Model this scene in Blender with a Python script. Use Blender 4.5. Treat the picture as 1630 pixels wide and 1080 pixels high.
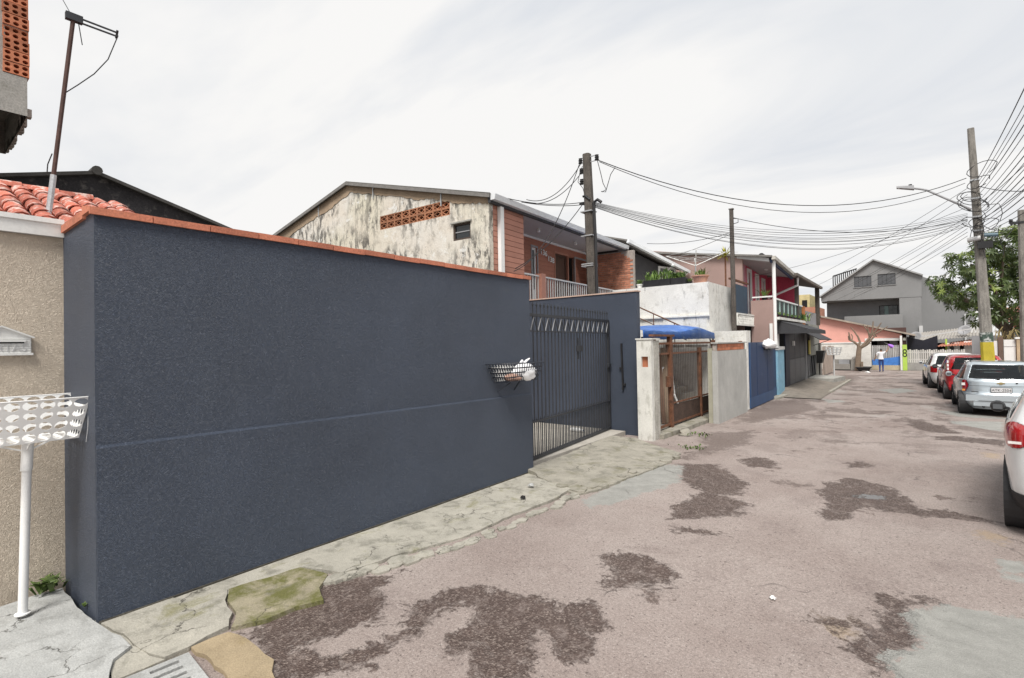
import bpy, bmesh, math, random
import numpy as np
from mathutils import Vector, Matrix, noise as mnoise
from mathutils.geometry import tessellate_polygon

for o in list(bpy.data.objects):
    bpy.data.objects.remove(o, do_unlink=True)
SC = bpy.context.scene
COL = SC.collection
R = math.radians

# ------------------------------------------------------------------ camera
CAM_H = 2.1; YAW = R(38.6); PITCH = R(.7); ROLL = R(1.0); FPX = 800.0
FWD = Vector((-math.sin(YAW)*math.cos(PITCH), math.cos(YAW)*math.cos(PITCH), math.sin(PITCH)))
_r0 = Vector((math.cos(YAW), math.sin(YAW), 0)); _u0 = _r0.cross(FWD)
RIGHT = _r0*math.cos(ROLL) - _u0*math.sin(ROLL)
UP = _r0*math.sin(ROLL) + _u0*math.cos(ROLL)
EYE = Vector((0, 0, CAM_H))
cd = bpy.data.cameras.new('camera'); cam = bpy.data.objects.new('camera', cd); COL.objects.link(cam)
cd.sensor_width = 36; cd.lens = FPX/1630*36; cd.clip_start = .05; cd.clip_end = 3000
cam.matrix_world = Matrix(((RIGHT.x, UP.x, -FWD.x, EYE.x), (RIGHT.y, UP.y, -FWD.y, EYE.y), (RIGHT.z, UP.z, -FWD.z, EYE.z), (0, 0, 0, 1)))
SC.camera = cam

# ------------------------------------------------------------------ sky, sun, exposure
SUN_EL = R(56); SUN_AZ = Vector((.38, -.92, 0)).normalized()
world = bpy.data.worlds.new('World'); SC.world = world; world.use_nodes = True
wn = world.node_tree.nodes; wl = world.node_tree.links
bg = wn['Background']; bg.inputs['Strength'].default_value = .1
sky = wn.new('ShaderNodeTexSky'); sky.sky_type = 'NISHITA'; sky.sun_disc = False
sky.sun_elevation = SUN_EL; sky.sun_rotation = math.atan2(SUN_AZ.x, SUN_AZ.y)
sky.dust_density = 2.0
tc = wn.new('ShaderNodeTexCoord')
sep = wn.new('ShaderNodeSeparateXYZ'); wl.new(tc.outputs['Generated'], sep.inputs[0])
# project the view direction on a cloud deck: (x, y) / (z + .25)
ad = wn.new('ShaderNodeMath'); ad.operation = 'ADD'; ad.inputs[1].default_value = .22; wl.new(sep.outputs['Z'], ad.inputs[0])
mx = wn.new('ShaderNodeMath'); mx.operation = 'MAXIMUM'; mx.inputs[1].default_value = .05; wl.new(ad.outputs[0], mx.inputs[0])
dx = wn.new('ShaderNodeMath'); dx.operation = 'DIVIDE'; wl.new(sep.outputs['X'], dx.inputs[0]); wl.new(mx.outputs[0], dx.inputs[1])
dy = wn.new('ShaderNodeMath'); dy.operation = 'DIVIDE'; wl.new(sep.outputs['Y'], dy.inputs[0]); wl.new(mx.outputs[0], dy.inputs[1])
cmb = wn.new('ShaderNodeCombineXYZ'); wl.new(dx.outputs[0], cmb.inputs[0]); wl.new(dy.outputs[0], cmb.inputs[1])
cmap = wn.new('ShaderNodeMapping'); wl.new(cmb.outputs[0], cmap.inputs[0])
cmap.inputs['Rotation'].default_value = (0, 0, R(-38)); cmap.inputs['Scale'].default_value = (.42, 1.0, 1); cmap.inputs['Location'].default_value = (11.26, 7.44, 0)
cn = wn.new('ShaderNodeTexNoise'); cn.inputs['Scale'].default_value = .95; cn.inputs['Detail'].default_value = 7; cn.inputs['Roughness'].default_value = .55
cn.inputs['Distortion'].default_value = .45
wl.new(cmap.outputs[0], cn.inputs['Vector'])
cr = wn.new('ShaderNodeValToRGB'); wl.new(cn.outputs['Fac'], cr.inputs[0])
cr.color_ramp.elements[0].position = .34; cr.color_ramp.elements[0].color = (.375, .400, .440, 1)
cr.color_ramp.elements[1].position = .51; cr.color_ramp.elements[1].color = (.545, .540, .533, 1)
sc8 = wn.new('ShaderNodeVectorMath'); sc8.operation = 'SCALE'; sc8.inputs['Scale'].default_value = 10.0
wl.new(cr.outputs[0], sc8.inputs[0])
mixs = wn.new('ShaderNodeMix'); mixs.data_type = 'RGBA'; mixs.inputs[0].default_value = .992
wl.new(sky.outputs[0], mixs.inputs['A']); wl.new(sc8.outputs[0], mixs.inputs['B'])
wl.new(mixs.outputs['Result'], bg.inputs['Color'])
sd = bpy.data.lights.new('sun', 'SUN'); sd.energy = 2.5; sd.angle = R(22); sd.color = (1, .965, .91)
so = bpy.data.objects.new('sun', sd); COL.objects.link(so)
_sv = Vector((SUN_AZ.x*math.cos(SUN_EL), SUN_AZ.y*math.cos(SUN_EL), math.sin(SUN_EL)))
so.rotation_euler = _sv.to_track_quat('Z', 'Y').to_euler(); so.location = (-10, -20, 40)
SC.view_settings.view_transform = 'Standard'; SC.view_settings.look = 'None'
SC.view_settings.exposure = .80; SC.view_settings.gamma = 1.0; SC.view_settings.use_curve_mapping = False
SC.render.engine = 'CYCLES'

# ------------------------------------------------------------------ photo pixel -> place
def ray(px, py): return FWD + RIGHT*((px-815)/FPX) + UP*((540-py)/FPX)
def GZ(px, py, z=0.0): d = ray(px, py); return EYE + d*((z-CAM_H)/d.z)
def GX(px, py, X): d = ray(px, py); return EYE + d*(X/d.x)
def GY(px, py, Y): d = ray(px, py); return EYE + d*(Y/d.y)
class Frame:
    """a house's own axes: x out to the street, y along the street, z up"""
    def __init__(s, x, y, rz=0): s.o = Vector((x, y, 0)); s.rz = rz; s.m = Matrix.Rotation(rz, 3, 'Z'); s.mi = s.m.inverted()
    def hit(s, px, py, axis, val):
        e = s.mi @ (EYE - s.o); d = s.mi @ ray(px, py); i = 'xyz'.index(axis)
        return e + d*((val-e[i])/d[i])

# ------------------------------------------------------------------ mesh helpers
class MB:
    def __init__(s): s.v = []; s.f = []
    def add(s, vs, fs):
        n = len(s.v); s.v += [tuple(p) for p in vs]; s.f += [tuple(i+n for i in f) for f in fs]; return s
    def box(s, x0, x1, y0, y1, z0, z1):
        return s.add([(x0,y0,z0),(x1,y0,z0),(x1,y1,z0),(x0,y1,z0),(x0,y0,z1),(x1,y0,z1),(x1,y1,z1),(x0,y1,z1)],
                     [(0,3,2,1),(4,5,6,7),(0,1,5,4),(1,2,6,5),(2,3,7,6),(3,0,4,7)])
    def bar(s, a, b, w, h=None, up=(0,0,1)):
        """square bar from a to b"""
        h = h or w; a = Vector(a); b = Vector(b); d = (b-a).normalized(); u = Vector(up)
        if abs(d.dot(u)) > .98: u = Vector((1,0,0))
        sx = d.cross(u).normalized(); uy = sx.cross(d).normalized(); vs = []
        for p in (a, b):
            for i, j in ((-1,-1),(1,-1),(1,1),(-1,1)): vs.append(p + sx*(i*w/2) + uy*(j*h/2))
        return s.add(vs, [(0,3,2,1),(4,5,6,7),(0,1,5,4),(1,2,6,5),(2,3,7,6),(3,0,4,7)])
    def tube(s, pts, r, n=8, cap=True):
        pts = [Vector(p) for p in pts]; rr = r if isinstance(r, (list, tuple)) else [r]*len(pts); rings = []
        prev = None
        for i, p in enumerate(pts):
            d = (pts[min(i+1, len(pts)-1)] - pts[max(i-1, 0)]).normalized()
            if prev is None:
                u = Vector((0,0,1)) if abs(d.z) < .9 else Vector((1,0,0)); sx = d.cross(u).normalized()
            else:
                sx = (prev - d*prev.dot(d)).normalized()
            prev = sx; uy = sx.cross(d)
            rings.append([p + (sx*math.cos(2*math.pi*k/n) + uy*math.sin(2*math.pi*k/n))*rr[i] for k in range(n)])
        vs = [q for r_ in rings for q in r_]; fs = []
        for i in range(len(pts)-1):
            for k in range(n):
                a = i*n+k; b = i*n+(k+1) % n; fs.append((a, b, b+n, a+n))
        if cap: fs.append(tuple(range(n))[::-1]); fs.append(tuple(range((len(pts)-1)*n, len(pts)*n)))
        return s.add(vs, fs)
    def lathe(s, prof, c=(0,0,0), axis='z', n=20):
        c = Vector(c); vs = []; fs = []
        for r_, h in prof:
            for k in range(n):
                a = 2*math.pi*k/n; u, v = r_*math.cos(a), r_*math.sin(a)
                vs.append(c + Vector({'z': (u, v, h), 'x': (h, u, v), 'y': (u, h, v)}[axis]))
        for i in range(len(prof)-1):
            for k in range(n):
                a = i*n+k; b = i*n+(k+1) % n; fs.append((a, b, b+n, a+n))
        return s.add(vs, fs)
    def slab(s, poly, z0, z1):
        """vertical prism over a plan polygon; z1 may be a function of the point"""
        zt = z1 if callable(z1) else (lambda x, y: z1)
        poly = [(p[0], p[1]) for p in poly]; n = len(poly)
        tri = tessellate_polygon([[Vector((x, y, 0)) for x, y in poly]])
        vs = [(x, y, zt(x, y)) for x, y in poly] + [(x, y, z0) for x, y in poly]
        fs = []
        for t in tri:
            a, b, c = [Vector((poly[i][0], poly[i][1], 0)) for i in t]
            t = t if (b-a).cross(c-a).z > 0 else (t[0], t[2], t[1])
            fs.append(tuple(t))
        fs += [(i, i+n, (i+1) % n+n, (i+1) % n) for i in range(n)]
        return s.add(vs, fs)
    def plate(s, outline, holes, mp, t):
        """flat wall from a 2-D outline with holes; mp(u, v, d) -> point, d from 0 (face) to -t (back)"""
        loops = [outline] + list(holes); flat = [p for l in loops for p in l]
        tri = tessellate_polygon([[Vector((u, v, 0)) for u, v in l] for l in loops]); n = len(flat)
        vs = [mp(u, v, 0) for u, v in flat] + [mp(u, v, -t) for u, v in flat]
        fs = [tuple(x) for x in tri] + [tuple(i+n for i in x[::-1]) for x in tri]
        k = 0
        for l in loops:
            m = len(l); fs += [(k+i, k+(i+1) % m, k+(i+1) % m+n, k+i+n) for i in range(m)]; k += m
        return s.add(vs, fs)
    def mesh(s, name, mat, off=(0,0,0), smooth=False, fix=True):
        me = bpy.data.meshes.new(name); o = Vector(off)
        me.from_pydata([tuple(Vector(p)-o) for p in s.v], [], s.f); me.update()
        if fix:
            b = bmesh.new(); b.from_mesh(me); bmesh.ops.recalc_face_normals(b, faces=b.faces[:]); b.to_mesh(me); b.free()
        if mat: me.materials.append(mat)
        if smooth:
            me.polygons.foreach_set('use_smooth', [True]*len(me.polygons))
            try: me.set_sharp_from_angle(angle=R(smooth if smooth is not True else 40))
            except Exception: pass
        return me
def link(name, me, parent=None):
    o = bpy.data.objects.new(name, me); COL.objects.link(o)
    if parent is not None: o.parent = parent
    return o
def tag(o, label=None, cat=None, group=None, kind=None):
    if label: o['label'] = label
    if cat: o['category'] = cat
    if group: o['group'] = group
    if kind: o['kind'] = kind
    return o
ORIGIN = {}
def thing(name, label, cat, loc=(0,0,0), rz=0, group=None):
    o = bpy.data.objects.new(name, None); COL.objects.link(o); o.empty_display_size = .2
    o.location = loc; o.rotation_euler = (0, 0, rz); tag(o, label, cat, group)
    return o
def part(name, mb, mat, parent, local=False, smooth=False, sub=None, kind=None):
    """mesh part; coordinates are world ones unless local. sub: the part it is a sub-part of"""
    off = (0,0,0) if local else parent.location
    o = link(name, mb.mesh(name, mat, off, smooth), sub or parent)
    if kind: o['kind'] = kind
    return o
def solo(name, mb, mat, label=None, cat=None, group=None, kind=None, smooth=False):
    """a thing that is one mesh; origin at its base centre"""
    v = np.array(mb.v); c = ((v[:,0].min()+v[:,0].max())/2, (v[:,1].min()+v[:,1].max())/2, v[:,2].min())
    o = link(name, mb.mesh(name, mat, c, smooth)); o.location = c
    return tag(o, label, cat, group, kind)
def piece(name, me, parent, loc, rot=(0,0,0), scale=(1,1,1)):
    """shared-mesh piece at a place in the parent's axes"""
    o = link(name, me, parent); o.location = loc; o.rotation_euler = rot; o.scale = scale
    return o
def text_mb(txt, size, mp, ext=.004):
    """lettering as mesh: mp(u, v, d) -> point"""
    c = bpy.data.curves.new('t', 'FONT'); c.body = txt; c.size = size; c.extrude = ext; c.align_x = 'CENTER'; c.align_y = 'CENTER'
    o = bpy.data.objects.new('t', c); COL.objects.link(o)
    me = bpy.data.meshes.new_from_object(o.evaluated_get(bpy.context.evaluated_depsgraph_get()))
    mb = MB(); mb.add([mp(v.co.x, v.co.y, v.co.z) for v in me.vertices], [tuple(p.vertices) for p in me.polygons])
    bpy.data.objects.remove(o); bpy.data.curves.remove(c); bpy.data.meshes.remove(me)
    return mb

# ------------------------------------------------------------------ materials
def nd(nt, t, **kw):
    n = nt.nodes.new(t)
    for k, v in kw.items():
        if k in n.inputs: n.inputs[k].default_value = v
        else: setattr(n, k, v)
    return n
def ramp(nt, fac, p0, p1, c0=(0,0,0,1), c1=(1,1,1,1)):
    n = nt.nodes.new('ShaderNodeValToRGB'); nt.links.new(fac, n.inputs[0]); e = n.color_ramp.elements
    e[0].position = p0; e[1].position = p1; e[0].color = c0; e[1].color = c1
    return n.outputs[0]
def mixc(nt, fac, a, b, mode='MIX'):
    n = nt.nodes.new('ShaderNodeMix'); n.data_type = 'RGBA'; n.blend_type = mode
    for s, x in ((n.inputs[0], fac), (n.inputs['A'], a), (n.inputs['B'], b)):
        if hasattr(x, 'links'): nt.links.new(x, s)
        else: s.default_value = x if not isinstance(x, tuple) else (*x[:3], 1)
    return n.outputs['Result']
def math_(nt, op, a, b=0.0, clamp=False):
    n = nt.nodes.new('ShaderNodeMath'); n.operation = op; n.use_clamp = clamp
    for s, x in ((n.inputs[0], a), (n.inputs[1], b)):
        if hasattr(x, 'links'): nt.links.new(x, s)
        else: s.default_value = x
    return n.outputs[0]
def noise(nt, pos, scale, detail=4, rough=.6, dist=0.0, stretch=None):
    if stretch:
        m = nd(nt, 'ShaderNodeMapping'); m.inputs['Scale'].default_value = stretch; nt.links.new(pos, m.inputs[0]); pos = m.outputs[0]
    n = nd(nt, 'ShaderNodeTexNoise', Scale=scale, Detail=detail, Roughness=rough, Distortion=dist); nt.links.new(pos, n.inputs['Vector'])
    return n.outputs['Fac']
def begin(name):
    m = bpy.data.materials.new(name); m.use_nodes = True; nt = m.node_tree
    b = nt.nodes['Principled BSDF']; g = nd(nt, 'ShaderNodeNewGeometry')
    return m, nt, b, g.outputs['Position']
def bump_(nt, b, h, strength, dist=.01, prev=None):
    n = nd(nt, 'ShaderNodeBump', Strength=strength, Distance=dist); nt.links.new(h, n.inputs['Height'])
    if prev is not None: nt.links.new(prev, n.inputs['Normal'])
    nt.links.new(n.outputs[0], b.inputs['Normal']); return n.outputs[0]
def M(name, col, rough=.8, var=.25, vs=1.5, fine=.15, fs=45, bump=.25, bs=70, bd=.006, stains=(), metal=0, rnd=0.0, coat=0, spec=.4):
    m, nt, b, pos = begin(name)
    n1 = noise(nt, pos, vs, 5, .65); n2 = noise(nt, pos, fs, 3, .6)
    lo = tuple(c*(1-var) for c in col); hi = tuple(min(1, c*(1+var)) for c in col)
    c = mixc(nt, ramp(nt, n1, .3, .7), lo, hi)
    f2 = ramp(nt, n2, .3, .7, (1-fine,)*3+(1,), (1+fine,)*3+(1,))
    c = mixc(nt, 1.0, c, f2, 'MULTIPLY')
    for scol, ssc, p0, p1, amt, st in stains:
        k = ramp(nt, noise(nt, pos, ssc, 6, .68, .2, st), p0, p1); k = math_(nt, 'MULTIPLY', k, amt)
        c = mixc(nt, k, c, scol)
    if rnd:
        oi = nd(nt, 'ShaderNodeObjectInfo'); k = ramp(nt, oi.outputs['Random'], 0, 1, (1-rnd,)*3+(1,), (1+rnd,)*3+(1,))
        c = mixc(nt, 1.0, c, k, 'MULTIPLY')
    nt.links.new(c, b.inputs['Base Color'])
    b.inputs['Roughness'].default_value = rough; b.inputs['Metallic'].default_value = metal
    b.inputs['Specular IOR Level'].default_value = spec
    if coat: b.inputs['Coat Weight'].default_value = coat; b.inputs['Coat Roughness'].default_value = .06
    if bump: bump_(nt, b, noise(nt, pos, bs, 4, .65), bump, bd)
    return m
def stucco(name, col, scale, strength, dist, stains=(), var=.13):
    """thick rolled render with short worm-like ridges"""
    m, nt, b, pos = begin(name)
    c = mixc(nt, ramp(nt, noise(nt, pos, .9, 5, .6), .3, .7), tuple(x*(1-var) for x in col), tuple(x*(1+var) for x in col))
    for scol, ssc, p0, p1, amt, st in stains:
        k = math_(nt, 'MULTIPLY', ramp(nt, noise(nt, pos, ssc, 6, .68, .2, st), p0, p1), amt); c = mixc(nt, k, c, scol)
    w = noise(nt, pos, scale, 2, .5, 2.2)
    w = math_(nt, 'ABSOLUTE', math_(nt, 'SUBTRACT', w, .5)); w = ramp(nt, w, 0, .12)
    fine = noise(nt, pos, scale*5, 3, .6)
    h = math_(nt, 'ADD', w, math_(nt, 'MULTIPLY', fine, .7))
    nt.links.new(c, b.inputs['Base Color']); b.inputs['Roughness'].default_value = .5; b.inputs['Specular IOR Level'].default_value = .45
    bump_(nt, b, h, strength, dist)
    return m
def glass(name, tint=(.5,.55,.56), opac=.55, dark=(.02,.025,.028)):
    m, nt, b, pos = begin(name)
    b.inputs['Base Color'].default_value = (*dark, 1); b.inputs['Roughness'].default_value = .04; b.inputs['Specular IOR Level'].default_value = .7
    t = nd(nt, 'ShaderNodeBsdfTransparent'); t.inputs['Color'].default_value = (*tint, 1)
    mx_ = nd(nt, 'ShaderNodeMixShader'); mx_.inputs[0].default_value = opac
    nt.links.new(t.outputs[0], mx_.inputs[1]); nt.links.new(b.outputs[0], mx_.inputs[2])
    nt.links.new(mx_.outputs[0], nt.nodes['Material Output'].inputs['Surface'])
    return m
BLK = (.012,.012,.013)
STREAK = (7, 7, .7)
navy = stucco('navy_render', (.057,.073,.108), 44, .78, .009, [((.066,.082,.114), 1.6, .5, .75, .5, (1.5,1.5,.4)), ((.050,.060,.086), 3, .55, .8, .5, STREAK), ((.12,.13,.15), 2.5, .66, .8, .35, (1,1,2.2))])
beige = stucco('beige_render', (.63,.54,.435), 32, .65, .012, [((.42,.34,.26), 2, .55, .8, .4, STREAK)])
terra = M('terracotta_coping', (.46,.165,.10), .75, .2, 3, .2, 60, .4, 50, stains=[((.16,.08,.06), 9, .58, .75, .8, None), ((.6,.3,.2), 14, .62, .8, .6, None)], rnd=.18)
rooftile = M('roof_tile', (.40,.115,.075), .75, .3, 4, .25, 50, .3, 50, stains=[((.70,.60,.55), 9, .51, .64, .8, (1,1,1)), ((.09,.05,.045), 12, .55, .72, .7, None)], rnd=.22)
brickm = M('red_brick', (.44,.19,.12), .85, .25, 5, .25, 70, .4, 60, stains=[((.55,.42,.35), 12, .6, .8, .6, None), ((.12,.07,.05), 8, .6, .8, .6, None)], rnd=.28)
brickor = M('orange_brick', (.46,.17,.09), .85, .2, 5, .2, 70, .4, 60, stains=[((.5,.36,.28), 12, .6, .8, .5, None), ((.22,.12,.09), 8, .6, .8, .5, None)], rnd=.22)
mortar = M('mortar', (.34,.30,.27), .95, .25, 8, .25, 60, .5, 60)
conc = M('concrete', (.36,.35,.325), .9, .2, 2, .22, 40, .4, 60, stains=[((.16,.16,.13), 3, .52, .72, .65, None), ((.52,.50,.46), 5, .58, .75, .5, None)])
concdk = M('weathered_concrete', (.20,.19,.17), .92, .25, 2, .2, 40, .4, 60, stains=[((.07,.07,.062), 4, .5, .7, .7, STREAK), ((.36,.34,.31), 5, .6, .75, .6, None)])
polem = M('pole_concrete', (.22,.205,.185), .9, .22, 3, .25, 50, .5, 40, stains=[((.07,.066,.058), 3, .48, .68, .7, (4,4,.8)), ((.4,.38,.34), 7, .6, .78, .5, None)])
poledark = M('old_pole', (.09,.078,.068), .9, .3, 3, .3, 40, .5, 40, stains=[((.2,.18,.15), 6, .56, .75, .6, (5,5,.8)), ((.03,.028,.026), 4, .5, .7, .6, (5,5,.8))])
white = M('white_paint', (.74,.74,.72), .6, .07, 2, .05, 40, .1, 60, stains=[((.42,.41,.38), 4, .6, .8, .5, STREAK)])
cleanw = M('white_enamel', (.80,.80,.79), .4, .04, 3, .03, 40, .05, 60, stains=[((.4,.34,.28), 16, .68, .78, .6, None)])
graym = M('grey_paint', (.30,.30,.31), .6, .1, 2, .06, 40, .1, 60)
cgray = M('light_grey', (.52,.52,.52), .6, .1, 2, .06, 40, .1, 60)
black = M('black_metal', (.022,.022,.024), .45, .3, 4, .2, 50, .1, 60)
rubber = M('rubber', (.022,.022,.023), .8, .2, 4, .2, 60, .3, 90)
gatem = M('dark_gate_metal', (.034,.036,.042), .45, .3, 6, .2, 60, .15, 60)
rust = M('rusty_metal', (.15,.065,.035), .85, .35, 6, .3, 50, .4, 60, stains=[((.05,.03,.022), 9, .5, .7, .8, None), ((.3,.13,.06), 14, .6, .75, .7, None)])
galv = M('galvanised', (.45,.46,.47), .45, .2, 5, .1, 40, .1, 60, metal=.5)
wirem = M('cable_black', (.022,.022,.024), .7, .2, 4, 0, 50, 0)
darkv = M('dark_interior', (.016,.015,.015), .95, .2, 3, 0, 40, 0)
# ================================================================== GROUND AND ROAD
solo('ground', MB().add([(-900,-900,-.07),(900,-900,-.07),(900,900,-.07),(-900,900,-.07)], [(0,1,2,3)]), concdk, kind='structure')

def crop(pts, ox, oy, s): return [(ox+x/s, oy+y/s) for x, y in pts]
S4, S5 = 1630/730, 1308/630
DARK = [
 crop([(0,690),(150,600),(280,545),(450,520),(560,500),(440,570),(480,680),(380,710),(280,740),(130,780),(290,810),(400,780),(540,720),(560,640),(680,580),(800,560),(960,600),(1100,620),(1200,620),(1250,680),(1200,790),(1130,820),(1070,780),(1030,720),(1000,800),(960,870),(850,893),(790,860),(800,780),(720,800),(690,740),(780,700),(800,660),(740,630),(650,650),(640,690),(560,740),(430,830),(330,860),(250,890),(90,893),(80,820),(0,770)], 400, 680, S4),
 crop([(1230,450),(1330,435),(1420,460),(1500,520),(1480,550),(1380,560),(1300,565),(1260,540),(1280,500)], 400, 680, S4),
 crop([(170,370),(290,370),(330,400),(400,430),(370,470),(300,470),(390,500),(350,540),(250,545),(150,550),(150,510),(200,480),(250,460),(180,420)], 1000, 560, S5),
 crop([(650,430),(720,415),(830,430),(890,460),(960,515),(1060,520),(1150,540),(1250,560),(1100,552),(950,535),(760,505),(740,545),(650,560),(640,545),(660,490),(630,470)], 1000, 560, S5),
 crop([(150,575),(260,590),(330,590),(330,610),(270,605),(180,592)], 1000, 560, S5),
 crop([(370,355),(430,345),(490,365),(490,380),(400,375)], 1000, 560, S5),
 crop([(1000,275),(1120,280),(1240,290),(1240,310),(1130,297),(1020,290)], 1000, 560, S5),
 crop([(920,220),(1040,245),(1100,270),(1000,265),(930,245)], 1000, 560, S5),
 crop([(720,370),(760,358),(795,370),(780,382),(730,380)], 1000, 560, S5),
 crop([(840,800),(900,800),(1040,825),(930,840),(920,880),(960,930),(950,980),(870,985),(840,1010),(870,1070),(830,1060),(740,980),(800,960),(780,920),(600,890),(640,870),(760,890),(830,900)], 1000, 560, S5),
 crop([(250,270),(420,260),(400,300),(300,330),(180,350),(250,310)], 1000, 560, S5),
 crop([(440,165),(560,155),(640,190),(520,215),(400,235),(360,225)], 1000, 560, S5),
 crop([(640,292),(700,285),(760,300),(700,303)], 1000, 560, S5),
 crop([(500,430),(560,430),(650,447),(560,442)], 1000, 560, S5),
 crop([(900,165),(960,168),(1020,178),(960,176)], 1000, 560, S5),
 crop([(1030,180),(1060,205),(1080,240),(1060,238),(1040,210)], 1000, 560, S5),
 crop([(690,75),(760,80),(740,110),(650,120),(700,95)], 1000, 560, S5),
 crop([(1100,170),(1308,180),(1308,228),(1200,220),(1120,208)], 1000, 560, S5),
]
PALE = [
 crop([(930,835),(1050,830),(1308,880),(1500,940),(1500,1200),(870,1200),(860,1060),(850,1000),(960,960),(915,880)], 1000, 560, S5),
 [(925,795),(985,765),(1050,740),(1090,740),(1080,768),(1000,795),(940,808)],
 crop([(1060,230),(1240,230),(1240,265),(1080,240)], 1000, 560, S5),
 crop([(1220,680),(1308,690),(1308,760),(1230,740)], 1000, 560, S5),
 crop([(820,125),(900,120),(960,130),(880,138)], 1000, 560, S5),
 crop([(640,155),(700,160),(720,166),(660,168)], 1000, 560, S5),
 crop([(980,190),(1090,200),(1300,225),(1090,215)], 1000, 560, S5),
]
YELLOW = [crop([(1180,590),(1250,610),(1230,640),(1150,600)], 1000, 560, S5), crop([(1170,330),(1230,335),(1220,350),(1180,348)], 1000, 560, S5),
          crop([(640,870),(760,890),(780,920),(720,930),(620,900)], 1000, 560, S5)]
def world_poly(p): return np.array([GZ(x, y)[:2] for x, y in p])
def sdf(P, poly):
    d = np.full(len(P), 1e9); ins = np.zeros(len(P), bool); n = len(poly)
    for i in range(n):
        a = poly[i]; b = poly[(i+1) % n]; e = b-a; w = P-a
        t = np.clip((w@e)/(e@e+1e-12), 0, 1); d = np.minimum(d, np.hypot(*(w-t[:,None]*e).T))
        c = ((a[1] > P[:,1]) != (b[1] > P[:,1])) & (P[:,0] < (b[0]-a[0])*(P[:,1]-a[1])/((b[1]-a[1])+1e-12)+a[0]); ins ^= c
    return np.where(ins, d, -d)
ys = [-6.0]
while ys[-1] < 42: ys.append(ys[-1] + (.04 if 1 < ys[-1] < 8 else .4 if ys[-1] < 1 else .04+.012*(ys[-1]-8)))
ys = np.array(ys); xs = np.concatenate([np.arange(-5.2, 3.0, .045), np.arange(3.0, 10, .25)])
GXX, GYY = np.meshgrid(xs, ys); P2 = np.stack([GXX.ravel(), GYY.ravel()], 1)
def field(polys, grow=lambda p: 0):
    f = np.full(len(P2), -9.0)
    for p in polys:
        w = world_poly(p); lo = w.min(0)-1.2; hi = w.max(0)+1.2
        k = ((P2 > lo) & (P2 < hi)).all(1); f[k] = np.maximum(f[k], sdf(P2[k], w))
    return f
FARD = DARK[10:]
fd, fp, fy = field(DARK[:10]), field(PALE), field(YELLOW)
ff = field(FARD); fw_ = field([[(1352,788),(1362,781),(1385,780),(1408,784),(1425,793),(1400,797),(1372,795)]])
def rip(x, y): return .018*mnoise.noise((x*.5, y*.4, 3)) + .008*mnoise.noise((x*1.7, y*1.7, 9))
zz = np.array([rip(x, y) for x, y in P2]) - .006*np.clip(fd*20, 0, 1)
nx_, ny_ = len(xs), len(ys)
me = bpy.data.meshes.new('road')
idx = np.arange(nx_*ny_).reshape(ny_, nx_)
quads = np.stack([idx[:-1,:-1], idx[:-1,1:], idx[1:,1:], idx[1:,:-1]], -1).reshape(-1, 4)
me.from_pydata(np.column_stack([P2, zz-.012]).tolist(), [], quads.tolist()); me.update()
for nm, f in (('dark', fd), ('pale', fp), ('yellow', fy), ('far', ff), ('wet', fw_)):
    at = me.attributes.new(nm, 'FLOAT', 'POINT'); at.data.foreach_set('value', f.astype(np.float32))
me.polygons.foreach_set('use_smooth', [True]*len(me.polygons))
road = link('road', me); tag(road, kind='structure')
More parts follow.
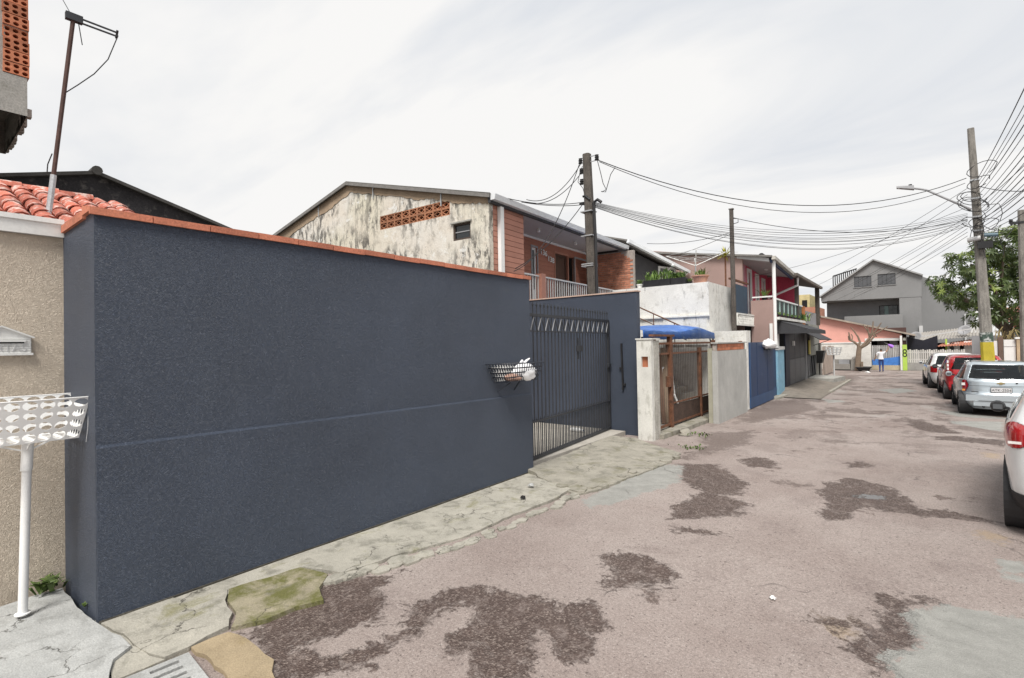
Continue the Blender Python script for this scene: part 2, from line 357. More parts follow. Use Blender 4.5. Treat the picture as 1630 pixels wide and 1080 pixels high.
def road_mat():
    m, nt, b, pos = begin('worn_pink_asphalt')
    def attr(n): a = nd(nt, 'ShaderNodeAttribute', attribute_name=n); return a.outputs['Fac']
    n_big = noise(nt, pos, .55, 4, .6); n_mid = noise(nt, pos, 5, 5, .7); n_edge = noise(nt, pos, 16, 5, .72); n_fine = noise(nt, pos, 120, 3, .7)
    c = mixc(nt, ramp(nt, n_big, .3, .7), (.235,.190,.172), (.325,.280,.258))
    c = mixc(nt, math_(nt, 'MULTIPLY', ramp(nt, n_mid, .5, .78), .6), c, (.33,.285,.262))
    c = mixc(nt, math_(nt, 'MULTIPLY', ramp(nt, noise(nt, pos, 1.3, 5, .65, .4), .55, .72), .55), c, (.175,.138,.128))
    c = mixc(nt, 1.0, c, ramp(nt, n_fine, .25, .75, (.66,.66,.66,1), (1.32,1.32,1.32,1)), 'MULTIPLY')
    c = mixc(nt, 1.0, c, ramp(nt, noise(nt, pos, 48, 4, .8), .3, .7, (.70,.68,.67,1), (1.28,1.28,1.28,1)), 'MULTIPLY')
    c = mixc(nt, math_(nt, 'MULTIPLY', ramp(nt, noise(nt, pos, 42, 2, .6), .63, .69), .8), c, (.085,.066,.06))
    c = mixc(nt, math_(nt, 'MULTIPLY', ramp(nt, noise(nt, pos, 60, 2, .6, 0, (1.1,1,1)), .66, .71), .7), c, (.46,.42,.39))
    # fine cracks
    vo = nd(nt, 'ShaderNodeTexVoronoi', feature='DISTANCE_TO_EDGE', Scale=.55); 
    dm = nd(nt, 'ShaderNodeVectorMath', operation='ADD'); nt.links.new(pos, dm.inputs[0])
    nv = nd(nt, 'ShaderNodeTexNoise', Scale=2.2, Detail=6); nt.links.new(pos, nv.inputs['Vector'])
    sv = nd(nt, 'ShaderNodeVectorMath', operation='SCALE'); sv.inputs['Scale'].default_value = .9; nt.links.new(nv.outputs['Color'], sv.inputs[0]); nt.links.new(sv.outputs[0], dm.inputs[1])
    nt.links.new(dm.outputs[0], vo.inputs['Vector'])
    crack = math_(nt, 'MULTIPLY', ramp(nt, vo.outputs['Distance'], .0, .012, (1,1,1,1), (0,0,0,1)), ramp(nt, noise(nt, pos, .8, 3), .54, .66))
    # exposed aggregate
    vs_ = nd(nt, 'ShaderNodeTexVoronoi', Scale=70.0); nt.links.new(pos, vs_.inputs['Vector'])
    agg = ramp(nt, vs_.outputs['Color'], .55, .95, (.062,.041,.034,1), (.29,.235,.205,1))
    aggc = mixc(nt, ramp(nt, n_mid, .35, .65), agg, (.115,.078,.066), 'MIX')
    aggc = mixc(nt, .55, aggc, agg)
    e = math_(nt, 'ADD', math_(nt, 'ADD', math_(nt, 'MULTIPLY', math_(nt, 'SUBTRACT', n_edge, .5), .34), math_(nt, 'MULTIPLY', math_(nt, 'SUBTRACT', noise(nt, pos, 3.2, 8, .78, .4), .5), .85)), math_(nt, 'MULTIPLY', math_(nt, 'SUBTRACT', n_fine, .5), .07))
    # patch shapes: distance inside the outline + ragged noise; farther off the raggedness also gives extra small patches
    kd = ramp(nt, math_(nt, 'ADD', math_(nt, 'ADD', attr('dark'), e), .5), .475, .535)
    loose = math_(nt, 'MULTIPLY', ramp(nt, math_(nt, 'ADD', noise(nt, pos, .9, 6, .7, .3), math_(nt, 'MULTIPLY', e, .35)), .635, .66), .75)
    kp = ramp(nt, math_(nt, 'ADD', math_(nt, 'ADD', attr('pale'), math_(nt, 'MULTIPLY', e, .6)), .5), .49, .53)
    ky = math_(nt, 'MULTIPLY', ramp(nt, math_(nt, 'ADD', math_(nt, 'ADD', attr('yellow'), e), .5), .46, .56), .5)
    c = mixc(nt, ky, c, (.34,.25,.15))
    kf = math_(nt, 'MULTIPLY', ramp(nt, math_(nt, 'ADD', math_(nt, 'ADD', attr('far'), math_(nt, 'MULTIPLY', e, 2.2)), .5), .47, .58), .6)
    sp = nd(nt, 'ShaderNodeSeparateXYZ'); nt.links.new(pos, sp.inputs[0])
    old = ramp(nt, math_(nt, 'MULTIPLY', sp.outputs['Y'], .02), .17, .34)          # the far stretch of road is the most worn
    blot = math_(nt, 'MULTIPLY', math_(nt, 'MULTIPLY', ramp(nt, math_(nt, 'ADD', noise(nt, pos, .75, 7, .72, .5), math_(nt, 'MULTIPLY', e, .25)), .535, .56), old), .62)
    blot2 = math_(nt, 'MULTIPLY', math_(nt, 'MULTIPLY', ramp(nt, noise(nt, pos, .5, 6, .7, .6, (1.3,.8,1)), .58, .63), old), .55)
    c = mixc(nt, blot2, c, (.34,.315,.295))
    kd = math_(nt, 'MULTIPLY', kd, ramp(nt, noise(nt, pos, 7, 6, .75), .30, .48, (.35,)*3+(1,), (.95,)*3+(1,)))
    kd = math_(nt, 'MAXIMUM', kd, math_(nt, 'MAXIMUM', kf, blot))
    c = mixc(nt, math_(nt, 'MAXIMUM', kd, loose), c, aggc)
    pc = mixc(nt, ramp(nt, n_mid, .3, .7), (.225,.222,.205), (.315,.31,.288))
    pc = mixc(nt, 1.0, pc, ramp(nt, n_fine, .3, .7, (.8,.8,.8,1), (1.2,1.2,1.2,1)), 'MULTIPLY')
    c = mixc(nt, kp, c, pc)
    c = mixc(nt, math_(nt, 'MULTIPLY', crack, .85), c, (.05,.04,.036))
    nt.links.new(c, b.inputs['Base Color'])
    kw = ramp(nt, math_(nt, 'ADD', math_(nt, 'SUBTRACT', math_(nt, 'ADD', attr('wet'), math_(nt, 'MULTIPLY', e, 1.1)), .13), .5), .50, .515)
    c = mixc(nt, kw, c, (.055,.048,.045)); nt.links.new(c, b.inputs['Base Color'])
    rg = mixc(nt, kw, mixc(nt, kd, (.82,)*3, (.62,)*3), (.02,)*3); nt.links.new(rg, b.inputs['Roughness'])
    b.inputs['Specular IOR Level'].default_value = .4
    h = math_(nt, 'ADD', math_(nt, 'MULTIPLY', n_fine, .5), math_(nt, 'MULTIPLY', vs_.outputs['Distance'], math_(nt, 'ADD', math_(nt, 'MULTIPLY', kd, 1.2), .25)))
    h = math_(nt, 'SUBTRACT', h, math_(nt, 'MULTIPLY', crack, 1.5))
    h = math_(nt, 'MULTIPLY', h, math_(nt, 'SUBTRACT', 1.0, kw)); bump_(nt, b, h, .8, .012)
    return m
road.data.materials.append(road_mat())

# puddle in the worn hollow
wet = bpy.data.materials.new('still_water'); wet.use_nodes = True
_b = wet.node_tree.nodes['Principled BSDF']; _b.inputs['Base Color'].default_value = (.05,.05,.052,1); _b.inputs['Roughness'].default_value = .03; _b.inputs['IOR'].default_value = 1.33; _b.inputs['Specular IOR Level'].default_value = .8
rng = random.Random(4)
pp = []
for x, y in [(1352,785),(1362,779),(1385,778),(1408,782),(1432,793),(1448,799),(1420,799),(1398,794),(1372,793),(1358,792)]:
    p = GZ(x, y); pp.append((p.x, p.y))
cx = sum(p[0] for p in pp)/len(pp); cy = sum(p[1] for p in pp)/len(pp)


# ------------------------------------------------------------------ broken concrete footway along the navy wall
def rough_poly(pts, jit=.012, step=.09, seed=0, z=.03, world=False):
    r = random.Random(seed); q = []
    w = [Vector(p).to_2d() if world else GZ(p[0], p[1], z).to_2d() for p in pts]
    for i, a in enumerate(w):
        b = w[(i+1) % len(w)]; n = max(1, int((b-a).length/step)); t = (b-a).normalized(); nrm = Vector((-t.y, t.x))
        for k in range(n):
            j = 0 if k == 0 else r.uniform(-jit, jit); q.append(a.lerp(b, k/n)+nrm*j)
    return [Vector((-5.02, p.y)) if -5.1 < p.x < -4.81 and 1.0 < p.y < 6.75 and not world else p for p in q]
def moss_conc(name, base, moss, amount, dark=(.13,.125,.10)):
    m, nt, b, pos = begin(name)
    c = mixc(nt, ramp(nt, noise(nt, pos, 3, 5, .65), .3, .7), tuple(x*.82 for x in base), tuple(x*1.12 for x in base))
    c = mixc(nt, math_(nt, 'MULTIPLY', ramp(nt, noise(nt, pos, 4.5, 6, .7, .3), .5, .66), .65), c, dark)
    c = mixc(nt, ramp(nt, noise(nt, pos, 2.3, 6, .7, .4), .62-amount*.3, .80-amount*.35), c, moss)
    c = mixc(nt, 1.0, c, ramp(nt, noise(nt, pos, 90, 3, .7), .25, .75, (.75,)*3+(1,), (1.22,)*3+(1,)), 'MULTIPLY')
    # hairline cracks
    vo = nd(nt, 'ShaderNodeTexVoronoi', feature='DISTANCE_TO_EDGE', Scale=1.5)
    dm = nd(nt, 'ShaderNodeVectorMath', operation='ADD'); nv = nd(nt, 'ShaderNodeTexNoise', Scale=4.0, Detail=5); nt.links.new(pos, nv.inputs['Vector'])
    sv = nd(nt, 'ShaderNodeVectorMath', operation='SCALE'); sv.inputs['Scale'].default_value = .5; nt.links.new(nv.outputs['Color'], sv.inputs[0])
    nt.links.new(pos, dm.inputs[0]); nt.links.new(sv.outputs[0], dm.inputs[1]); nt.links.new(dm.outputs[0], vo.inputs['Vector'])
    ck = math_(nt, 'MULTIPLY', ramp(nt, vo.outputs['Distance'], 0, .012, (1,1,1,1), (0,0,0,1)), ramp(nt, noise(nt, pos, 1.1, 3), .46, .56))
    c = mixc(nt, math_(nt, 'MULTIPLY', ck, .9), c, (.05,.045,.035))
    nt.links.new(c, b.inputs['Base Color']); b.inputs['Roughness'].default_value = .9
    bump_(nt, b, math_(nt, 'SUBTRACT', math_(nt, 'ADD', noise(nt, pos, 60, 5, .7), math_(nt, 'MULTIPLY', noise(nt, pos, 9, 4), 1.5)), ck), .6, .012)
    return m
slab_l = moss_conc('pale_slab', (.37,.35,.30), (.19,.18,.085), .22)
slab_m = moss_conc('mossy_slab', (.30,.265,.185), (.12,.118,.035), .72)
slab_r = moss_conc('ramp_slab', (.30,.28,.235), (.15,.14,.085), .30)
slab_w = moss_conc('footway_slab', (.40,.405,.395), (.30,.30,.28), .0, (.22,.22,.21))
slab_y = moss_conc('ochre_patch', (.35,.275,.175), (.28,.215,.11), .2, (.26,.2,.12))
WX_ = -4.98; foot = MB(); fw = thing('footway', None, None, (-4.7, 3, 0)); tag(fw, kind='structure')
def slab(name, pts, mat, h, seed, jit=.012, par=fw, zf=None):
    return part(name, MB().slab(rough_poly(pts, jit, .09, seed, h), -.06, zf or h), mat, par)
slab('slab', [(158,996),(250,966),(362,938),(358,955),(370,975),(364,996),(330,1012),(300,1030),(262,1046),(238,1040),(212,1024),(196,1008)], slab_l, .018, 1)
slab('slab', [(364,938),(478,903),(500,908),(522,914),(508,935),(515,955),(470,966),(425,985),(368,999),(376,975),(362,956)], slab_m, .016, 2)
slab('slab', [(482,902),(560,872),(700,818),(846,762),(862,760),(890,768),(908,778),(886,792),(850,806),(800,826),(745,852),(700,866),(640,880),(590,898),(545,912),(508,906)], slab_l, .02, 3, .014)
slab('slab', [(0,966),(60,946),(99,936),(112,950),(130,972),(153,995),(192,1012),(208,1028),(180,1050),(172,1085),(180,1140),(-160,1140),(-160,1006)], slab_w, .035, 4)
slab('slab', [(160,1001),(196,1012),(212,1028),(238,1044),(262,1050),(230,1064),(190,1080),(178,1084),(182,1052),(208,1031)], slab_l, .012, 5)
slab('patch', [(304,1030),(340,1014),(364,1006),(400,1022),(436,1050),(440,1085),(420,1120),(376,1110),(362,1076),(336,1050)], slab_y, .010, 6, .02)
part('bed', MB().slab([(-5.02,1.2),(-4.66,1.2),(-4.60,3.0),(-4.62,5.0),(-4.70,6.74),(-5.02,6.74)], -.06, .009), slab_l, fw)
part('joint_dirt_shade', MB().slab([(-5.0,1.04),(WX_+.05,1.04),(WX_+.03,2.6),(WX_+.055,4.2),(WX_+.03,6.72),(-5.0,6.72)], -.05, .0225), M('joint_dirt_shade', (.055,.05,.04), .95, .4, 9, .3, 60, .6), fw)  # joint dirt along the wall foot, its dark colour doubling as contact shade
# broken crumbs along the outer edge
rngf = random.Random(11)
edge = [GZ(x, y, .0).to_2d() for x, y in [(520,922),(560,912),(610,900),(660,886),(715,872),(760,856),(810,834),(860,812),(900,794),(918,782)]]
for i in range(len(edge)-1):
    for k in range(4):
        c = edge[i].lerp(edge[i+1], (k+.5)/4) + Vector((rngf.uniform(-.02,.09), rngf.uniform(-.05,.05))); n = rngf.randint(5,7); a0 = rngf.uniform(0, 6)
        rr = rngf.uniform(.045, .095)
        pl = [(c.x+rr*rngf.uniform(.7,1.15)*math.cos(a0+2*math.pi*j/n), c.y+1.5*rr*rngf.uniform(.7,1.15)*math.sin(a0+2*math.pi*j/n)) for j in range(n)]
        part('fragment', MB().slab(pl, -.05, rngf.uniform(.004,.016)), slab_l, fw)
# driveway ramp at the gate
g0 = GZ(850, 742, .07); 
def rampz(x, y): return max(.012, min(.085, .085 - (x+5.15)*.075))
slab('ramp', [(850,744),(910,722),(970,696),(1014,698),(1050,708),(1084,718),(1066,732),(1030,746),(990,760),(950,776),(915,784),(880,766),(856,758)], slab_r, .05, 7, .02, zf=rampz)
for i, (x, y) in enumerate([(872,768),(888,772),(902,766),(918,778),(934,772),(952,770),(968,764),(985,756),(1002,750),(1030,742),(1055,732),(1072,726)]):
    c = GZ(x, y+3, .0); rr = rngf.uniform(.07,.13); n = 6; a0 = rngf.uniform(0,6)
    part('fragment', MB().slab([(c.x+.06+rr*rngf.uniform(.7,1.2)*math.cos(a0+j*1.047), c.y+1.3*rr*rngf.uniform(.7,1.2)*math.sin(a0+j*1.047)) for j in range(n)], -.05, rngf.uniform(.015,.04)), slab_r, fw)
part('slab', MB().slab([(-8.0,6.6),(-5.12,6.6),(-5.2,10.62),(-8.0,10.62)], -.05, .088), M('courtyard_floor', (.38,.355,.315), .85, .15, 2, .15, 40, .3), fw)
# concrete drain cover with slots
dr = thing('drain_cover', 'pale concrete drain cover with slanted slots at the corner of the navy wall', 'drain cover', GZ(280, 1075, 0))
dp = [GZ(x, y, .03).to_2d() for x, y in [(196,1078),(300,1036),(362,1082),(330,1150),(235,1170)]]
ax = (dp[1]-dp[0]).normalized(); ay = Vector((-ax.y, ax.x)); ay = ay if ay.dot(dp[2]-dp[1]) > 0 else -ay
wd = (dp[1]-dp[0]).length; org = dp[0]; ln = .42
holes = []
for k in range(4):
    v0 = .05+k*.085; holes.append([(wd*.35, v0), (wd*.8, v0), (wd*.8, v0+.035), (wd*.35, v0+.035)])
part('cover', MB().plate([(0,0),(wd,0),(wd,ln),(0,ln)], holes, lambda u, v, d: (*(org+ax*u+ay*v), .02+d), .06), slab_w, dr)
part('pit', MB().plate([(0,0),(wd,0),(wd,ln),(0,ln)], [], lambda u, v, d: (*(org+ax*u+ay*v), -.046+d), .01), darkv, dr)
# twig, leaf litter and stone bits on the footway
def stone(name, p, r, mat, label, seed):
    rr = random.Random(seed); bm = bmesh.new(); bmesh.ops.create_icosphere(bm, subdivisions=2, radius=r)
    for v in bm.verts: v.co *= .75+.5*mnoise.noise(v.co*(1.6/r)+Vector((seed,0,0))); v.co.z = max(v.co.z*.55, -r*.2)
    m = MB(); m.add([v.co+Vector(p)+Vector((0,0,r*.2)) for v in bm.verts], [tuple(v.index for v in f.verts) for f in bm.faces]); bm.free()
    return solo(name, m, mat, label, 'stone', smooth=50)
p = GZ(832, 793, .04); stone('clod', p, .05, darkv, 'small dark clod lying on the concrete beside the navy wall', 1)
p = GZ(845, 774, .045); stone('stone', p, .06, slab_w, 'pale loose stone at the foot of the driveway ramp', 2)
p = GZ(1090, 692, .0); stone('rock', p, .22, slab_r, 'mossy grey rock lying in front of the rusty gate', 3)
p = GZ(1230, 953, .0); stone('paper_scrap', p, .03, cleanw, 'tiny white scrap lying in the middle of the road', 4)
def tuft(name, p, n, h, spread, mat, label, seed, cat='weed', wide=.018):
    r = random.Random(seed); m = MB()
    for i in range(n):
        a = r.uniform(0, 6.28); b0 = Vector(p)+Vector((r.gauss(0, spread*.45), r.gauss(0, spread*.45), -.005)); d = Vector((math.cos(a), math.sin(a), 0)); hh = h*r.uniform(.5, 1.1); s = Vector((-d.y, d.x, 0))*wide*r.uniform(.7,1.3)
        m.add([b0-s*.5, b0+s*.5, b0+d*hh*.35+s+Vector((0,0,hh*.6)), b0+d*hh*.35-s+Vector((0,0,hh*.6)), b0+d*hh*.8+Vector((0,0,hh*.75))], [(0,1,2,3),(3,2,4)])
    o = link(name, m.mesh(name, mat, p, fix=False)); o.location = p
    return tag(o, label, cat, kind='stuff')
leafm = M('weed_green', (.075,.115,.028), .6, .4, 6, .2, 40, 0, stains=[((.2,.24,.06), 8, .55, .7, .6, None)])
tuft('weed', GZ(80, 940, .06)+Vector((-.05,0,0)), 46, .14, .1, leafm, 'green weed in the corner between beige wall and navy wall', 1)
tuft('weed', GZ(1100, 712, .0), 50, .05, .35, leafm, 'low grass tuft on the road edge before the rusty gate', 2, 'grass')
tuft('weed', GZ(1112, 692, .03), 34, .07, .3, leafm, 'weeds along the step of the rusty gate', 3, 'grass')
tuft('weed', GZ(1140, 668, .02), 40, .16, .15, leafm, 'green weed at the corner of the bare concrete pier', 4)
tuft('weed', GZ(140, 966, .06)+Vector((-.03,.04,0)), 20, .035, .06, leafm, 'tiny moss sprigs at the corner foot of the navy wall', 5)
# hump of the black garage's driveway
hump = moss_conc('garage_ramp_slab', (.22,.19,.16), (.15,.14,.10), .2, (.09,.085,.07))
def hz(x, y): return max(.01, .20*min(1, (-2.62-x)/1.35)*min(1, max(0, (y-20.8)/1.6))*min(1, max(.0, (31.6-y)/1.2)))
gw = thing('driveway', None, None, (-3.4, 26, 0)); tag(gw, kind='structure')
mb = MB(); nx2, ny2 = 12, 30
for i in range(ny2+1):
    for k in range(nx2+1):
        y = 20.7+11*i/ny2; x = -4.15+k/nx2*1.55; mb.v.append((x, y, hz(x, y)+.008*mnoise.noise((x*3, y*2, 0))))
mb.f = [(i*(nx2+1)+k, i*(nx2+1)+k+1, (i+1)*(nx2+1)+k+1, (i+1)*(nx2+1)+k) for i in range(ny2) for k in range(nx2)]
part('hump', mb, hump, gw, smooth=True)
part('hump_patch', MB().slab([(-4.1,28.4),(-3.0,28.2),(-2.75,30.6),(-4.1,31.2)], 0, .235), conc, gw)
part('kerb_edge', MB().bar((-2.62,23.4,0),(-2.55,30.8,0), .1, .12), slab_l, gw)

# ================================================================== NAVY WALL, ITS COPING, GATE
WX = -4.98; WY0 = 1.03; WY1 = 6.72; WT = 3.20
zl0 = GX(148, 711, WX).z; zl1 = GX(846, 626, WX).z
nw = thing('navy_wall', 'tall navy blue rendered street wall with terracotta coping and a faint ledge', 'wall', (WX-.1, 3.9, 0))
def wavy(x0, x1, y0, y1, z0, z1, mat, name):
    part(name, MB().box(x0, x1, y0, y1, z0, z1), mat, nw)
m = MB(); m.slab([(WX-.18,WY1),(WX-.18,WY0+.18),(-6.04,WY0+.18),(-6.04,WY0),(WX,WY0),(WX,WY1)], -.06, WT); part('wall', m, navy, nw)
m = MB(); m.add([(WX+.001,WY0+.002,-.05),(WX+.001,WY1-.002,-.05),(WX+.001,WY1-.002,zl1),(WX+.001,WY0+.002,zl0),(WX+.022,WY0+.002,-.05),(WX+.022,WY1-.002,-.05),(WX+.020,WY1-.002,zl1-.02),(WX+.020,WY0+.002,zl0-.02)],
                [(4,5,6,7),(7,6,2,3),(0,4,7,3),(1,2,6,5),(0,1,5,4)]); part('plinth', m, navy, nw)
# coping tiles
rt = random.Random(7); y = WY0-.03
while y < WY1:
    L = min(rt.uniform(.40,.46), WY1+.03-y); t = MB(); dz = rt.uniform(-.004,.004)
    t.add([(WX+.028,y,WT-.02+dz),(WX+.028,y+L-.007,WT-.02+dz),(WX+.028,y+L-.007,WT+.036+dz),(WX+.028,y,WT+.036+dz),(WX-.22,y,WT+.002),(WX-.22,y+L-.007,WT+.002),(WX-.22,y+L-.007,WT+.085+dz),(WX-.22,y,WT+.085+dz),(WX+.003,y,WT-.02+dz),(WX+.003,y+L-.007,WT-.02+dz),(WX+.003,y,WT+.002),(WX+.003,y+L-.007,WT+.002)],
          [(0,1,2,3),(3,2,6,7),(0,8,9,1),(8,10,11,9),(10,4,5,11),(4,7,6,5),(0,3,7,4,10,8),(1,9,11,5,6,2)])
    part('coping_tile', t, terra, nw); y += L
x = WX-.235
while x > -5.98:
    L = min(.42, x+6.0); t = MB(); t.box(x-L+.006, x, WY0-.024, WY0+.2, WT-.018, WT+.048); part('coping_tile', t, terra, nw); x -= L
# far side wall of the courtyard, across the plot
PY = 10.7
cw = thing('courtyard_wall', 'navy blue rendered side wall standing beyond the barred gate', 'wall', (-6.4, PY+.1, 0))
part('wall', MB().box(-8.2, -4.9, PY, PY+.17, -.06, 3.27), navy, cw)
part('coping', MB().box(-8.2, -4.88, PY-.02, PY+.19, 3.272, 3.30), M('pale_coping', (.5,.36,.3), .8, .2), cw)
a = GY(989, 547, PY-.03); b = GY(992, 621, PY-.03)
lk = thing('gate_drop_bar', 'black vertical slide bar fixed to the navy side wall near the gate', 'gate bar', (a.x, PY-.03, b.z))
part('bar', MB().bar(a, b, .05, .03), black, lk); part('bracket', MB().box(a.x-.06,a.x-.02,PY-.045,PY,a.z-.6,a.z-.55), black, lk); part('bracket', MB().box(b.x-.02,b.x+.06,PY-.04,PY,b.z+.1,b.z+.15), black, lk)
# the gate
GA = Vector((-5.17, 6.78, 0)); GB = Vector((-5.60, 10.66, 0)); gd = (GB-GA).normalized(); GL = (GB-GA).length; grz = math.atan2(-gd.x, gd.y)
GFm = Frame(GA.x, GA.y, grz)
gt = thing('barred_gate', 'tall dark metal driveway gate of thin bars with spear tops', 'gate', (GA.x, GA.y, .0), grz)
gz0 = .10; ztop = GFm.hit(900, 506, 'x', 0).z; zlow = GFm.hit(910, 655, 'x', 0).z; zband = GFm.hit(900, 529, 'x', 0).z
spear = MB(); spear.tube([(0,0,0),(0,0,.16)], .009, 6); spear.lathe([(.001,.235),(.010,.21),(.022,.175),(.012,.155),(.020,.145),(.001,.13)], n=6); spear_me = spear.mesh('spear', M('spear_metal', (.028,.03,.034), .3, .2), smooth=True)
barm = MB().tube([(0,0,gz0+.03),(0,0,ztop)], .011, 6).mesh('bar', gatem, smooth=True)
lowm = MB().tube([(0,0,gz0+.03),(0,0,zlow)], .009, 6).lathe([(.009,zlow),(.014,zlow+.02),(.001,zlow+.07)], n=6).mesh('low_bar', gatem, smooth=True)
NB = 27
for i in range(NB+1):
    y = .06+i*(GL-.14)/NB
    piece('bar', barm, gt, (0, y, 0)); piece('spear', spear_me, gt, (0, y, ztop))
    if i < NB: piece('low_bar', lowm, gt, (.004, y+(GL-.14)/NB/2, 0))
for nm, z, w in (('rail', ztop, .05), ('rail', zband, .02), ('rail', zlow, .028), ('rail', gz0+.03, .05)):
    part(nm, MB().box(.012 if w < .04 else -.02, .03, .03, GL-.04, z-w/2, z+w/2), gatem, gt, True)
part('frame_post', MB().box(-.03,.03,.0,.05,gz0,ztop+.02), gatem, gt, True); part('frame_post', MB().box(-.03,.03,GL-.06,GL-.01,gz0,ztop+.02), gatem, gt, True)
nv = 14
for i in range(nv):
    y0 = .08+i*(GL-.16)/nv; y1 = y0+(GL-.16)/nv
    part('v_brace', MB().bar((.018,y0,ztop-.03),(.018,(y0+y1)/2-.008,zband+.01), .014), gatem, gt, True); part('v_brace', MB().bar((.018,(y0+y1)/2+.008,zband+.01),(.018,y1,ztop-.03), .014), graym, gt, True)
h = GFm.hit(922, 555, 'x', .03)
lb = part('lock_plate', MB().box(.0,.03,h.y-.09,h.y+.16,h.z-.06,h.z+.06).box(.005,.025,h.y-.02,h.y+.0,h.z-.22,h.z+.22).box(.005,.025,h.y+.07,h.y+.09,h.z-.22,h.z+.22), gatem, gt, True)
part('latch', MB().box(.0,.06,GL-.16,GL-.02,1.55,1.63), gatem, gt, True)
part('wheel', MB().lathe([(.001,-.02),(.05,-.02),(.05,.02),(.001,.02)], (0,GL*.72,gz0-.01), 'x', 12), black, gt, True)
bx = thing('bottle', 'pale plastic bottle lying behind the barred gate near the navy side wall', 'bottle', GZ(918,688,.09))
part('body', MB().lathe([(.001,-.14),(.05,-.14),(.05,.08),(.018,.13),(.018,.17),(.001,.17)], GZ(918,688,.09)+Vector((0,0,.05)), 'x', 12), cleanw, bx, smooth=True)
tuftm = M('rag', (.05,.09,.16), .9)
part('cap', MB().lathe([(.02,.165),(.02,.19),(.001,.19)], GZ(918,688,.09)+Vector((0,0,.05)), 'x', 10), tuftm, bx)

# ------------------------------------------------------------------ bins: perforated baskets
def perforated(mp, w, h, nu, nv, kind='ellipse', k=.40, seed=0):
    """sheet of nu x nv cells each with a hole; mp(u, v)->point, u, v in 0..1"""
    m = MB(); r = random.Random(seed); N = 12
    for j in range(nv):
        for i in range(nu):
            u0, u1, v0, v1 = i/nu, (i+1)/nu, j/nv, (j+1)/nv; uc, vc = (u0+u1)/2, (v0+v1)/2; out = []; inn = []
            kv = k if kind == 'square' else (.45, .41, .38, .45)[j % 4]
            tilt = 0 if kind == 'square' else (0, .5, -.4, .0)[j % 4]*(1 if i % 2 else -1)
            ku = k if kind == 'square' else (.46, .43, .40, .45)[j % 4]
            for s in range(N):
                a = 2*math.pi*s/N+math.pi/4; ca, sa = math.cos(a), math.sin(a); mxx = max(abs(ca), abs(sa))
                out.append((uc+ca/mxx*(u1-u0)/2, vc+sa/mxx*(v1-v0)/2))
                if kind == 'square': inn.append((uc+ca/mxx*(u1-u0)*ku, vc+sa/mxx*(v1-v0)*kv))
                else: inn.append((uc+ca*(u1-u0)*ku, vc+(sa*.9+tilt*ca*.5)*(v1-v0)*kv))
            m.add([mp(u, v) for u, v in out]+[mp(u, v) for u, v in inn], [(s, (s+1) % N, (s+1) % N+N, s+N) for s in range(N)])
    return m
bp = GZ(37, 990, .06); bx0 = Vector((-5.50, .70, 0))
tb = thing('bin_stand', 'white perforated metal bin basket on a white post before the beige wall', 'rubbish basket', (-5.5, .68, .06))
bz0, bz1 = GX(70, 700, -5.4).z-.0, 1.745
T = (-5.79,-5.19,.34,1.045); B = (-5.73,-5.27,.40,.985)   # x0 x1 y0 y1 of rim and floor
def side(a0, a1, b0, b1, z0=bz0, z1=bz1):
    a0, a1, b0, b1 = [Vector((*p, z)) for p, z in ((a0, z0), (a1, z0), (b0, z1), (b1, z1))]
    return lambda u, v: (a0.lerp(a1, u)).lerp(b0.lerp(b1, u), v)
for nm, (c0, c1, d0, d1), n in (('front_panel', ((B[1],B[2]),(B[1],B[3]),(T[1],T[2]),(T[1],T[3])), 7), ('back_panel', ((B[0],B[2]),(B[0],B[3]),(T[0],T[2]),(T[0],T[3])), 7),
                               ('side_panel', ((B[0],B[3]),(B[1],B[3]),(T[0],T[3]),(T[1],T[3])), 6), ('side_panel', ((B[0],B[2]),(B[1],B[2]),(T[0],T[2]),(T[1],T[2])), 6)):
    o = part(nm, perforated(side(c0, c1, d0, d1), 1, 1, n, 4), cleanw, tb); md = o.modifiers.new('s', 'SOLIDIFY'); md.thickness = .004; md.offset = 0
o = part('floor_panel', perforated(lambda u, v: Vector((B[0]+(B[1]-B[0])*v, B[2]+(B[3]-B[2])*u, bz0)), 1, 1, 7, 5), cleanw, tb); md = o.modifiers.new('s', 'SOLIDIFY'); md.thickness = .004; md.offset = 0
part('rim', MB().tube([(T[0],T[2],bz1),(T[1],T[2],bz1),(T[1],T[3],bz1),(T[0],T[3],bz1),(T[0],T[2],bz1)], .006, 6), cleanw, tb)
pc_ = Vector((-5.50, .69, 0))
part('post', MB().tube([(pc_.x,pc_.y-.008,.05),(pc_.x,pc_.y+.02,bz0-.22)], .030, 14), cleanw, tb, smooth=True)
part('collar', MB().tube([(pc_.x,pc_.y+.018,bz0-.24),(pc_.x,pc_.y+.028,bz0-.005)], .037, 14), cleanw, tb, smooth=True)
for s in (-1, 1): part('brace', MB().bar((pc_.x,pc_.y+.02,bz0-.09),(pc_.x,pc_.y+s*.2,bz0-.004), .012).bar((pc_.x,pc_.y+.02,bz0-.09),(pc_.x+s*.18,pc_.y+.02,bz0-.004), .012), cleanw, tb)
part('base_plate', MB().lathe([(.001,.062),(.05,.062),(.05,.07),(.001,.07)], (pc_.x,pc_.y-.008,0), n=14), cleanw, tb)
part('loose_wire', MB().tube([(T[1]-.02,T[3]-.01,bz1-.1),(T[1]+.01,T[3]-.02,bz1-.25),(T[1]-.0,T[3]-.03,bz1-.36)], .002, 5), cgray, tb)

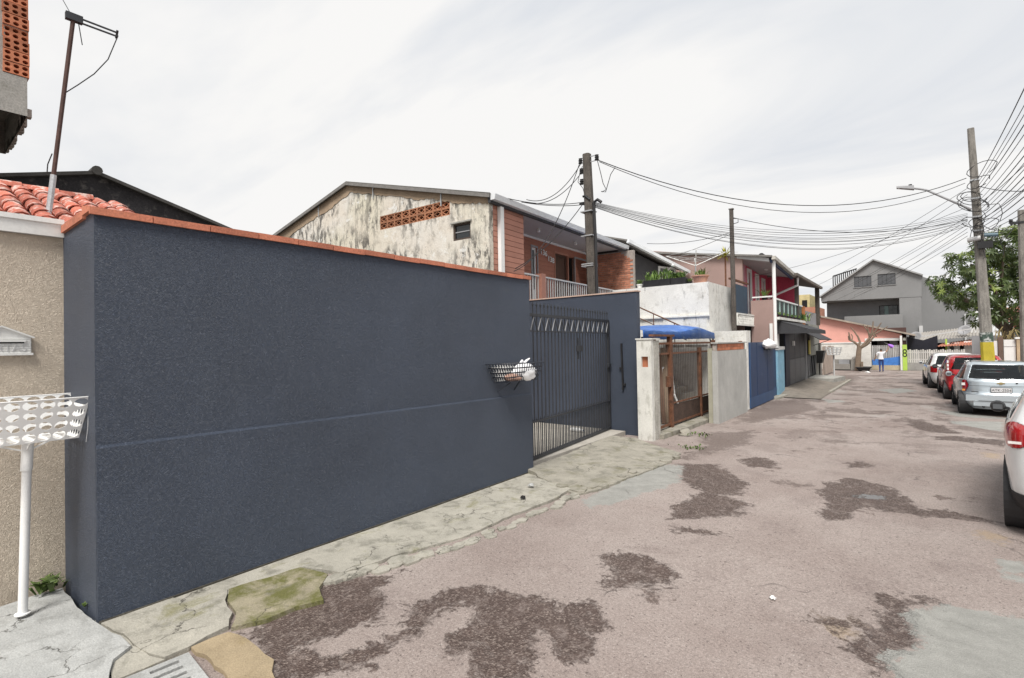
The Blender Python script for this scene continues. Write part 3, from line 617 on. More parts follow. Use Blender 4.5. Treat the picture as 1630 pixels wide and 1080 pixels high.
wb = thing('wall_basket', 'navy square-mesh bin basket fixed to the navy wall near the gate', 'rubbish basket', (-4.8, 5.9, 1.5))
q0, q1 = GX(773, 577, WX+.03), GX(868, 579, -4.60); s0, s1 = GX(787, 605, WX+.03), GX(857, 607, -4.68)
zt, zb = (q0.z+q1.z)/2, (s0.z+s1.z)/2; Tb = (WX+.03, -4.60, q0.y, q1.y-.03); Bb = (WX+.03, -4.68, s0.y, s1.y-.03)
bluem = M('basket_paint', (.03,.036,.05), .5, .2)
for nm, (c0, c1, d0, d1), n, pa in (('front_panel', ((Bb[1],Bb[2]),(Bb[1],Bb[3]),(Tb[1],Tb[2]),(Tb[1],Tb[3])), 16, bluem), ('back_panel', ((Bb[0],Bb[2]),(Bb[0],Bb[3]),(Tb[0],Tb[2]),(Tb[0],Tb[3])), 16, white),  # back panel painted white to imitate light glinting on the navy mesh
                               ('side_panel', ((Bb[0],Bb[3]),(Bb[1],Bb[3]),(Tb[0],Tb[3]),(Tb[1],Tb[3])), 6, bluem), ('side_panel', ((Bb[0],Bb[2]),(Bb[1],Bb[2]),(Tb[0],Tb[2]),(Tb[1],Tb[2])), 6, bluem)):
    o = part(nm, perforated(side(c0, c1, d0, d1, zb, zt), 1, 1, n, 4, 'square', .37), pa, wb); md = o.modifiers.new('s', 'SOLIDIFY'); md.thickness = .004
o = part('floor_panel', perforated(lambda u, v: Vector((Bb[0]+(Bb[1]-Bb[0])*v, Bb[2]+(Bb[3]-Bb[2])*u, zb)), 1, 1, 14, 4, 'square', .36), bluem, wb); md = o.modifiers.new('s', 'SOLIDIFY'); md.thickness = .004
part('rim', MB().tube([(Tb[0],Tb[2],zt),(Tb[1],Tb[2],zt),(Tb[1],Tb[3],zt),(Tb[0],Tb[3],zt),(Tb[0],Tb[2],zt)], .009, 6), bluem, wb)
part('wall_arm', MB().bar((WX,Tb[2]+.3,zb-.16),(WX+.2,Tb[2]+.4,zb-.005), .016).bar((WX,Tb[3]-.3,zb-.16),(WX+.2,Tb[3]-.4,zb-.005), .016), bluem, wb)
def bag(name, c, rx, ry, rz_, mat, label, seed, knot=True):
    bm = bmesh.new(); bmesh.ops.create_icosphere(bm, subdivisions=4, radius=1)
    for v in bm.verts:
        n = .16*mnoise.noise(v.co*2.2+Vector((seed,0,0)))+.09*mnoise.noise(v.co*5+Vector((0,seed,0)))
        up_ = max(0, v.co.z); v.co *= 1+n; k = 1-.45*up_**1.5; v.co = Vector((v.co.x*rx*k, v.co.y*ry*k, max(v.co.z, -.75)*rz_))
    m = MB(); m.add([v.co+Vector(c) for v in bm.verts], [tuple(v.index for v in f.verts) for f in bm.faces]); bm.free()
    t = thing(name, label, 'bag', (c[0], c[1], c[2]-rz_*.75)); part('body', m, mat, t, smooth=60)
    if knot:
        c = Vector(c); k = MB()
        for s in (-1, 1): k.tube([c+Vector((0,0,rz_*.85)), c+Vector((.01,s*ry*.2,rz_*1.12)), c+Vector((.02,s*ry*.42,rz_*1.12+.03*s))], [.012,.02,.012], 6)
        part('knot', k, mat, t, smooth=True)
    return t
bagm = M('white_plastic_bag', (.82,.82,.83), .35, .05, 8, .05, 40, .3, 25, .01)
bag('rubbish_bag', ((Tb[0]+Tb[1])/2+.02, q1.y-.36, zb+.12), .125, .29, .165, bagm, 'white knotted plastic bag in the navy wall basket', 3)
bag('rubbish_bag', ((Bb[0]+Bb[1])/2+.04, q1.y-.62, zb+.06), .12, .16, .07, M('brown_bag', (.36,.22,.17), .6, .2), 'small brownish bag under the white bag in the wall basket', 5, False)

# ================================================================== BEIGE WALL, POSTAL PLATE, LEFT BACKGROUND
BX = -6.05
bw = thing('beige_wall', 'beige textured street wall with a white cap left of the navy wall', 'wall', (BX-.1, -1, 0))
part('wall', MB().box(BX-.18, BX, -5, WY0+.01, -.06, 3.145), beige, bw)
part('cap', MB().box(BX-.24, BX+.045, -5, WY0+.0, 3.147, 3.30), white, bw)
part('cap_lip', MB().box(BX-.26, BX+.06, -5, WY0+.0, 3.262, 3.305), white, bw)
pm_ = thing('letter_plate', 'white gabled letterbox plate with raised lettering on the beige wall', 'letterbox', (BX, .62, 2.1))
z0, z1 = GX(0, 565, BX).z, GX(50, 537, BX).z; yr = GX(49, 550, BX).y; yl = .62-(yr-.62)*.9; ym = (yl+yr)/2; zp = GX(8, 523, BX).z+.01
part('plate', MB().plate([(yl,z0),(yr,z0),(yr,z1),(ym,zp),(yl,z1)], [], lambda u, v, d: (BX+.022+d, u, v), .022), white, pm_)
for k in range(7): part('slat', MB().box(BX+.0222,BX+.026,yl+.005,yr-.005,z0+.012+k*(z1-z0-.01)/7,z0+.012+k*(z1-z0-.01)/7+.012), white, pm_)
part('sill', MB().box(BX+.02,BX+.034,yl-.012,yr+.012,z0-.008,z0+.012), white, pm_)
part('roof_edge', MB().bar((BX+.026,yl-.02,z1-.006),(BX+.026,ym,zp+.006), .025, .012).bar((BX+.026,yr+.02,z1-.006),(BX+.026,ym,zp+.006), .025, .012), white, pm_)
part('slot', MB().box(BX+.026,BX+.0275,yl+.05,yr-.045,z1-.055,z1-.042), darkv, pm_)
part('slot_hood', MB().box(BX+.027,BX+.04,yl+.04,yr-.035,z1-.042,z1-.026), white, pm_)
part('lettering', text_mb('CARTAS', .085, lambda u, v, d: (BX+.027+d, ym+.0+u*.98, z0+.052+v), .003), cgray, pm_)

# tiled roof behind the beige wall
rf = thing('tiled_house', 'low house behind the beige wall with whitened red barrel roof tiles', 'house', (-9, .2, 0))
RZ = lambda x: 3.22+(-6.55-x)*.40
part('wall', MB().slab([(-11.5,-4),(-6.75,-4),(-6.75,2.1),(-11.5,2.1)], 0, 3.1), white, rf)
roof = part('roof', MB().add([(-6.6,-4,RZ(-6.6)-.06),(-6.6,2.2,RZ(-6.6)-.06),(-9.0,2.2,RZ(-9)-.06),(-9,-4,RZ(-9)-.06),(-11.6,2.2,RZ(-6.4)-.06),(-11.6,-4,RZ(-6.4)-.06)], [(0,1,2,3),(3,2,4,5)]), M('roof_base', (.14,.07,.055), .9), rf)
tm = MB(); n = 6
for e, (xx, rr, zz_) in enumerate(((0, .098, 0), (-.40, .078, .0))):
    for k in range(n+1): a = math.pi*k/n; tm.v.append((xx, rr*math.cos(a), zz_+rr*math.sin(a)*.95))
    for k in range(n+1): a = math.pi*k/n; tm.v.append((xx, (rr-.013)*math.cos(a), zz_+(rr-.013)*math.sin(a)*.95))
w_ = n+1
tm.f = [(k, k+1, k+1+2*w_, k+2*w_) for k in range(n)] + [(k+w_, k+2*w_+w_, k+1+3*w_, k+1+w_) for k in range(n)] + [(k, k+w_, k+1+w_, k+1) for k in range(n)]
tme = tm.mesh('roof_tile', rooftile, smooth=60); cm = MB()
for k in range(5): pass
rr_ = random.Random(3); slope = math.atan(.40)
for i in range(8):
    for j in range(17):
        x = -6.5-i*.305; piece('roof_tile', tme, roof, (x-rf.location.x+rr_.uniform(-.012,.012), -1.1+j*.2-rf.location.y+rr_.uniform(-.01,.01), RZ(x)+.02), (rr_.uniform(-.04,.04), slope, rr_.uniform(-.03,.03)))
for j in range(10):
    piece('ridge_tile', tme, roof, (-9.0-rf.location.x, -1.4+j*.36-rf.location.y, RZ(-9)+.03), (0, 0, R(90)), (1,1.25,1))
# aerial mast
A0 = GX(76, 352, -7.4); A1 = GX(117, 30, -7.4); A2 = GX(188, 57, -7.4)
am = thing('aerial_mast', 'leaning rusty aerial mast with a long boom above the tiled roof', 'antenna', A0)
part('mast_foot', MB().tube([A0, A0.lerp(A1, .22)], .028, 8), galv, am, smooth=True)
part('mast', MB().tube([A0.lerp(A1, .2), A1+Vector((0,0,.02))], .021, 8), M('mast_rust', (.075,.042,.035), .85, .35, 6), am, smooth=True)
dirb = (A2-A1)
bm_ = part('boom', MB().bar(A1+Vector((0,0,.03)), A2+Vector((0,0,.03)), .016).bar(A1-Vector((0,0,.02)), A2-Vector((0,0,.015)), .016), gatem, am)
for t in (.97,): part('element', MB().bar(A1.lerp(A2, t)+Vector((-.03,0,-.03)), A1.lerp(A2, t)+Vector((.03,0,.045)), .02), gatem, am)
part('clamp', MB().box(A1.x-.03,A1.x+.03,A1.y-.07,A1.y+.08,A1.z-.03,A1.z+.05), gatem, am)
cab = [A2, GX(172,95,-7.4), GX(150,118,-7.4), GX(125,135,-7.4), GX(101,150,-7.4), GX(97,170,-7.4)]
part('cable', MB().tube(cab, .006, 5), wirem, am); part('stub_wire', MB().tube([A1+Vector((0,.04,0)), GX(131,72,-7.4)], .005, 5), wirem, am)
part('cable', MB().tube([GX(83,245,-7.42), GX(76,262,-7.42), GX(75,275,-7.42)], .006, 5), wirem, am)
solo('guy_wire', MB().tube([A1, GX(100,0,-7.6), GX(60,-70,-8)], .004, 5), wirem, 'thin guy wire rising from the aerial mast out of the picture', 'wire')
# black stained gable farther back
bk = thing('black_gable_house', 'house with a black-stained gable wall behind the tiled roof', 'house', (-14.2, 3.4, 0))
blackw = M('black_stain', (.036,.034,.037), .9, .4, 2, .3, 30, .4, 50, stains=[((.15,.14,.13), 5, .55, .70, .7, None), ((.17,.16,.155), 1.4, .64, .70, .7, None)])
L0 = GX(-60, 279, -14); PK = GX(152, 279, -14); R1 = GX(318, 345, -14); R2 = GX(420, 392, -14)
ol = [(1.2,0),(R2.y,0),(R2.y,R2.z),(PK.y,PK.z),(1.2,L0.z)]
part('gable_wall', MB().plate(ol, [], lambda u, v, d: (-14+d, u, v), .25), blackw, bk)
roofdk = M('dark_roof_sheet', (.07,.066,.062), .85, .3, 4, .2, 40, .3)
part('roof_edge', MB().bar((-13.98,1.2,L0.z+.03),(-13.98,PK.y,PK.z+.03), .24, .07).bar((-13.98,PK.y,PK.z+.03),(-13.98,R2.y,R2.z+.03), .24, .07), roofdk, bk)
part('ridge_cap', MB().tube([(-13.84,PK.y,PK.z+.07),(-14.8,PK.y,PK.z+.07)], .10, 10), roofdk, bk, smooth=True)
part('roof', MB().add([(-14,1.2,L0.z),(-14,PK.y,PK.z),(-20,PK.y,PK.z),(-20,1.2,L0.z),(-14,R2.y,R2.z),(-20,R2.y,R2.z)], [(0,1,2,3),(1,4,5,2)]), roofdk, bk)
# unfinished brick storey, top left
ub = thing('brick_building', 'unfinished building at top left with hollow bricks above a concrete beam', 'building', (-12, -1, 0))
zb0, zb1 = GX(45, 186, -11).z, GX(45, 126, -11).z; yE = GX(46, 100, -11).y
part('floor_slab', MB().slab([(-13.4,-4),(-11.0,-4),(-11.0,yE-.02),(-13.4,yE-.02)], zb0, zb1), conc, ub)
part('lower_wall', MB().box(-13.4,-11.3,-4,.98,0,zb0-.002), conc, ub)
part('plaster_wall', MB().box(-13.3,-11.02,-4,GX(8,60,-11).y,zb1+.002,zb1+2.2), conc, ub)
hb = MB(); BH, BW_ = .175, .30
holes = []
for jz in range(2):
    for iy in range(3):
        cy_, cz_ = .05+iy*.10, .045+jz*.085; holes.append([(cy_+.036*math.cos(t), cz_+.031*math.sin(t)) for t in np.linspace(0, 2*math.pi, 9)[:-1]])
hb.plate([(0,0),(BW_,0),(BW_,BH),(0,BH)], holes, lambda u, v, d: (d, u, v), .2); hbm = hb.mesh('hollow_brick', brickor)
rb = random.Random(5)
for k in range(11):
    for j in range(1):
        piece('hollow_brick', hbm, ub, (-11+rb.uniform(-.015,.02)+12, yE-BW_+rb.uniform(-.008,.008)+1, zb1+.012+k*(BH+.014)))
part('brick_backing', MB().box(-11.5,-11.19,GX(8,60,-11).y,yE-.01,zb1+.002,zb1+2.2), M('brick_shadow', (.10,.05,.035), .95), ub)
part('mortar_bed', MB().box(-11.195,-11.02,GX(8,60,-11).y,yE-.012,zb1+.001,zb1+.011), mortar, ub)
for k in range(1, 11): part('mortar_bed', MB().box(-11.195,-11.015,GX(8,60,-11).y,yE-.012,zb1+.012+k*(BH+.014)-.0135,zb1+.012+k*(BH+.014)-.0005), mortar, ub)
mb = MB()
for k in range(16):
    x = -11.05-k*.15; mb.box(x-.12, x, yE-.02, yE+rb.uniform(-.005,.05), zb0-rb.uniform(-.02,.03), zb0+rb.uniform(.05,.2))
part('mortar_spill', mb, mortar, ub)
# ================================================================== POLES NEAR THE LEFT HOUSES
def taper(m, a, b, w0, w1, d0=None, d1=None):
    """square-section post, wider at the foot"""
    a = Vector(a); b = Vector(b); d0 = d0 or w0; d1 = d1 or w1; vs = []
    for p, w, d in ((a, w0, d0), (b, w1, d1)):
        c = .22*min(w, d)
        for x, y in ((-w/2+c,-d/2),(w/2-c,-d/2),(w/2,-d/2+c),(w/2,d/2-c),(w/2-c,d/2),(-w/2+c,d/2),(-w/2,d/2-c),(-w/2,-d/2+c)): vs.append(p+Vector((x,y,0)))
    return m.add(vs, [tuple(range(7,-1,-1)), tuple(range(8,16))]+[(i,(i+1) % 8,(i+1) % 8+8,i+8) for i in range(8)])
P1Y = 11.75
p1t = GY(934, 246, P1Y); p1b = GY(944, 465, P1Y); p1f = p1b+(p1b-p1t)*(p1b.z/(p1t.z-p1b.z)); p1f.z = 0
P1 = thing('utility_pole', 'old dark concrete utility pole rising behind the navy courtyard wall', 'utility pole', p1f)
part('pole', taper(MB(), p1f, p1t, .32, .20), poledark, P1)
for dz in (2.2, 2.95, 3.0, 1.55): part('strap', MB().box(p1t.x-.15,p1t.x+.19,p1t.y-.14,p1t.y+.14,p1t.z-dz-.015,p1t.z-dz+.015), galv, P1)
part('riser_pipe', MB().tube([p1b+Vector((.17,-.1,-.6)), GY(948,380,P1Y-.1), GY(944,330,P1Y-.1)+Vector((.03,0,0)), GY(946,322,P1Y-.1), GY(951,318,P1Y-.1), GY(957,322,P1Y-.1)], .04, 8), black, P1, smooth=True)
part('bent_pipe', MB().tube([GY(939,318,P1Y-.12), GY(931,306,P1Y-.12)+Vector((0,0,-.1)), GY(929,308,P1Y-.12)+Vector((-.02,0,-.08)), GY(929,314,P1Y-.1)], .028, 8), black, P1, smooth=True)
ins = MB().lathe([(.001,-.07),(.05,-.07),(.062,-.045),(.04,-.02),(.062,.01),(.04,.04),(.055,.065),(.001,.07)], n=10)
insm = ins.mesh('insulator', black, smooth=True)
for px, py, s in ((924,257,-1),(925.5,273,-1),(926,290,-1),(950,251,1)):
    q = GY(px, py, P1Y); piece('insulator', insm, P1, q-p1f)
    part('bracket', MB().bar(q+Vector((0,0,.07)), Vector((p1t.x,P1Y,q.z+.07)), .02).bar(q-Vector((0,0,.07)), Vector((p1t.x,P1Y,q.z-.07)), .02), galv, P1)
for s in (-1, 1): part('bolt', MB().bar(GY(935+s*12,325,P1Y), GY(935+s*4,325,P1Y), .06), black, P1)
P3Y = 17.15
p3t = GY(1164, 334, P3Y); p3b = Vector((GY(1168,525,P3Y).x+.02, P3Y, 0))
P3 = thing('slim_pole', 'slim dark service pole beside the white terrace block', 'utility pole', p3b)
part('pole', taper(MB(), p3b, p3t, .155, .115), poledark, P3); part('hook', MB().tube([p3t+Vector((.06,0,-.3)), p3t+Vector((.2,0,-.33)), p3t+Vector((.2,0,-.45)), p3t+Vector((.06,0,-.47))], .012, 6), black, P3)
part('cap', MB().box(p3t.x-.07,p3t.x+.07,P3Y-.07,P3Y+.07,p3t.z,p3t.z+.03), concdk, P3)

# ================================================================== HOUSE WITH THE STAINED GABLE
FA = Frame(-7.85, 9.2, R(3.4)); LA = 8.1
HA = thing('terracotta_house', 'two-storey house with black-streaked white gable, terracotta siding and number 138', 'house', (-7.85, 9.2, 0), R(3.4))
def gable_mat():
    m, nt, b, pos = begin('stained_gable')
    c = mixc(nt, ramp(nt, noise(nt, pos, .7, 4, .6), .35, .65), (.66,.60,.52), (.70,.68,.64))
    c = mixc(nt, math_(nt, 'MULTIPLY', ramp(nt, noise(nt, pos, .35, 3, .5), .48, .62), .5), c, (.58,.52,.34))
    c = mixc(nt, math_(nt, 'MULTIPLY', ramp(nt, noise(nt, pos, 6, 6, .75, .3), .50, .62), .45), c, (.46,.40,.33))
    zone = ramp(nt, noise(nt, pos, .75, 3, .55), .37, .52)
    st = ramp(nt, noise(nt, pos, 3.4, 7, .75, .3, (1.7,1.7,.5)), .475, .56)
    c = mixc(nt, math_(nt, 'MULTIPLY', math_(nt, 'MULTIPLY', st, zone), .85), c, (.055,.052,.048))
    sp = ramp(nt, noise(nt, pos, 16, 5, .75, .2, (1,1,.6)), .57, .64)
    c = mixc(nt, math_(nt, 'MULTIPLY', math_(nt, 'MULTIPLY', sp, math_(nt, 'ADD', zone, .25, True)), .75), c, (.10,.095,.088))
    c = mixc(nt, math_(nt, 'MULTIPLY', ramp(nt, noise(nt, pos, 2.6, 6, .7, .4), .60, .64), .8), c, (.74,.73,.70))
    nt.links.new(c, b.inputs['Base Color']); b.inputs['Roughness'].default_value = .9
    bump_(nt, b, noise(nt, pos, 22, 6, .7), .6, .02); return m
gab = gable_mat()
barec = M('bare_plaster_band', (.33,.245,.17), .9, .2, 2, .2, 40, .4)
A_c = FA.hit(786, 322, 'y', 0); A_c.z = 5.72; A_r = FA.hit(555, 294, 'y', 0); A_b = FA.hit(455, 366, 'y', 0)
u0, u1 = FA.hit(605, 355, 'y', 0).x, FA.hit(716, 330, 'y', 0).x
cz0 = (FA.hit(605, 366, 'y', 0).z+FA.hit(716, 343, 'y', 0).z)/2; cz1 = (FA.hit(605, 345, 'y', 0).z+FA.hit(716, 318, 'y', 0).z)/2
w0, w1 = FA.hit(721, 368, 'y', 0).x, FA.hit(749, 368, 'y', 0).x; wz0, wz1 = FA.hit(735, 382, 'y', 0).z, FA.hit(735, 355, 'y', 0).z
XC = -.14
outl = [(A_b.x-3,0),(XC,0),(XC,A_c.z),(A_r.x,A_r.z),(A_b.x-3,A_b.z-(A_r.z-A_b.z)/(A_r.x-A_b.x)*3)]
part('gable_wall', MB().plate(outl, [[(u0,cz0),(u1,cz0),(u1,cz1),(u0,cz1)], [(w0,wz0),(w1,wz0),(w1,wz1),(w0,wz1)]], lambda u, v, d: (u, -d, v), .16), gab, HA, True)
part('attic_backing', MB().box(u0-.3,u1+.3,.6,.65,cz0-.3,cz1+.1).box(w0-.3,w1+.3,.5,.55,wz0-.3,wz1+.3), darkv, HA, True)
# strip of bare plaster under the roof edge, ragged below
def gable_top(x): return A_c.z+(A_r.z-A_c.z)*(x-XC)/(A_r.x-XC) if x > A_r.x else A_r.z-(A_r.x-x)*(A_r.z-A_b.z)/(A_r.x-A_b.x)
rj = random.Random(2); xs_ = np.linspace(A_b.x-1.5, XC-.01, 110); up_ = [(x, gable_top(x)-.005) for x in xs_]
lo_ = [(x, gable_top(x)-(.20 if x > A_r.x else .30)-.08*mnoise.noise((x*1.3,0,0))-rj.uniform(0,.05)-(.12 if x < A_r.x else 0)*0) for x in xs_]
part('plaster_band', MB().plate(up_+lo_[::-1], [], lambda u, v, d: (u, -.016-d, v), .014), barec, HA, True)
for px in (508, 595, 703):
    k = FA.hit(px, 300, 'y', 0); part('bracket', MB().bar((k.x,-.03,gable_top(k.x)-.02),(k.x,-.03,gable_top(k.x)-.36), .03), galv, HA, True)
# pierced blocks
nb = 9; bw_, bh_ = (u1-u0)/nb, (cz1-cz0)/2
cb = MB(); e = .022
cb.plate([(0,0),(bw_-.006,0),(bw_-.006,bh_-.006),(0,bh_-.006)], [[(e,e),(bw_-.006-e,e),(bw_-.006-e,bh_-.006-e),(e,bh_-.006-e)]], lambda u, v, d: (u, -d, v), .09)
cxx, czz = bw_/2-.003, bh_/2-.003
def dia(s): return [(cxx-s*(cxx-e),czz),(cxx,czz-s*(czz-e)),(cxx+s*(cxx-e),czz),(cxx,czz+s*(czz-e))]
cb.plate(dia(1.0), [dia(.74)], lambda u, v, d: (u, .012-d, v), .06)
cbm = cb.mesh('pierced_block', M('cobogo_clay', (.42,.19,.105), .85, .2, 6, .2, 40, .3, rnd=.18, stains=[((.12,.08,.06), 7, .56, .7, .7, None)]))
pb = part('block_panel', MB().box(u0-.1,u1+.1,.45,.46,cz0-.1,cz1+.1), darkv, HA, True)
for i in range(nb):
    for j in range(2): piece('pierced_block', cbm, pb, (u0+i*bw_+.003, .004, cz0+j*bh_+.003))
wn_ = part('window', MB().plate([(w0,wz0),(w1,wz0),(w1,wz1),(w0,wz1)], [[(w0+.05,wz0+.05),(w1-.05,wz0+.05),(w1-.05,wz1-.05),(w0+.05,wz1-.05)]], lambda u, v, d: (u, .03-d, v), .05), M('brown_frame', (.07,.05,.04), .7), HA, True)
part('pane', MB().box(w0+.05,w1-.05,.06,.065,wz0+.05,wz1-.05), glass('dull_glass', (.3,.3,.3), .8), HA, True, sub=wn_)
part('glazing_bar', MB().box(w0+.05,w1-.05,.04,.06,(wz0+wz1)/2-.012,(wz0+wz1)/2+.012), graym, HA, True, sub=wn_)
part('sill', MB().box(w0-.05,w1+.05,-.05,.02,wz1+.002,wz1+.04), conc, HA, True, sub=wn_)
# street front
ZE = 5.7; ZF = 3.0; XI = -1.55
siding = M('terracotta_siding', (.42,.20,.145), .7, .08, 2, .06, 40, .1, rnd=.10)
yp = FA.hit(834, 380, 'x', XC).y; nbd = 19; bh2 = (5.62-ZF)/nbd
bdm = MB().box(-.025,0,0,yp-.18,0,bh2-.012).mesh('siding_board', siding)
part('corner_wall', MB().box(XI,XC-.026,.18,yp-.02,0,5.62), M('siding_joint', (.27,.125,.09), .9), HA, True)
for k in range(nbd): piece('siding_board', bdm, HA, (XC, .17, ZF+k*bh2))
ybm = MB().box(0,.025,XI-XC+.0,-.03,0,bh2-.012).mesh('siding_board', siding)
for k in range(nbd): piece('siding_board', ybm, HA, (yp-.02, 0, ZF+k*bh2), (0,0,0)) if False else None
ins2 = M('siding_wall', (.37,.155,.105), .7, .08, 2, .06, 40, .1)
def lines(m, pitch):
    nt = m.node_tree; b = nt.nodes['Principled BSDF']; g = nd(nt, 'ShaderNodeNewGeometry'); sp = nd(nt, 'ShaderNodeSeparateXYZ'); nt.links.new(g.outputs['Position'], sp.inputs[0])
    fr = math_(nt, 'FRACT', math_(nt, 'DIVIDE', sp.outputs['Z'], pitch)); h = ramp(nt, fr, .0, .1)
    bump_(nt, b, h, .8, .015); return m
lines(ins2, .14)
dors = [('glass_door', 846, 854.5, 394, 3.02), ('brown_door', 883, 903, 402, 3.02), ('white_door', 915, 937, 411, 3.02)]
hol = []; dd = []
for nm, xa, xb, yt, zb_ in dors:
    a = FA.hit(xa, yt, 'x', XI); b = FA.hit(xb, yt, 'x', XI); zt_ = (a.z+b.z)/2; dd.append((nm, a.y, b.y, zb_, min(zt_, 5.3))); hol.append([(a.y,zb_),(b.y,zb_),(b.y,min(zt_,5.3)),(a.y,min(zt_,5.3))])
part('front_wall', MB().plate([(yp-.02,ZF),(LA,ZF),(LA,5.6),(yp-.02,5.6)], hol, lambda u, v, d: (XI+d, u, v), .12), ins2, HA, True)
dm = {'glass_door': cleanw, 'brown_door': M('brown_door', (.085,.045,.032), .5, .2), 'white_door': cleanw}
for nm, ya, yb, za, zb_ in dd:
    d = part('door', MB().plate([(ya,za),(yb,za),(yb,zb_),(ya,zb_)], [[(ya+.07,za+.9),(yb-.07,za+.9),(yb-.07,zb_-.08),(ya+.07,zb_-.08)]], lambda u, v, d_: (XI-.05+d_, u, v), .05), dm[nm], HA, True)
    part('pane', MB().box(XI-.09,XI-.08,ya+.07,yb-.07,za+.9,zb_-.08), dm[nm] if nm == 'brown_door' else glass('door_glass_'+nm, (.55,.6,.6), .7, (.12,.13,.14)), HA, True, sub=d)
    part('frame', MB().plate([(ya-.05,za),(yb+.05,za),(yb+.05,zb_+.06),(ya-.05,zb_+.06)], [[(ya,za+.001),(yb,za+.001),(yb,zb_),(ya,zb_)]], lambda u, v, d_: (XI+.02+d_, u, v), .018), graym if nm != 'brown_door' else siding, HA, True, sub=d)
    if nm == 'white_door':
        for k in range(1, 4): part('glazing_bar', MB().box(XI-.08,XI-.04,ya+(yb-ya)*k/4-.015,ya+(yb-ya)*k/4+.015,za+.1,zb_-.05), cleanw, HA, True, sub=d)
for tx, px, py in (('136', 865.5, 403), ('138', 877, 414)):
    k = FA.hit(px, py, 'x', XI+.03); part('house_number', text_mb(tx, .26, lambda u, v, d: (XI+.03+d, k.y+u*1.15, k.z+v-u*.12), .012), cleanw, HA, True)
part('floor_slab', MB().box(-8,-.16,.16,LA,ZF-.22,ZF-.002), conc, HA, True); part('lower_wall', MB().box(-8,-.5,.16,LA,0,ZF-.222), white, HA, True)
sof = M('soffit', (.50,.49,.49), .7, .06)
part('soffit', MB().box(XI-.0,-.10,yp,LA,5.62,5.66), sof, HA, True)
part('trim', MB().box(XI+.002,XI+.05,yp,LA,5.56,5.618), cleanw, HA, True)
for px, py in ((857, 364), (916, 385)):
    k = FA.hit(px, py, 'z', 5.62); part('ceiling_lamp', MB().lathe([(.001,-.12),(.05,-.11),(.06,-.06),(.03,-.02),(.03,0)], (k.x, k.y, 5.62), n=10), cleanw, HA, True, smooth=True)
roofm = M('fibre_cement_roof', (.20,.19,.18), .9, .25, 3, .2, 40, .3, stains=[((.07,.07,.065), 3, .5, .7, .7, None)])
rise = (A_r.z-ZE)/(A_r.x-0)
rm = MB(); nn = 90
for i in range(nn+1):
    y = -.10+(LA+.25)*i/nn; w = .025*math.cos(i*math.pi)
    rm.v += [(-.02,y,ZE+.05+w),(A_r.x,y,A_r.z+.05+w),(A_b.x-3,y,gable_top(A_b.x-3)+.05+w)]
rm.f = [(3*i+a, 3*i+a+1, 3*i+a+4, 3*i+a+3) for i in range(nn) for a in (0,1)]
rr = part('roof', rm, roofm, HA, True, smooth=70); md = rr.modifiers.new('s', 'SOLIDIFY'); md.thickness = .012
part('barge_board', MB().bar((-.02,-.11,ZE+.0),(A_r.x,-.11,A_r.z+.0), .04, .09).bar((A_r.x,-.11,A_r.z+.0),(A_b.x-3,-.11,gable_top(A_b.x-3)), .04, .09), roofm, HA, True, sub=rr)
gut = M('white_gutter', (.70,.72,.74), .35, .08, 3, .05, 40, 0)
part('gutter', MB().add([(-.02,-.08,ZE-.10),(.10,-.08,ZE-.10),(.13,-.08,ZE+.03),(-.02,-.08,ZE+.03),(-.02,LA+.1,ZE-.10),(.10,LA+.1,ZE-.10),(.13,LA+.1,ZE+.03),(-.02,LA+.1,ZE+.03)], [(0,1,5,4),(1,2,6,5),(2,3,7,6),(0,3,2,1),(4,5,6,7),(0,4,7,3)]), gut, HA, True, sub=rr)
part('fascia', MB().box(-.10,-.022,-.08,LA+.1,ZE-.16,ZE+.02), M('dark_fascia', (.05,.05,.055), .7), HA, True, sub=rr)
k = FA.hit(797, 370, 'x', XC+.05).y; part('downpipe', MB().box(XC+.01,XC+.11,k-.07,k+.07,ZF,5.66), cleanw, HA, True)
# balcony railing
zr1 = FA.hit(900, 447, 'x', -.2).z; 
rl = part('railing', MB().box(-.23,-.18,yp+.02,LA-.02,zr1-.04,zr1), cgray, HA, True)
part('lower_rail', MB().box(-.23,-.18,yp+.02,LA-.02,ZF+.08,ZF+.12), cgray, HA, True, sub=rl)
blm = MB().box(-.012,.012,-.012,.012,0,zr1-.04-ZF-.12).mesh('baluster', cgray)
y = yp+.1
while y < LA-.1:
    piece('baluster', blm, rl, (-.205, y, ZF+.12)); y += .135
for px in (861, 944): k = FA.hit(px, 455, 'x', -.2).y; part('rail_post', MB().box(-.32,-.10,k-.11,k+.11,ZF,zr1+.05), siding, HA, True)
# brick firewall at the far end
bxa = -2.0; bxb = FA.hit(1010, 430, 'y', LA+.05).x; fz0 = 3.0; fz1 = FA.hit(1000, 399, 'y', LA+.05).z
fwl = part('fire_wall', MB().box(bxa,bxb-.015,LA+.012,LA+.16,0,fz1-.01), mortar, HA, True)
bk_me = MB().box(0,.215,0,.08,0,.062).mesh('brick', brickm); rq = random.Random(8)
nrow = int((fz1-fz0)/.076); 
for j in range(nrow):
    x = bxa+.02+(.115 if j % 2 else 0)
    while x+.215 < bxb+.03:
        if not (j > nrow-5 and x+.215 > bxb-.25*(j-nrow+5)*.35): piece('brick', bk_me, fwl, (x, LA+rq.uniform(-.012,.004), fz0+j*.076+.008), (0, 0, rq.uniform(-.02,.02)))
        x += .229
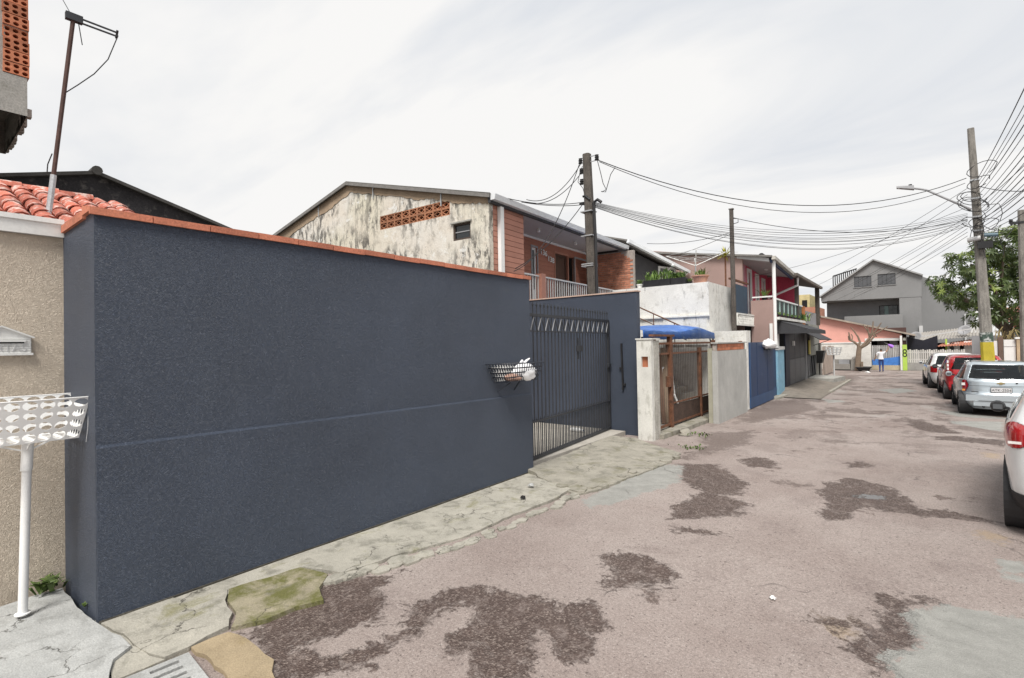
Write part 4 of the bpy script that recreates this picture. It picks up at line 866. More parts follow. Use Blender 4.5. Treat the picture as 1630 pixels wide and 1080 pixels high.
# ================================================================== DARK GREY HOUSE, WHITE TERRACE BLOCK
HB = thing('dark_grey_house', 'dark grey upper house with a white gutter behind the planted terrace', 'house', (-8.6, 19, 0))
dgrey = M('dark_grey_wall', (.055,.054,.058), .8, .12)
g0 = GY(1000, 384, 17.5); g1 = GY(1096, 433, 21.0)
xw0, xw1 = g0.x-.45, g1.x-.45
wa = (1026, 1041); wya = [GX(px, 430, -8.1).y for px in wa]; 
part('wall', MB().add([(xw0,17.5,0),(xw1,20.85,0),(xw1,20.85,g1.z-.05),(xw0,17.5,g0.z-.05),(xw0-4,17.5,0),(xw0-4,17.5,g0.z+1.2),(xw1-4,20.85,0),(xw1-4,20.85,g1.z+1.2)], [(0,1,2,3),(4,0,3,5),(6,7,2,1),(4,5,7,6)]), dgrey, HB)
rbm = part('roof', MB().add([(g0.x+.02,17.35,g0.z+.04),(g1.x+.02,20.87,g1.z+.04),(g1.x-4.4,20.87,g1.z+1.3),(g0.x-4.4,17.35,g0.z+1.3),(g0.x+.02,17.35,g0.z-.02),(g1.x+.02,20.87,g1.z-.02),(g1.x-4.4,20.87,g1.z+1.24),(g0.x-4.4,17.35,g0.z+1.24)], [(0,1,2,3),(7,6,5,4),(0,4,5,1),(1,5,6,2),(2,6,7,3),(3,7,4,0)]), roofm, HB)
part('gutter', MB().bar(g0+Vector((.06,-.15,-.03)), g1+Vector((.06,-.12,-.03)), .13, .12), gut, HB, sub=rbm)
part('downpipe', MB().tube([g1+Vector((.03,-.3,-.1)), (g1.x-.35,20.6,g1.z-.35), (g1.x-.35,20.6,3.9)], .045, 8), cleanw, HB)
yw0, yw1 = GX(1026, 437, xw0+.1).y, GX(1042, 437, xw0+.1).y; zw1, zw0 = GX(1032, 428, xw0+.1).z, 3.9
def xat(y): return xw0+(xw1-xw0)*(y-17.5)/3.35
wn2 = part('window', MB().plate([(yw0,zw0),(yw1,zw0),(yw1,zw1),(yw0,zw1)], [[(yw0+.08,zw0+.08),((yw0+yw1)/2-.03,zw0+.08),((yw0+yw1)/2-.03,zw1-.08),(yw0+.08,zw1-.08)],[((yw0+yw1)/2+.03,zw0+.08),(yw1-.08,zw0+.08),(yw1-.08,zw1-.08),((yw0+yw1)/2+.03,zw1-.08)]], lambda u, v, d: (xat(u)+.05+d, u, v), .04), cleanw, HB)
part('pane', MB().plate([(yw0+.08,zw0+.08),(yw1-.08,zw0+.08),(yw1-.08,zw1-.08),(yw0+.08,zw1-.08)], [], lambda u, v, d: (xat(u)+.02+d, u, v), .01), glass('pale_glass', (.5,.5,.5), .8, (.2,.21,.22)), HB, sub=wn2)
whitew = M('grimy_whitewash', (.74,.73,.69), .9, .1, 1.5, .1, 30, .4, 30, .01, stains=[((.40,.38,.33), 2.5, .52, .70, .7, None), ((.10,.095,.085), 3, .58, .70, .75, (2,2,.5)), ((.5,.44,.34), 7, .62, .72, .5, None)])
TB = thing('terrace_block', 'grimy whitewashed block carrying the planted terrace above the rusty gate yard', 'wall', (-6.3, 17.5, 0))
tz = GY(1080, 453, 16.5).z; tx1 = GY(1128, 460, 16.5).x
part('wall', MB().slab([(-8.6,16.5),(tx1,16.5),(tx1,19.2),(-8.6,19.2)], 0, tz), whitew, TB)
part('terrace_floor', MB().slab([(-8.0,19.2),(-4.85,19.2),(-4.85,20.98),(-8.0,20.98)], 3.0, 3.14), conc, TB)
part('ledge', MB().box(-8.6,tx1+.04,16.42,16.5,GY(1090,503,16.5).z-.05,GY(1090,503,16.5).z), whitew, TB)
part('lower_block', MB().box(-5.05,-3.98,16.45,16.95,0,GY(1170,527,16.5).z), whitew, TB)
for j, (xa, xb) in enumerate(((-6.6,-5.9),(-5.85,-5.15))): part('block', MB().box(xa,xb,16.465,16.499,2.0,GY(1090,503,16.5).z-.055), whitew, TB)
# dark blue screen and pierced panel
BS = thing('blue_screen', 'dark blue sheet screen on the terrace edge over a white lattice panel', 'screen', (-4.85, 19.6, 2.6))
by0, by1 = GX(1169, 470, -4.85).y, GX(1189.5, 470, -4.85).y
part('sheet', MB().box(-4.88,-4.84,by0,by1,3.12,GX(1180,455,-4.85).z), M('dark_blue_sheet', (.022,.05,.085), .6, .2, 4, .1, 30, .2), BS)
part('rail', MB().box(-4.90,-4.82,by0-.5,by1+.1,GX(1180,455,-4.85).z+.10,GX(1180,455,-4.85).z+.16), rust, BS)
lz0, lz1 = 2.66, 3.10; ly0, ly1 = by0+.1, by1+.75
lat = MB(); lat.plate([(ly0,lz0),(ly1,lz0),(ly1,lz1),(ly0,lz1)], [[(ly0+.05,lz0+.05),(ly1-.05,lz0+.05),(ly1-.05,lz1-.05),(ly0+.05,lz1-.05)]], lambda u, v, d: (-4.78+d, u, v), .05)
part('panel_frame', lat, whitew, BS)
k = ly0
while k < ly1-.1:
    part('lattice_bar', MB().bar((-4.80,k+.02,lz0+.05),(-4.80,min(k+.36,ly1-.03),lz1-.05), .03), whitew, BS); part('lattice_bar', MB().bar((-4.81,min(k+.36,ly1-.03),lz0+.05),(-4.81,k+.02,lz1-.05), .03), whitew, BS); k += .17
part('backing', MB().box(-4.87,-4.86,ly0,ly1,lz0,lz1), M('lattice_back', (.2,.13,.1), .9), BS)
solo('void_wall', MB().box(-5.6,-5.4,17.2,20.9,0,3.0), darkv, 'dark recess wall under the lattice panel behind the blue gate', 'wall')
# planters and plants on the terrace
grass2 = M('planter_green', (.13,.22,.05), .6, .4, 9, .2, 40, 0, stains=[((.32,.36,.1), 9, .5, .65, .6, None)])
yelg = M('yellow_green', (.36,.34,.04), .6, .3, 9, .2, 40, 0)
def blades(name, c, n, h, sx, sy, mat, seed, wide=.02, lean=.5):
    r = random.Random(seed); m = MB()
    for i in range(n):
        b0 = Vector(c)+Vector((r.uniform(-sx,sx), r.uniform(-sy,sy), 0)); a = r.uniform(0,6.28); d = Vector((math.cos(a),math.sin(a),0)); hh = h*r.uniform(.5,1.1); s = Vector((-d.y,d.x,0))*wide; le = lean*r.uniform(.3,1.2)
        m.add([b0-s*.4,b0+s*.4,b0+d*hh*le*.4+s+Vector((0,0,hh*.6)),b0+d*hh*le*.4-s+Vector((0,0,hh*.6)),b0+d*hh*le+Vector((0,0,hh*.85))], [(0,1,2,3),(3,2,4)])
    return m
def planter(px0, px1, label, h, seed, mat, lean=.6):
    a = GY(px0, 452, 16.75); b = GY(px1, 452, 16.75); t = thing('planter', label, 'planter', ((a.x+b.x)/2, 16.75, tz), 0, None)
    bx_ = MB().plate([(a.x,16.6),(b.x,16.6),(b.x,16.9),(a.x,16.9)], [], lambda u, v, d: (u, v, tz+.24+d), .236)
    part('box', bx_, black, t); part('foliage', blades('f', ((a.x+b.x)/2, 16.75, tz+.235), 110, h, (b.x-a.x)/2-.04, .12, mat, seed, .022, lean), mat, t, kind='stuff')
planter(1027, 1069, 'long black planter box with tall grassy leaves on the terrace', .42, 1, grass2)
planter(1070, 1093, 'short black planter box with low leaves next to the terrace downpipe', .26, 2, grass2, 1.0)
def pot(px, py, Y, z, label, seed, r=.16, h=.2, mat=None, leaf=grass2, lh=.3, n=36):
    c = GY(px, py, Y); c.z = z; t = thing('flower_pot', label, 'plant pot', c)
    part('pot', MB().lathe([(.001,0),(r*.7,0),(r,h),(r*1.08,h),(r*1.08,h-.03),(r*.9,h-.03),(.001,h-.04)], c, n=14), mat or terra, t, smooth=True)
    part('foliage', blades('f', (c.x,c.y,z+h-.05), n, lh, r*.5, r*.5, leaf, seed, .02, .8), leaf, t, kind='stuff')
clay = M('pale_clay', (.5,.27,.19), .8, .15)
pot(1115, 448, 16.7, tz, 'wide pale clay bowl with a leafy plant on the terrace edge', 3, .26, .24, clay, grass2, .34, 40)
pot(1018, 450, 16.8, tz, 'small white pot with a sprig at the left end of the terrace', 4, .1, .16, cleanw, grass2, .25)
pot(1098, 450, 16.9, tz, 'small low plant between the short planter and the clay bowl', 5, .09, .1, black, grass2, .2)
# tall dracaena with a yellow-green head
dc = GY(1155, 448, 17.3); dc.z = 3.14; dc.x = -4.98; dc = Vector((GY(1155,448,19.5).x, 19.5, 3.14))
DR = thing('dracaena', 'slim dracaena with a yellow-green leaf head behind the slim pole', 'plant', dc)
dtop = GY(1154.5, 408, 19.5); part('stem', MB().tube([dc, dtop], .03, 6), rust, DR)
m = MB(); r = random.Random(6)
for i in range(34):
    a = r.uniform(0,6.28); el = r.uniform(-.2,1.3); d = Vector((math.cos(a)*math.cos(el), math.sin(a)*math.cos(el), math.sin(el))); L = r.uniform(.35,.55); s = d.cross(Vector((0,0,1))).normalized()*.03; b0 = dtop
    m.add([b0-s*.4,b0+s*.4,b0+d*L*.5+s,b0+d*L*.5-s,b0+d*L+Vector((0,0,-.06))], [(0,1,2,3),(3,2,4)])
part('leaves', m, yelg, DR, kind='stuff')
# rotary clothes dryer
ro = GY(1107, 450, 18.0); ro.z = tz; RD = thing('rotary_dryer', 'folding rotary clothes dryer with white arms on the terrace', 'clothes dryer', ro)
rt_ = GY(1107, 412, 18.0); part('post', MB().tube([ro, rt_], .022, 8), galv, RD)
tips = []
for k in range(4):
    a = R(20+90*k); tip = rt_+Vector((math.cos(a)*1.0, math.sin(a)*1.0, .16)); tips.append(tip); part('arm', MB().tube([rt_+Vector((0,0,-.25)), tip], .013, 6), cleanw, RD)
for f in (.55, .78, 1.0):
    q = [(rt_+Vector((0,0,-.25))).lerp(t, f) for t in tips]; part('line', MB().tube(q+[q[0]], .006, 5), cgray, RD)
fl = thing('bare_branch_plant', 'leggy bare plant arching up beside the long planter', 'plant', GY(1050,450,16.75).xyz)
fl.location.z = tz
b0 = Vector(fl.location); pts = [b0, GY(1056,440,16.75), GY(1066,428,16.75), GY(1070,424,16.75)]; part('stem', MB().tube(pts, [.018,.016,.013,.008], 6), conc, fl); part('bloom', MB().lathe([(.001,-.06),(.06,0),(.001,.07)], GY(1071,423,16.75), n=8), cleanw, fl, smooth=True); part('bloom', MB().lathe([(.001,-.05),(.05,0),(.001,.05)], GY(1060,433,16.75), n=8), cleanw, fl, smooth=True)

# ================================================================== YARD OF THE RUSTY GATE
NFY = 10.30
YG = thing('render_post', 'pale rendered gate post with a square hole beside the navy wall end', 'gate post', (-4.5, NFY+.2, 0))
nx0, nx1 = GY(1014.5, 620, NFY).x, GY(1038, 620, NFY).x; pz = GY(1030, 541, NFY).z; py1 = GX(1050, 620, nx1).y
postm = M('worn_render', (.62,.61,.57), .9, .12, 2, .1, 40, .4, 40, stains=[((.30,.29,.25), 4, .52, .68, .7, (2,2,.7)), ((.16,.17,.10), 1.5, .60, .74, .7, (1,1,.6))])
hx0, hx1 = GY(1021, 577, NFY).x, GY(1031.5, 577, NFY).x; hz0, hz1 = GY(1026, 585, NFY).z, GY(1026, 568, NFY).z
part('post', MB().plate([(nx0,-.05),(nx1,-.05),(nx1,pz),(nx0,pz)], [[(hx0,hz0),(hx1,hz0),(hx1,hz1),(hx0,hz1)]], lambda u, v, d: (u, NFY-d, v), .12), postm, YG)
part('hole_brick', MB().box(hx0-.02,hx1+.02,NFY+.06,NFY+.10,hz0-.02,hz1+.02), brickor, YG)
part('rough_post', MB().box(nx1-.2,nx1+.005,NFY+.122,py1,-.05,pz-.02), M('rough_render', (.44,.42,.38), .95, .25, 5, .25, 40, .8, 25, .03, stains=[((.2,.2,.14), 3, .5, .7, .7, STREAK)]), YG)
part('cap', MB().box(nx0-.02,nx1+.025,NFY-.02,py1+.02,pz+.001,pz+.03), postm, YG)
RG = thing('rusty_gate', 'tall rusty barred gate under the blue tarpaulin', 'gate', (-4.55, 12.9, 0))
RGX = -4.55; ry0 = py1+.03; ry1 = GX(1137, 600, RGX).y; rzt = GX(1100, 545, RGX).z
rz0 = .12
ym = GX(1067, 600, RGX).y; yn = GX(1114, 600, RGX).y
for y, w, t in ((ry0+.03,.06,rzt+.12),(ym,.11,rzt+.14),(yn,.08,rzt-.14),(ry1-.03,.07,rzt+.05)): part('gate_post', MB().box(RGX-.05,RGX+.05,y-w/2,y+w/2,rz0-.04,t), rust, RG)
rbar = MB().tube([(0,0,rz0),(0,0,rzt-.02)], .0050, 5).mesh('bar', M('old_bar', (.12,.085,.065), .8, .3, 9)); y = ry0+.12
while y < ry1-.08:
    piece('bar', rbar, RG, (0, y-12.9, 0)); y += .12
for z, w in ((rzt-.02,.05),(rzt-.26,.04),(rz0+.04,.05)): part('rail', MB().box(RGX-.02,RGX+.02,ry0,ry1,z-w/2,z+w/2), rust, RG)
za, zb_ = GX(1075, 641, RGX).z, GX(1135, 625, RGX).z; part('rail', MB().bar((RGX,ym,za),(RGX,ry1,zb_), .035), rust, RG)
part('kick_plate', MB().box(RGX-.008,RGX+.008,ym+.06,ry1-.06,rz0+.06,zb_-.04), M('brown_mesh_plate', (.065,.04,.03), .9, .3, 5, .3, 30, .3), RG)
part('lock_box', MB().box(RGX-.04,RGX+.05,ym-.2,ym-.05,1.05,1.3), rust, RG)
part('top_beam', MB().box(RGX-.05,RGX+.05,ry0-.1,ym+.2,rzt+.141,rzt+.19), rust, RG)
solo('gate_step', MB().slab(rough_poly([(-4.75,ry0-.1),(-4.3,ry0-.1),(-4.22,ry0+1.5),(-4.2,ry1),(-4.75,ry1)], .02, .2, 5, world=True), -.05, .085), slab_r, 'mossy concrete step below the rusty gate', 'step')
# blue tarpaulin roof
TP = thing('blue_tarpaulin', 'bright blue tarpaulin stretched over the rusty gate yard', 'tarpaulin', (-5.2, 12.7, 2.2))
tarp = M('tarp_blue', (.035,.13,.42), .45, .25, 3, .1, 40, .5, 14, .03, stains=[((.35,.47,.58), 2.5, .56, .72, .7, (1,1,3))])
m = MB(); nu, nvv = 60, 16
def tzf(y, t):
    k = (y-(10.9))/(16.2-10.9); hump_ = .17*math.exp(-((k-.74)/.19)**2)*math.sin(math.pi*min(1,t*.6+.3))
    return 2.42+hump_*1.0-.04*k+.16*t+.018*mnoise.noise((y*3,t*5,0))
for i in range(nu+1):
    y = 10.9+5.3*i/nu
    m.v.append((-4.83+.02*mnoise.noise((y*5,0,0)), y, 2.17+.03*(y-10.9)/5.3-.03*mnoise.noise((y*4,1,2))))
    for j in range(nvv+1): t = j/nvv; m.v.append((-4.85-2.0*t, y, tzf(y, t)-(.0 if j else .03)))
w_ = nvv+2; m.f = [(i*w_+j, (i+1)*w_+j, (i+1)*w_+j+1, i*w_+j+1) for i in range(nu) for j in range(w_-1)]
o = part('sheet', m, tarp, TP, smooth=True); md = o.modifiers.new('s','SOLIDIFY'); md.thickness = .008
part('frame_bar', MB().box(-4.90,-4.86,10.9,16.2,2.20,2.24), black, TP); part('frame_bar', MB().box(-6.6,-4.86,16.14,16.18,2.2,2.24), black, TP)
part('frame_leg', MB().tube([(-4.88,16.16,2.2),(-4.88,16.16,.05)], .025, 6), black, TP)
part('brace', MB().bar((-4.88,16.16,1.75),(-4.88,15.85,2.2), .03), black, TP)
# steps climbing to the terrace, side rail, clutter
ST = thing('yard_stairs', 'grey concrete stair climbing along the white block behind the rusty gate', 'stairs', (-5.6, 15.8, 0))
for k in range(10):
    part('step', MB().box(-4.95-.28*(k+1),-4.95-.28*k,15.35,16.4,0,.17*(k+1)), conc, ST)
pr0, pr1 = GY(1012, 487, 15.3), GY(1085, 520, 15.3)
hr = thing('stair_handrail', 'thin rust-red handrail slanting above the blue tarpaulin', 'handrail', (pr1.x, 15.3, 1.5))
dv = (pr0-pr1); part('rail', MB().tube([pr1-dv*.3, pr0+dv*.4], .022, 6), rust, hr); part('lower_rail', MB().tube([pr1-dv*.1+Vector((0,0,-.35)), pr0+dv*.4+Vector((0,0,-.35))], .014, 6), rust, hr)
for t in (.15, .6, 1.1): q = pr1+dv*t; part('stanchion', MB().tube([q, q-Vector((0,0,.75))], .014, 6), rust, hr)
solo('yard_floor', MB().box(-8.6,-4.76,10.9,16.48,-.05,.06), conc, kind='structure')
solo('yard_back_wall', MB().box(-8.0,-7.8,10.9,16.48,.062,2.3), M('yard_wall', (.42,.38,.33), .9, .4, 2, stains=[((.12,.09,.07), 1.5, .5, .6, .8, None)]), 'dim brownish wall at the back of the rusty gate yard', 'wall')
cf = thing('white_frame_chair', 'white tubular frame chair leaning inside the rusty gate yard', 'chair', (-5.2, 13.2, .06))
o_ = Vector((-5.2,12.7,.06))
for a, b in (((0,0,.5),(0,.75,1.45)),((0,0,.5),(.0,.1,1.35)),((0,.1,1.35),(0,.75,1.45)),((0,.75,1.45),(.05,.85,.6)),((.05,.85,.6),(0,.2,.45)),((.3,.1,0),(0,0,.5)),((.3,.8,0),(.05,.85,.6))): part('tube', MB().tube([o_+Vector(a), o_+Vector(b)], .028, 6), cleanw, cf)
part('seat_sling', MB().add([o_+Vector(p) for p in ((0,.1,.5),(.0,.75,.6),(0,.72,1.3),(0,.15,1.2))], [(0,1,2,3)]), darkv, cf)
ld = thing('wooden_ladder', 'reddish wooden ladder leaning in the rusty gate yard', 'ladder', (-5.6, 13.2, .06))
for s in (0, .32): part('stile', MB().bar((-5.0-s*.4,13.0+s,.06),(-5.6-s*.4,14.2+s,2.05), .05), M('ladder_wood%d' % int(s*10), (.24,.12,.07), .8) if s == 0 else cgray, ld)
for k in range(6): t = .12+k*.15; part('rung', MB().bar((-5.0-.6*t,13.0+1.2*t,.06+2*t),(-5.128-.6*t,13.32+1.2*t,.06+2*t), .028), cgray, ld)
pl = thing('leaning_planks', 'pale brown plank leaning behind the rusty gate', 'plank', (-5.0, 12.6, .06))
part('plank', MB().bar((-4.85,12.3,.08),(-5.3,13.2,1.95), .16, .03), M('old_plank', (.27,.2,.14), .85), pl); part('plank', MB().bar((-4.9,12.15,.08),(-5.3,12.9,1.8), .10, .03), M('old_plank_b', (.2,.12,.085), .85), pl)
bb = thing('brick_barbecue', 'low stack of reddish bricks and black racks behind the rusty gate', 'brick stack', (-5.1, 11.6, .06))
for j in range(8):
    for i in range(4): part('brick', MB().box(-5.3,-5.1,11.15+i*.22,11.15+i*.22+.2,.062+j*.075,.062+j*.075+.065), brickm, bb)
for k in range(4): part('rack', MB().box(-5.3,-4.95,11.2,12.0,.9+k*.22,.93+k*.22), black, bb)
part('rack_leg', MB().box(-5.28,-5.25,11.2,11.23,.662,1.6), black, bb)
# bare concrete pier with exposed brick top
CP = thing('concrete_pier', 'bare grey cement pier with a strip of exposed bricks on top', 'gate pier', (-4.0, 15.2, 0))
cy0, cy1 = GX(1143, 600, -3.92).y, GX(1189, 600, -3.92).y; cz = GX(1165, 545, -3.92).z
cem = M('grey_cement', (.40,.395,.375), .9, .15, 1.5, .12, 40, .3, 40, stains=[((.27,.27,.25), 2.5, .54, .70, .6, STREAK), ((.42,.42,.39), 3, .6, .7, .5, None)])
part('pier', MB().box(-4.06,-3.92,cy0,cy1,-.05,cz-.22), cem, CP); part('core', MB().box(-4.05,-3.955,cy0+.02,cy1-.02,cz-.219,cz-.03), mortar, CP)
part('cap', MB().box(-4.08,-3.90,cy0-.02,cy1+.02,cz-.029,cz+.005), cem, CP)
for j in range(2):
    for i in range(7):
        L = (cy1-cy0-.35)/7; part('brick', MB().box(-3.96,-3.93,cy0+.1+i*L+.006,cy0+.1+(i+1)*L-.006,cz-.21+j*.088,cz-.21+j*.088+.08), brickor, CP)
part('side_pilaster', MB().box(-4.18,-4.062,cy0+.03,cy0+.35,-.05,cz-.15), M('green_cement', (.36,.345,.27), .9, .2, stains=[((.16,.15,.07), 2, .5, .7, .7, (1,1,.5))]), CP)
# ------------------------------------------------------------------ blue gate, its pillar and bag
BG = thing('blue_gate', 'deep blue sheet-metal gate with a lighter lower band', 'gate', (-3.95, 18.1, 0))
bl = M('gate_blue', (.012,.036,.10), .5, .15, 1.5, .08, 40, .15, 60, stains=[((.22,.28,.36), 7, .66, .72, .6, (1,1,.4)), ((.015,.03,.07), 2, .55, .75, .5, STREAK)])
bl2 = M('gate_blue_band', (.028,.068,.155), .5, .15, 1.5, .08, 40, .15, 60)
y0, y1 = GX(1194, 600, -3.95).y, GX(1231, 600, -3.95).y; zt_ = GX(1212, 545, -3.95).z
part('leaf', MB().box(-3.99,-3.95,y0,y1,.34,zt_), bl, BG); part('lower_band', MB().box(-3.98,-3.94,y0+.003,y1-.003,.02,.34), bl2, BG)
for y in np.linspace(y0+.9, y1-.9, 2): part('seam', MB().box(-3.949,-3.944,y,y+.018,.345,zt_-.02), bl, BG)
part('edge_bar', MB().box(-3.95,-3.93,y0-.0,y0+.05,.36,zt_), bl2, BG)
y2 = GX(1238, 600, -4.05).y
part('wicket_leaf', MB().box(-4.09,-4.05,y1+.05,y2,.36,zt_-.1), bl, BG); part('wicket_band', MB().box(-4.08,-4.04,y1+.053,y2-.003,.05,.36), bl2, BG)
part('post', MB().box(-4.2,-4.1,y0-.25,y0-.05,0,zt_+.05), rust, BG)
PB = thing('pale_blue_pillar', 'weathered pale blue pillar right of the blue gate', 'gate pillar', (-4.0, 21.5, 0))
b0, b1 = GX(1239, 600, -3.98).y, GX(1249, 600, -3.98).y
pbm = M('pale_blue_paint', (.20,.38,.50), .8, .15, 3, .1, 40, .3, stains=[((.35,.42,.44), 4, .55, .7, .6, None), ((.10,.13,.14), 2, .58, .74, .7, (1,1,.5))])
zp1 = GX(1244, 557, -3.98).z
part('shaft', MB().box(-4.25,-3.98,b0,b1,-.05,zp1), pbm, PB); part('cap', MB().box(-4.28,-3.95,b0-.03,b1+.03,zp1+.001,zp1+.12), cgray, PB); part('upper_panel', MB().box(-4.24,-4.14,b0,b1,zp1+.121,2.75), white, PB)
part('back_post', MB().box(-4.34,-4.26,b0-.5,b0-.05,0,2.0), M('brown_grey_post', (.22,.17,.16), .9), PB)
solo('doorstep', MB().slab([(-4.2,y1+.05),(-3.80,y1+.05),(-3.72,b1),(-4.2,b1)], -.05, .06), slab_l, 'pale concrete doorstep at the foot of the pale blue pillar', 'step')
c = GX(1232, 551, -3.7); bag('rubbish_bag', (-3.9, c.y+.2, c.z+.05), .2, .75, .2, bagm, 'white bag heap hung at the top of the pale blue pillar', 9, False)
solo('bag_bracket', MB().box(-4.2,-3.75,c.y-.3,c.y+1.0,c.z-.12,c.z-.09), black, 'dark bracket carrying the white bags by the blue gate', 'bracket')
# ================================================================== MAUVE AND PINK HOUSE WITH THE GLASS BALCONY
HC = thing('pink_house', 'mauve and hot-pink two-storey house with glass balcony and white corner post', 'house', (-5.2, 23.5, 0))
mauve = M('mauve_wall', (.34,.235,.21), .85, .1, 1, .08, 40, .2)
pink = M('hot_pink_wall', (.62,.09,.155), .75, .1); palepink = M('pale_pink_wall', (.62,.30,.37), .75, .08)
CY = 21.0
gt_ = [GY(1040, 400, CY), GY(1184, 408, CY)]
part('gable_wall', MB().plate([(-9.4,0),(-5.17,0),(-5.17,gt_[1].z),(gt_[0].x,gt_[0].z),(-9.4,gt_[0].z+.1)], [], lambda u, v, d: (u, CY-d, v), .16), mauve, HC)
part('balcony_wall', MB().box(GY(1195,478,CY).x,-4.12,CY,CY+.16,0,GY(1215,478,CY).z), mauve, HC)
part('edge_trim', MB().box(gt_[0].x,-5.17,CY-.05,CY+.0-.002,gt_[1].z+.02,gt_[1].z+.08), cleanw, HC) if False else None
XP = -5.45
def py_(px, py, X): return GX(px, py, X)
part('pale_wall', MB().box(XP-.12,XP,CY+.16,GX(1187,440,XP).y,3.0,5.5), palepink, HC)
hl = []; wl_ = []
for nm, xa, xb, yt, yb in (('door',1189.5,1195.5,431,479),('door',1202.5,1207,439,479),('window',1212.5,1217,446,468)):
    a = GX(xa,(yt+yb)/2,XP).y; b = GX(xb,(yt+yb)/2,XP).y; zt_ = GX((xa+xb)/2,yt,XP).z; zb_ = 3.15 if nm == 'door' else GX((xa+xb)/2,yb,XP).z
    hl.append([(a,zb_),(b,zb_),(b,zt_),(a,zt_)]); wl_.append((nm,a,b,zb_,zt_))
yA = GX(1187,440,XP).y; yB = 26.7
part('front_wall', MB().plate([(yA+.002,3.14),(yB,3.14),(yB,5.3),(yA+.002,5.55)], hl, lambda u, v, d: (XP+d, u, v), .12), pink, HC)
pg = glass('white_glass', (.6,.6,.6), .85, (.42,.44,.46))
for nm, a, b, z0, z1 in wl_:
    d = part(nm, MB().plate([(a-.06,z0),(b+.06,z0),(b+.06,z1+.06),(a-.06,z1+.06)], [[(a+.1,z0+.1),(b-.1,z0+.1),(b-.1,z1-.08),(a+.1,z1-.08)]], lambda u, v, dd_: (XP+.035+dd_, u, v), .06), cleanw, HC)
    part('pane', MB().box(XP-.06,XP-.05,a+.1,b-.1,z0+.1,z1-.08), pg, HC, sub=d)
part('end_wall', MB().box(XP,-4.3,yB-.0,yB+.14,3.0,5.15), pink, HC)
part('balcony_slab', MB().box(-5.6,-4.1,CY+.161,27.3,2.86,3.0), conc, HC)
part('lower_wall', MB().box(-9.0,-4.45,CY+.17,27.3,0,2.858), dgrey, HC)
e0 = GX(1234, 411, -4.05); e1 = GX(1264, 438, -4.05); ez = e0.z
sf2 = M('grey_soffit', (.40,.38,.38), .8, .08)
rc = part('roof', MB().add([(-4.08,e0.y-.45,ez+.06),(-4.08,e1.y,e1.z+.06),(-9.5,e1.y,e1.z+.9),(-9.5,e0.y-.45,ez+.9),(-4.08,e0.y-.45,ez-.01),(-4.08,e1.y,e1.z-.01),(-9.5,e1.y,e1.z+.83),(-9.5,e0.y-.45,ez+.83)], [(0,1,2,3),(7,6,5,4),(0,4,5,1),(1,5,6,2),(2,6,7,3),(3,7,4,0)]), roofm, HC)
part('soffit', MB().add([(XP+.002,CY-.05,ez+.15),(-4.2,CY-.05,ez-.10),(-4.2,e1.y,e1.z-.10),(XP+.002,e1.y,e1.z+.15),(XP+.002,CY-.05,ez+.18),(-4.2,CY-.05,ez-.07),(-4.2,e1.y,e1.z-.07),(XP+.002,e1.y,e1.z+.18)], [(0,1,2,3),(7,6,5,4),(0,4,5,1),(1,5,6,2),(2,6,7,3),(3,7,4,0)]), sf2, HC, sub=rc)
part('verge_board', MB().add([(-4.2,CY-.08,ez-.16),(XP+.1,CY-.08,ez+.10),(XP+.1,CY-.08,ez+.25),(-4.2,CY-.08,ez-.02),(-4.2,CY-.053,ez-.16),(XP+.1,CY-.053,ez+.10),(XP+.1,CY-.053,ez+.25),(-4.2,CY-.053,ez-.02)], [(0,1,2,3),(7,6,5,4),(0,4,5,1),(1,5,6,2),(2,6,7,3),(3,7,4,0)]), cgray, HC, sub=rc)
part('gutter', MB().bar((-4.035,e0.y-.4,ez-.035),(-4.035,e1.y+.1,e1.z-.035), .13, .13), M('dull_gutter', (.42,.40,.36), .6), HC, sub=rc)
part('fascia', MB().bar((-4.14,e0.y-.3,ez-.11),(-4.14,e1.y+.05,e1.z-.11), .075, .17), M('navy_fascia', (.035,.05,.10), .7), HC, sub=rc)
part('chimney_cap', MB().lathe([(.001,-.05),(.13,-.05),(.15,.05),(.05,.14),(.001,.15)], GY(1212,409,22)+Vector((0,0,.0)), n=10), darkv, HC, sub=rc)
part('corner_post', MB().tube([(-4.08,CY+.1,.0),(-4.08,CY+.1,ez-.12)], .065, 10), cleanw, HC, smooth=True)
part('ceiling_lamp', MB().lathe([(.001,-.08),(.09,-.06),(.1,0),(.001,0)], (-4.8,23.4,ez-.09), n=10), cleanw, HC)
# glass balcony front
gr0 = CY+.25; gr1 = 27.2; zg0 = 3.02; zg1 = GX(1255,482,-4.1).z
gl = part('balcony_rail', MB().box(-4.14,-4.06,gr0,gr1,zg1-.03,zg1+.03), cleanw, HC)
gg = glass('green_balcony_glass', (.45,.62,.58), .42, (.10,.16,.15)); n = 7
for i in range(n):
    a = gr0+(gr1-gr0)*i/n; b = gr0+(gr1-gr0)*(i+1)/n; part('glass_panel', MB().box(-4.105,-4.095,a+.05,b-.05,zg0+.08,zg1-.035), gg, HC, sub=gl); part('rail_post', MB().box(-4.125,-4.075,a-.02,a+.03,zg0,zg1-.031), M('aluminium_green', (.40,.52,.49), .4) if i == 0 else bpy.data.materials['aluminium_green'], HC, sub=gl)
part('side_rail', MB().box(-4.85,-4.14,CY+.02,CY+.10,GY(1215,473,CY).z-.02,GY(1215,473,CY).z+.03), cleanw, HC, sub=gl)
part('balcony_sill', MB().box(-4.16,-3.95,gr0,gr1,2.90,3.0), whitew, HC)
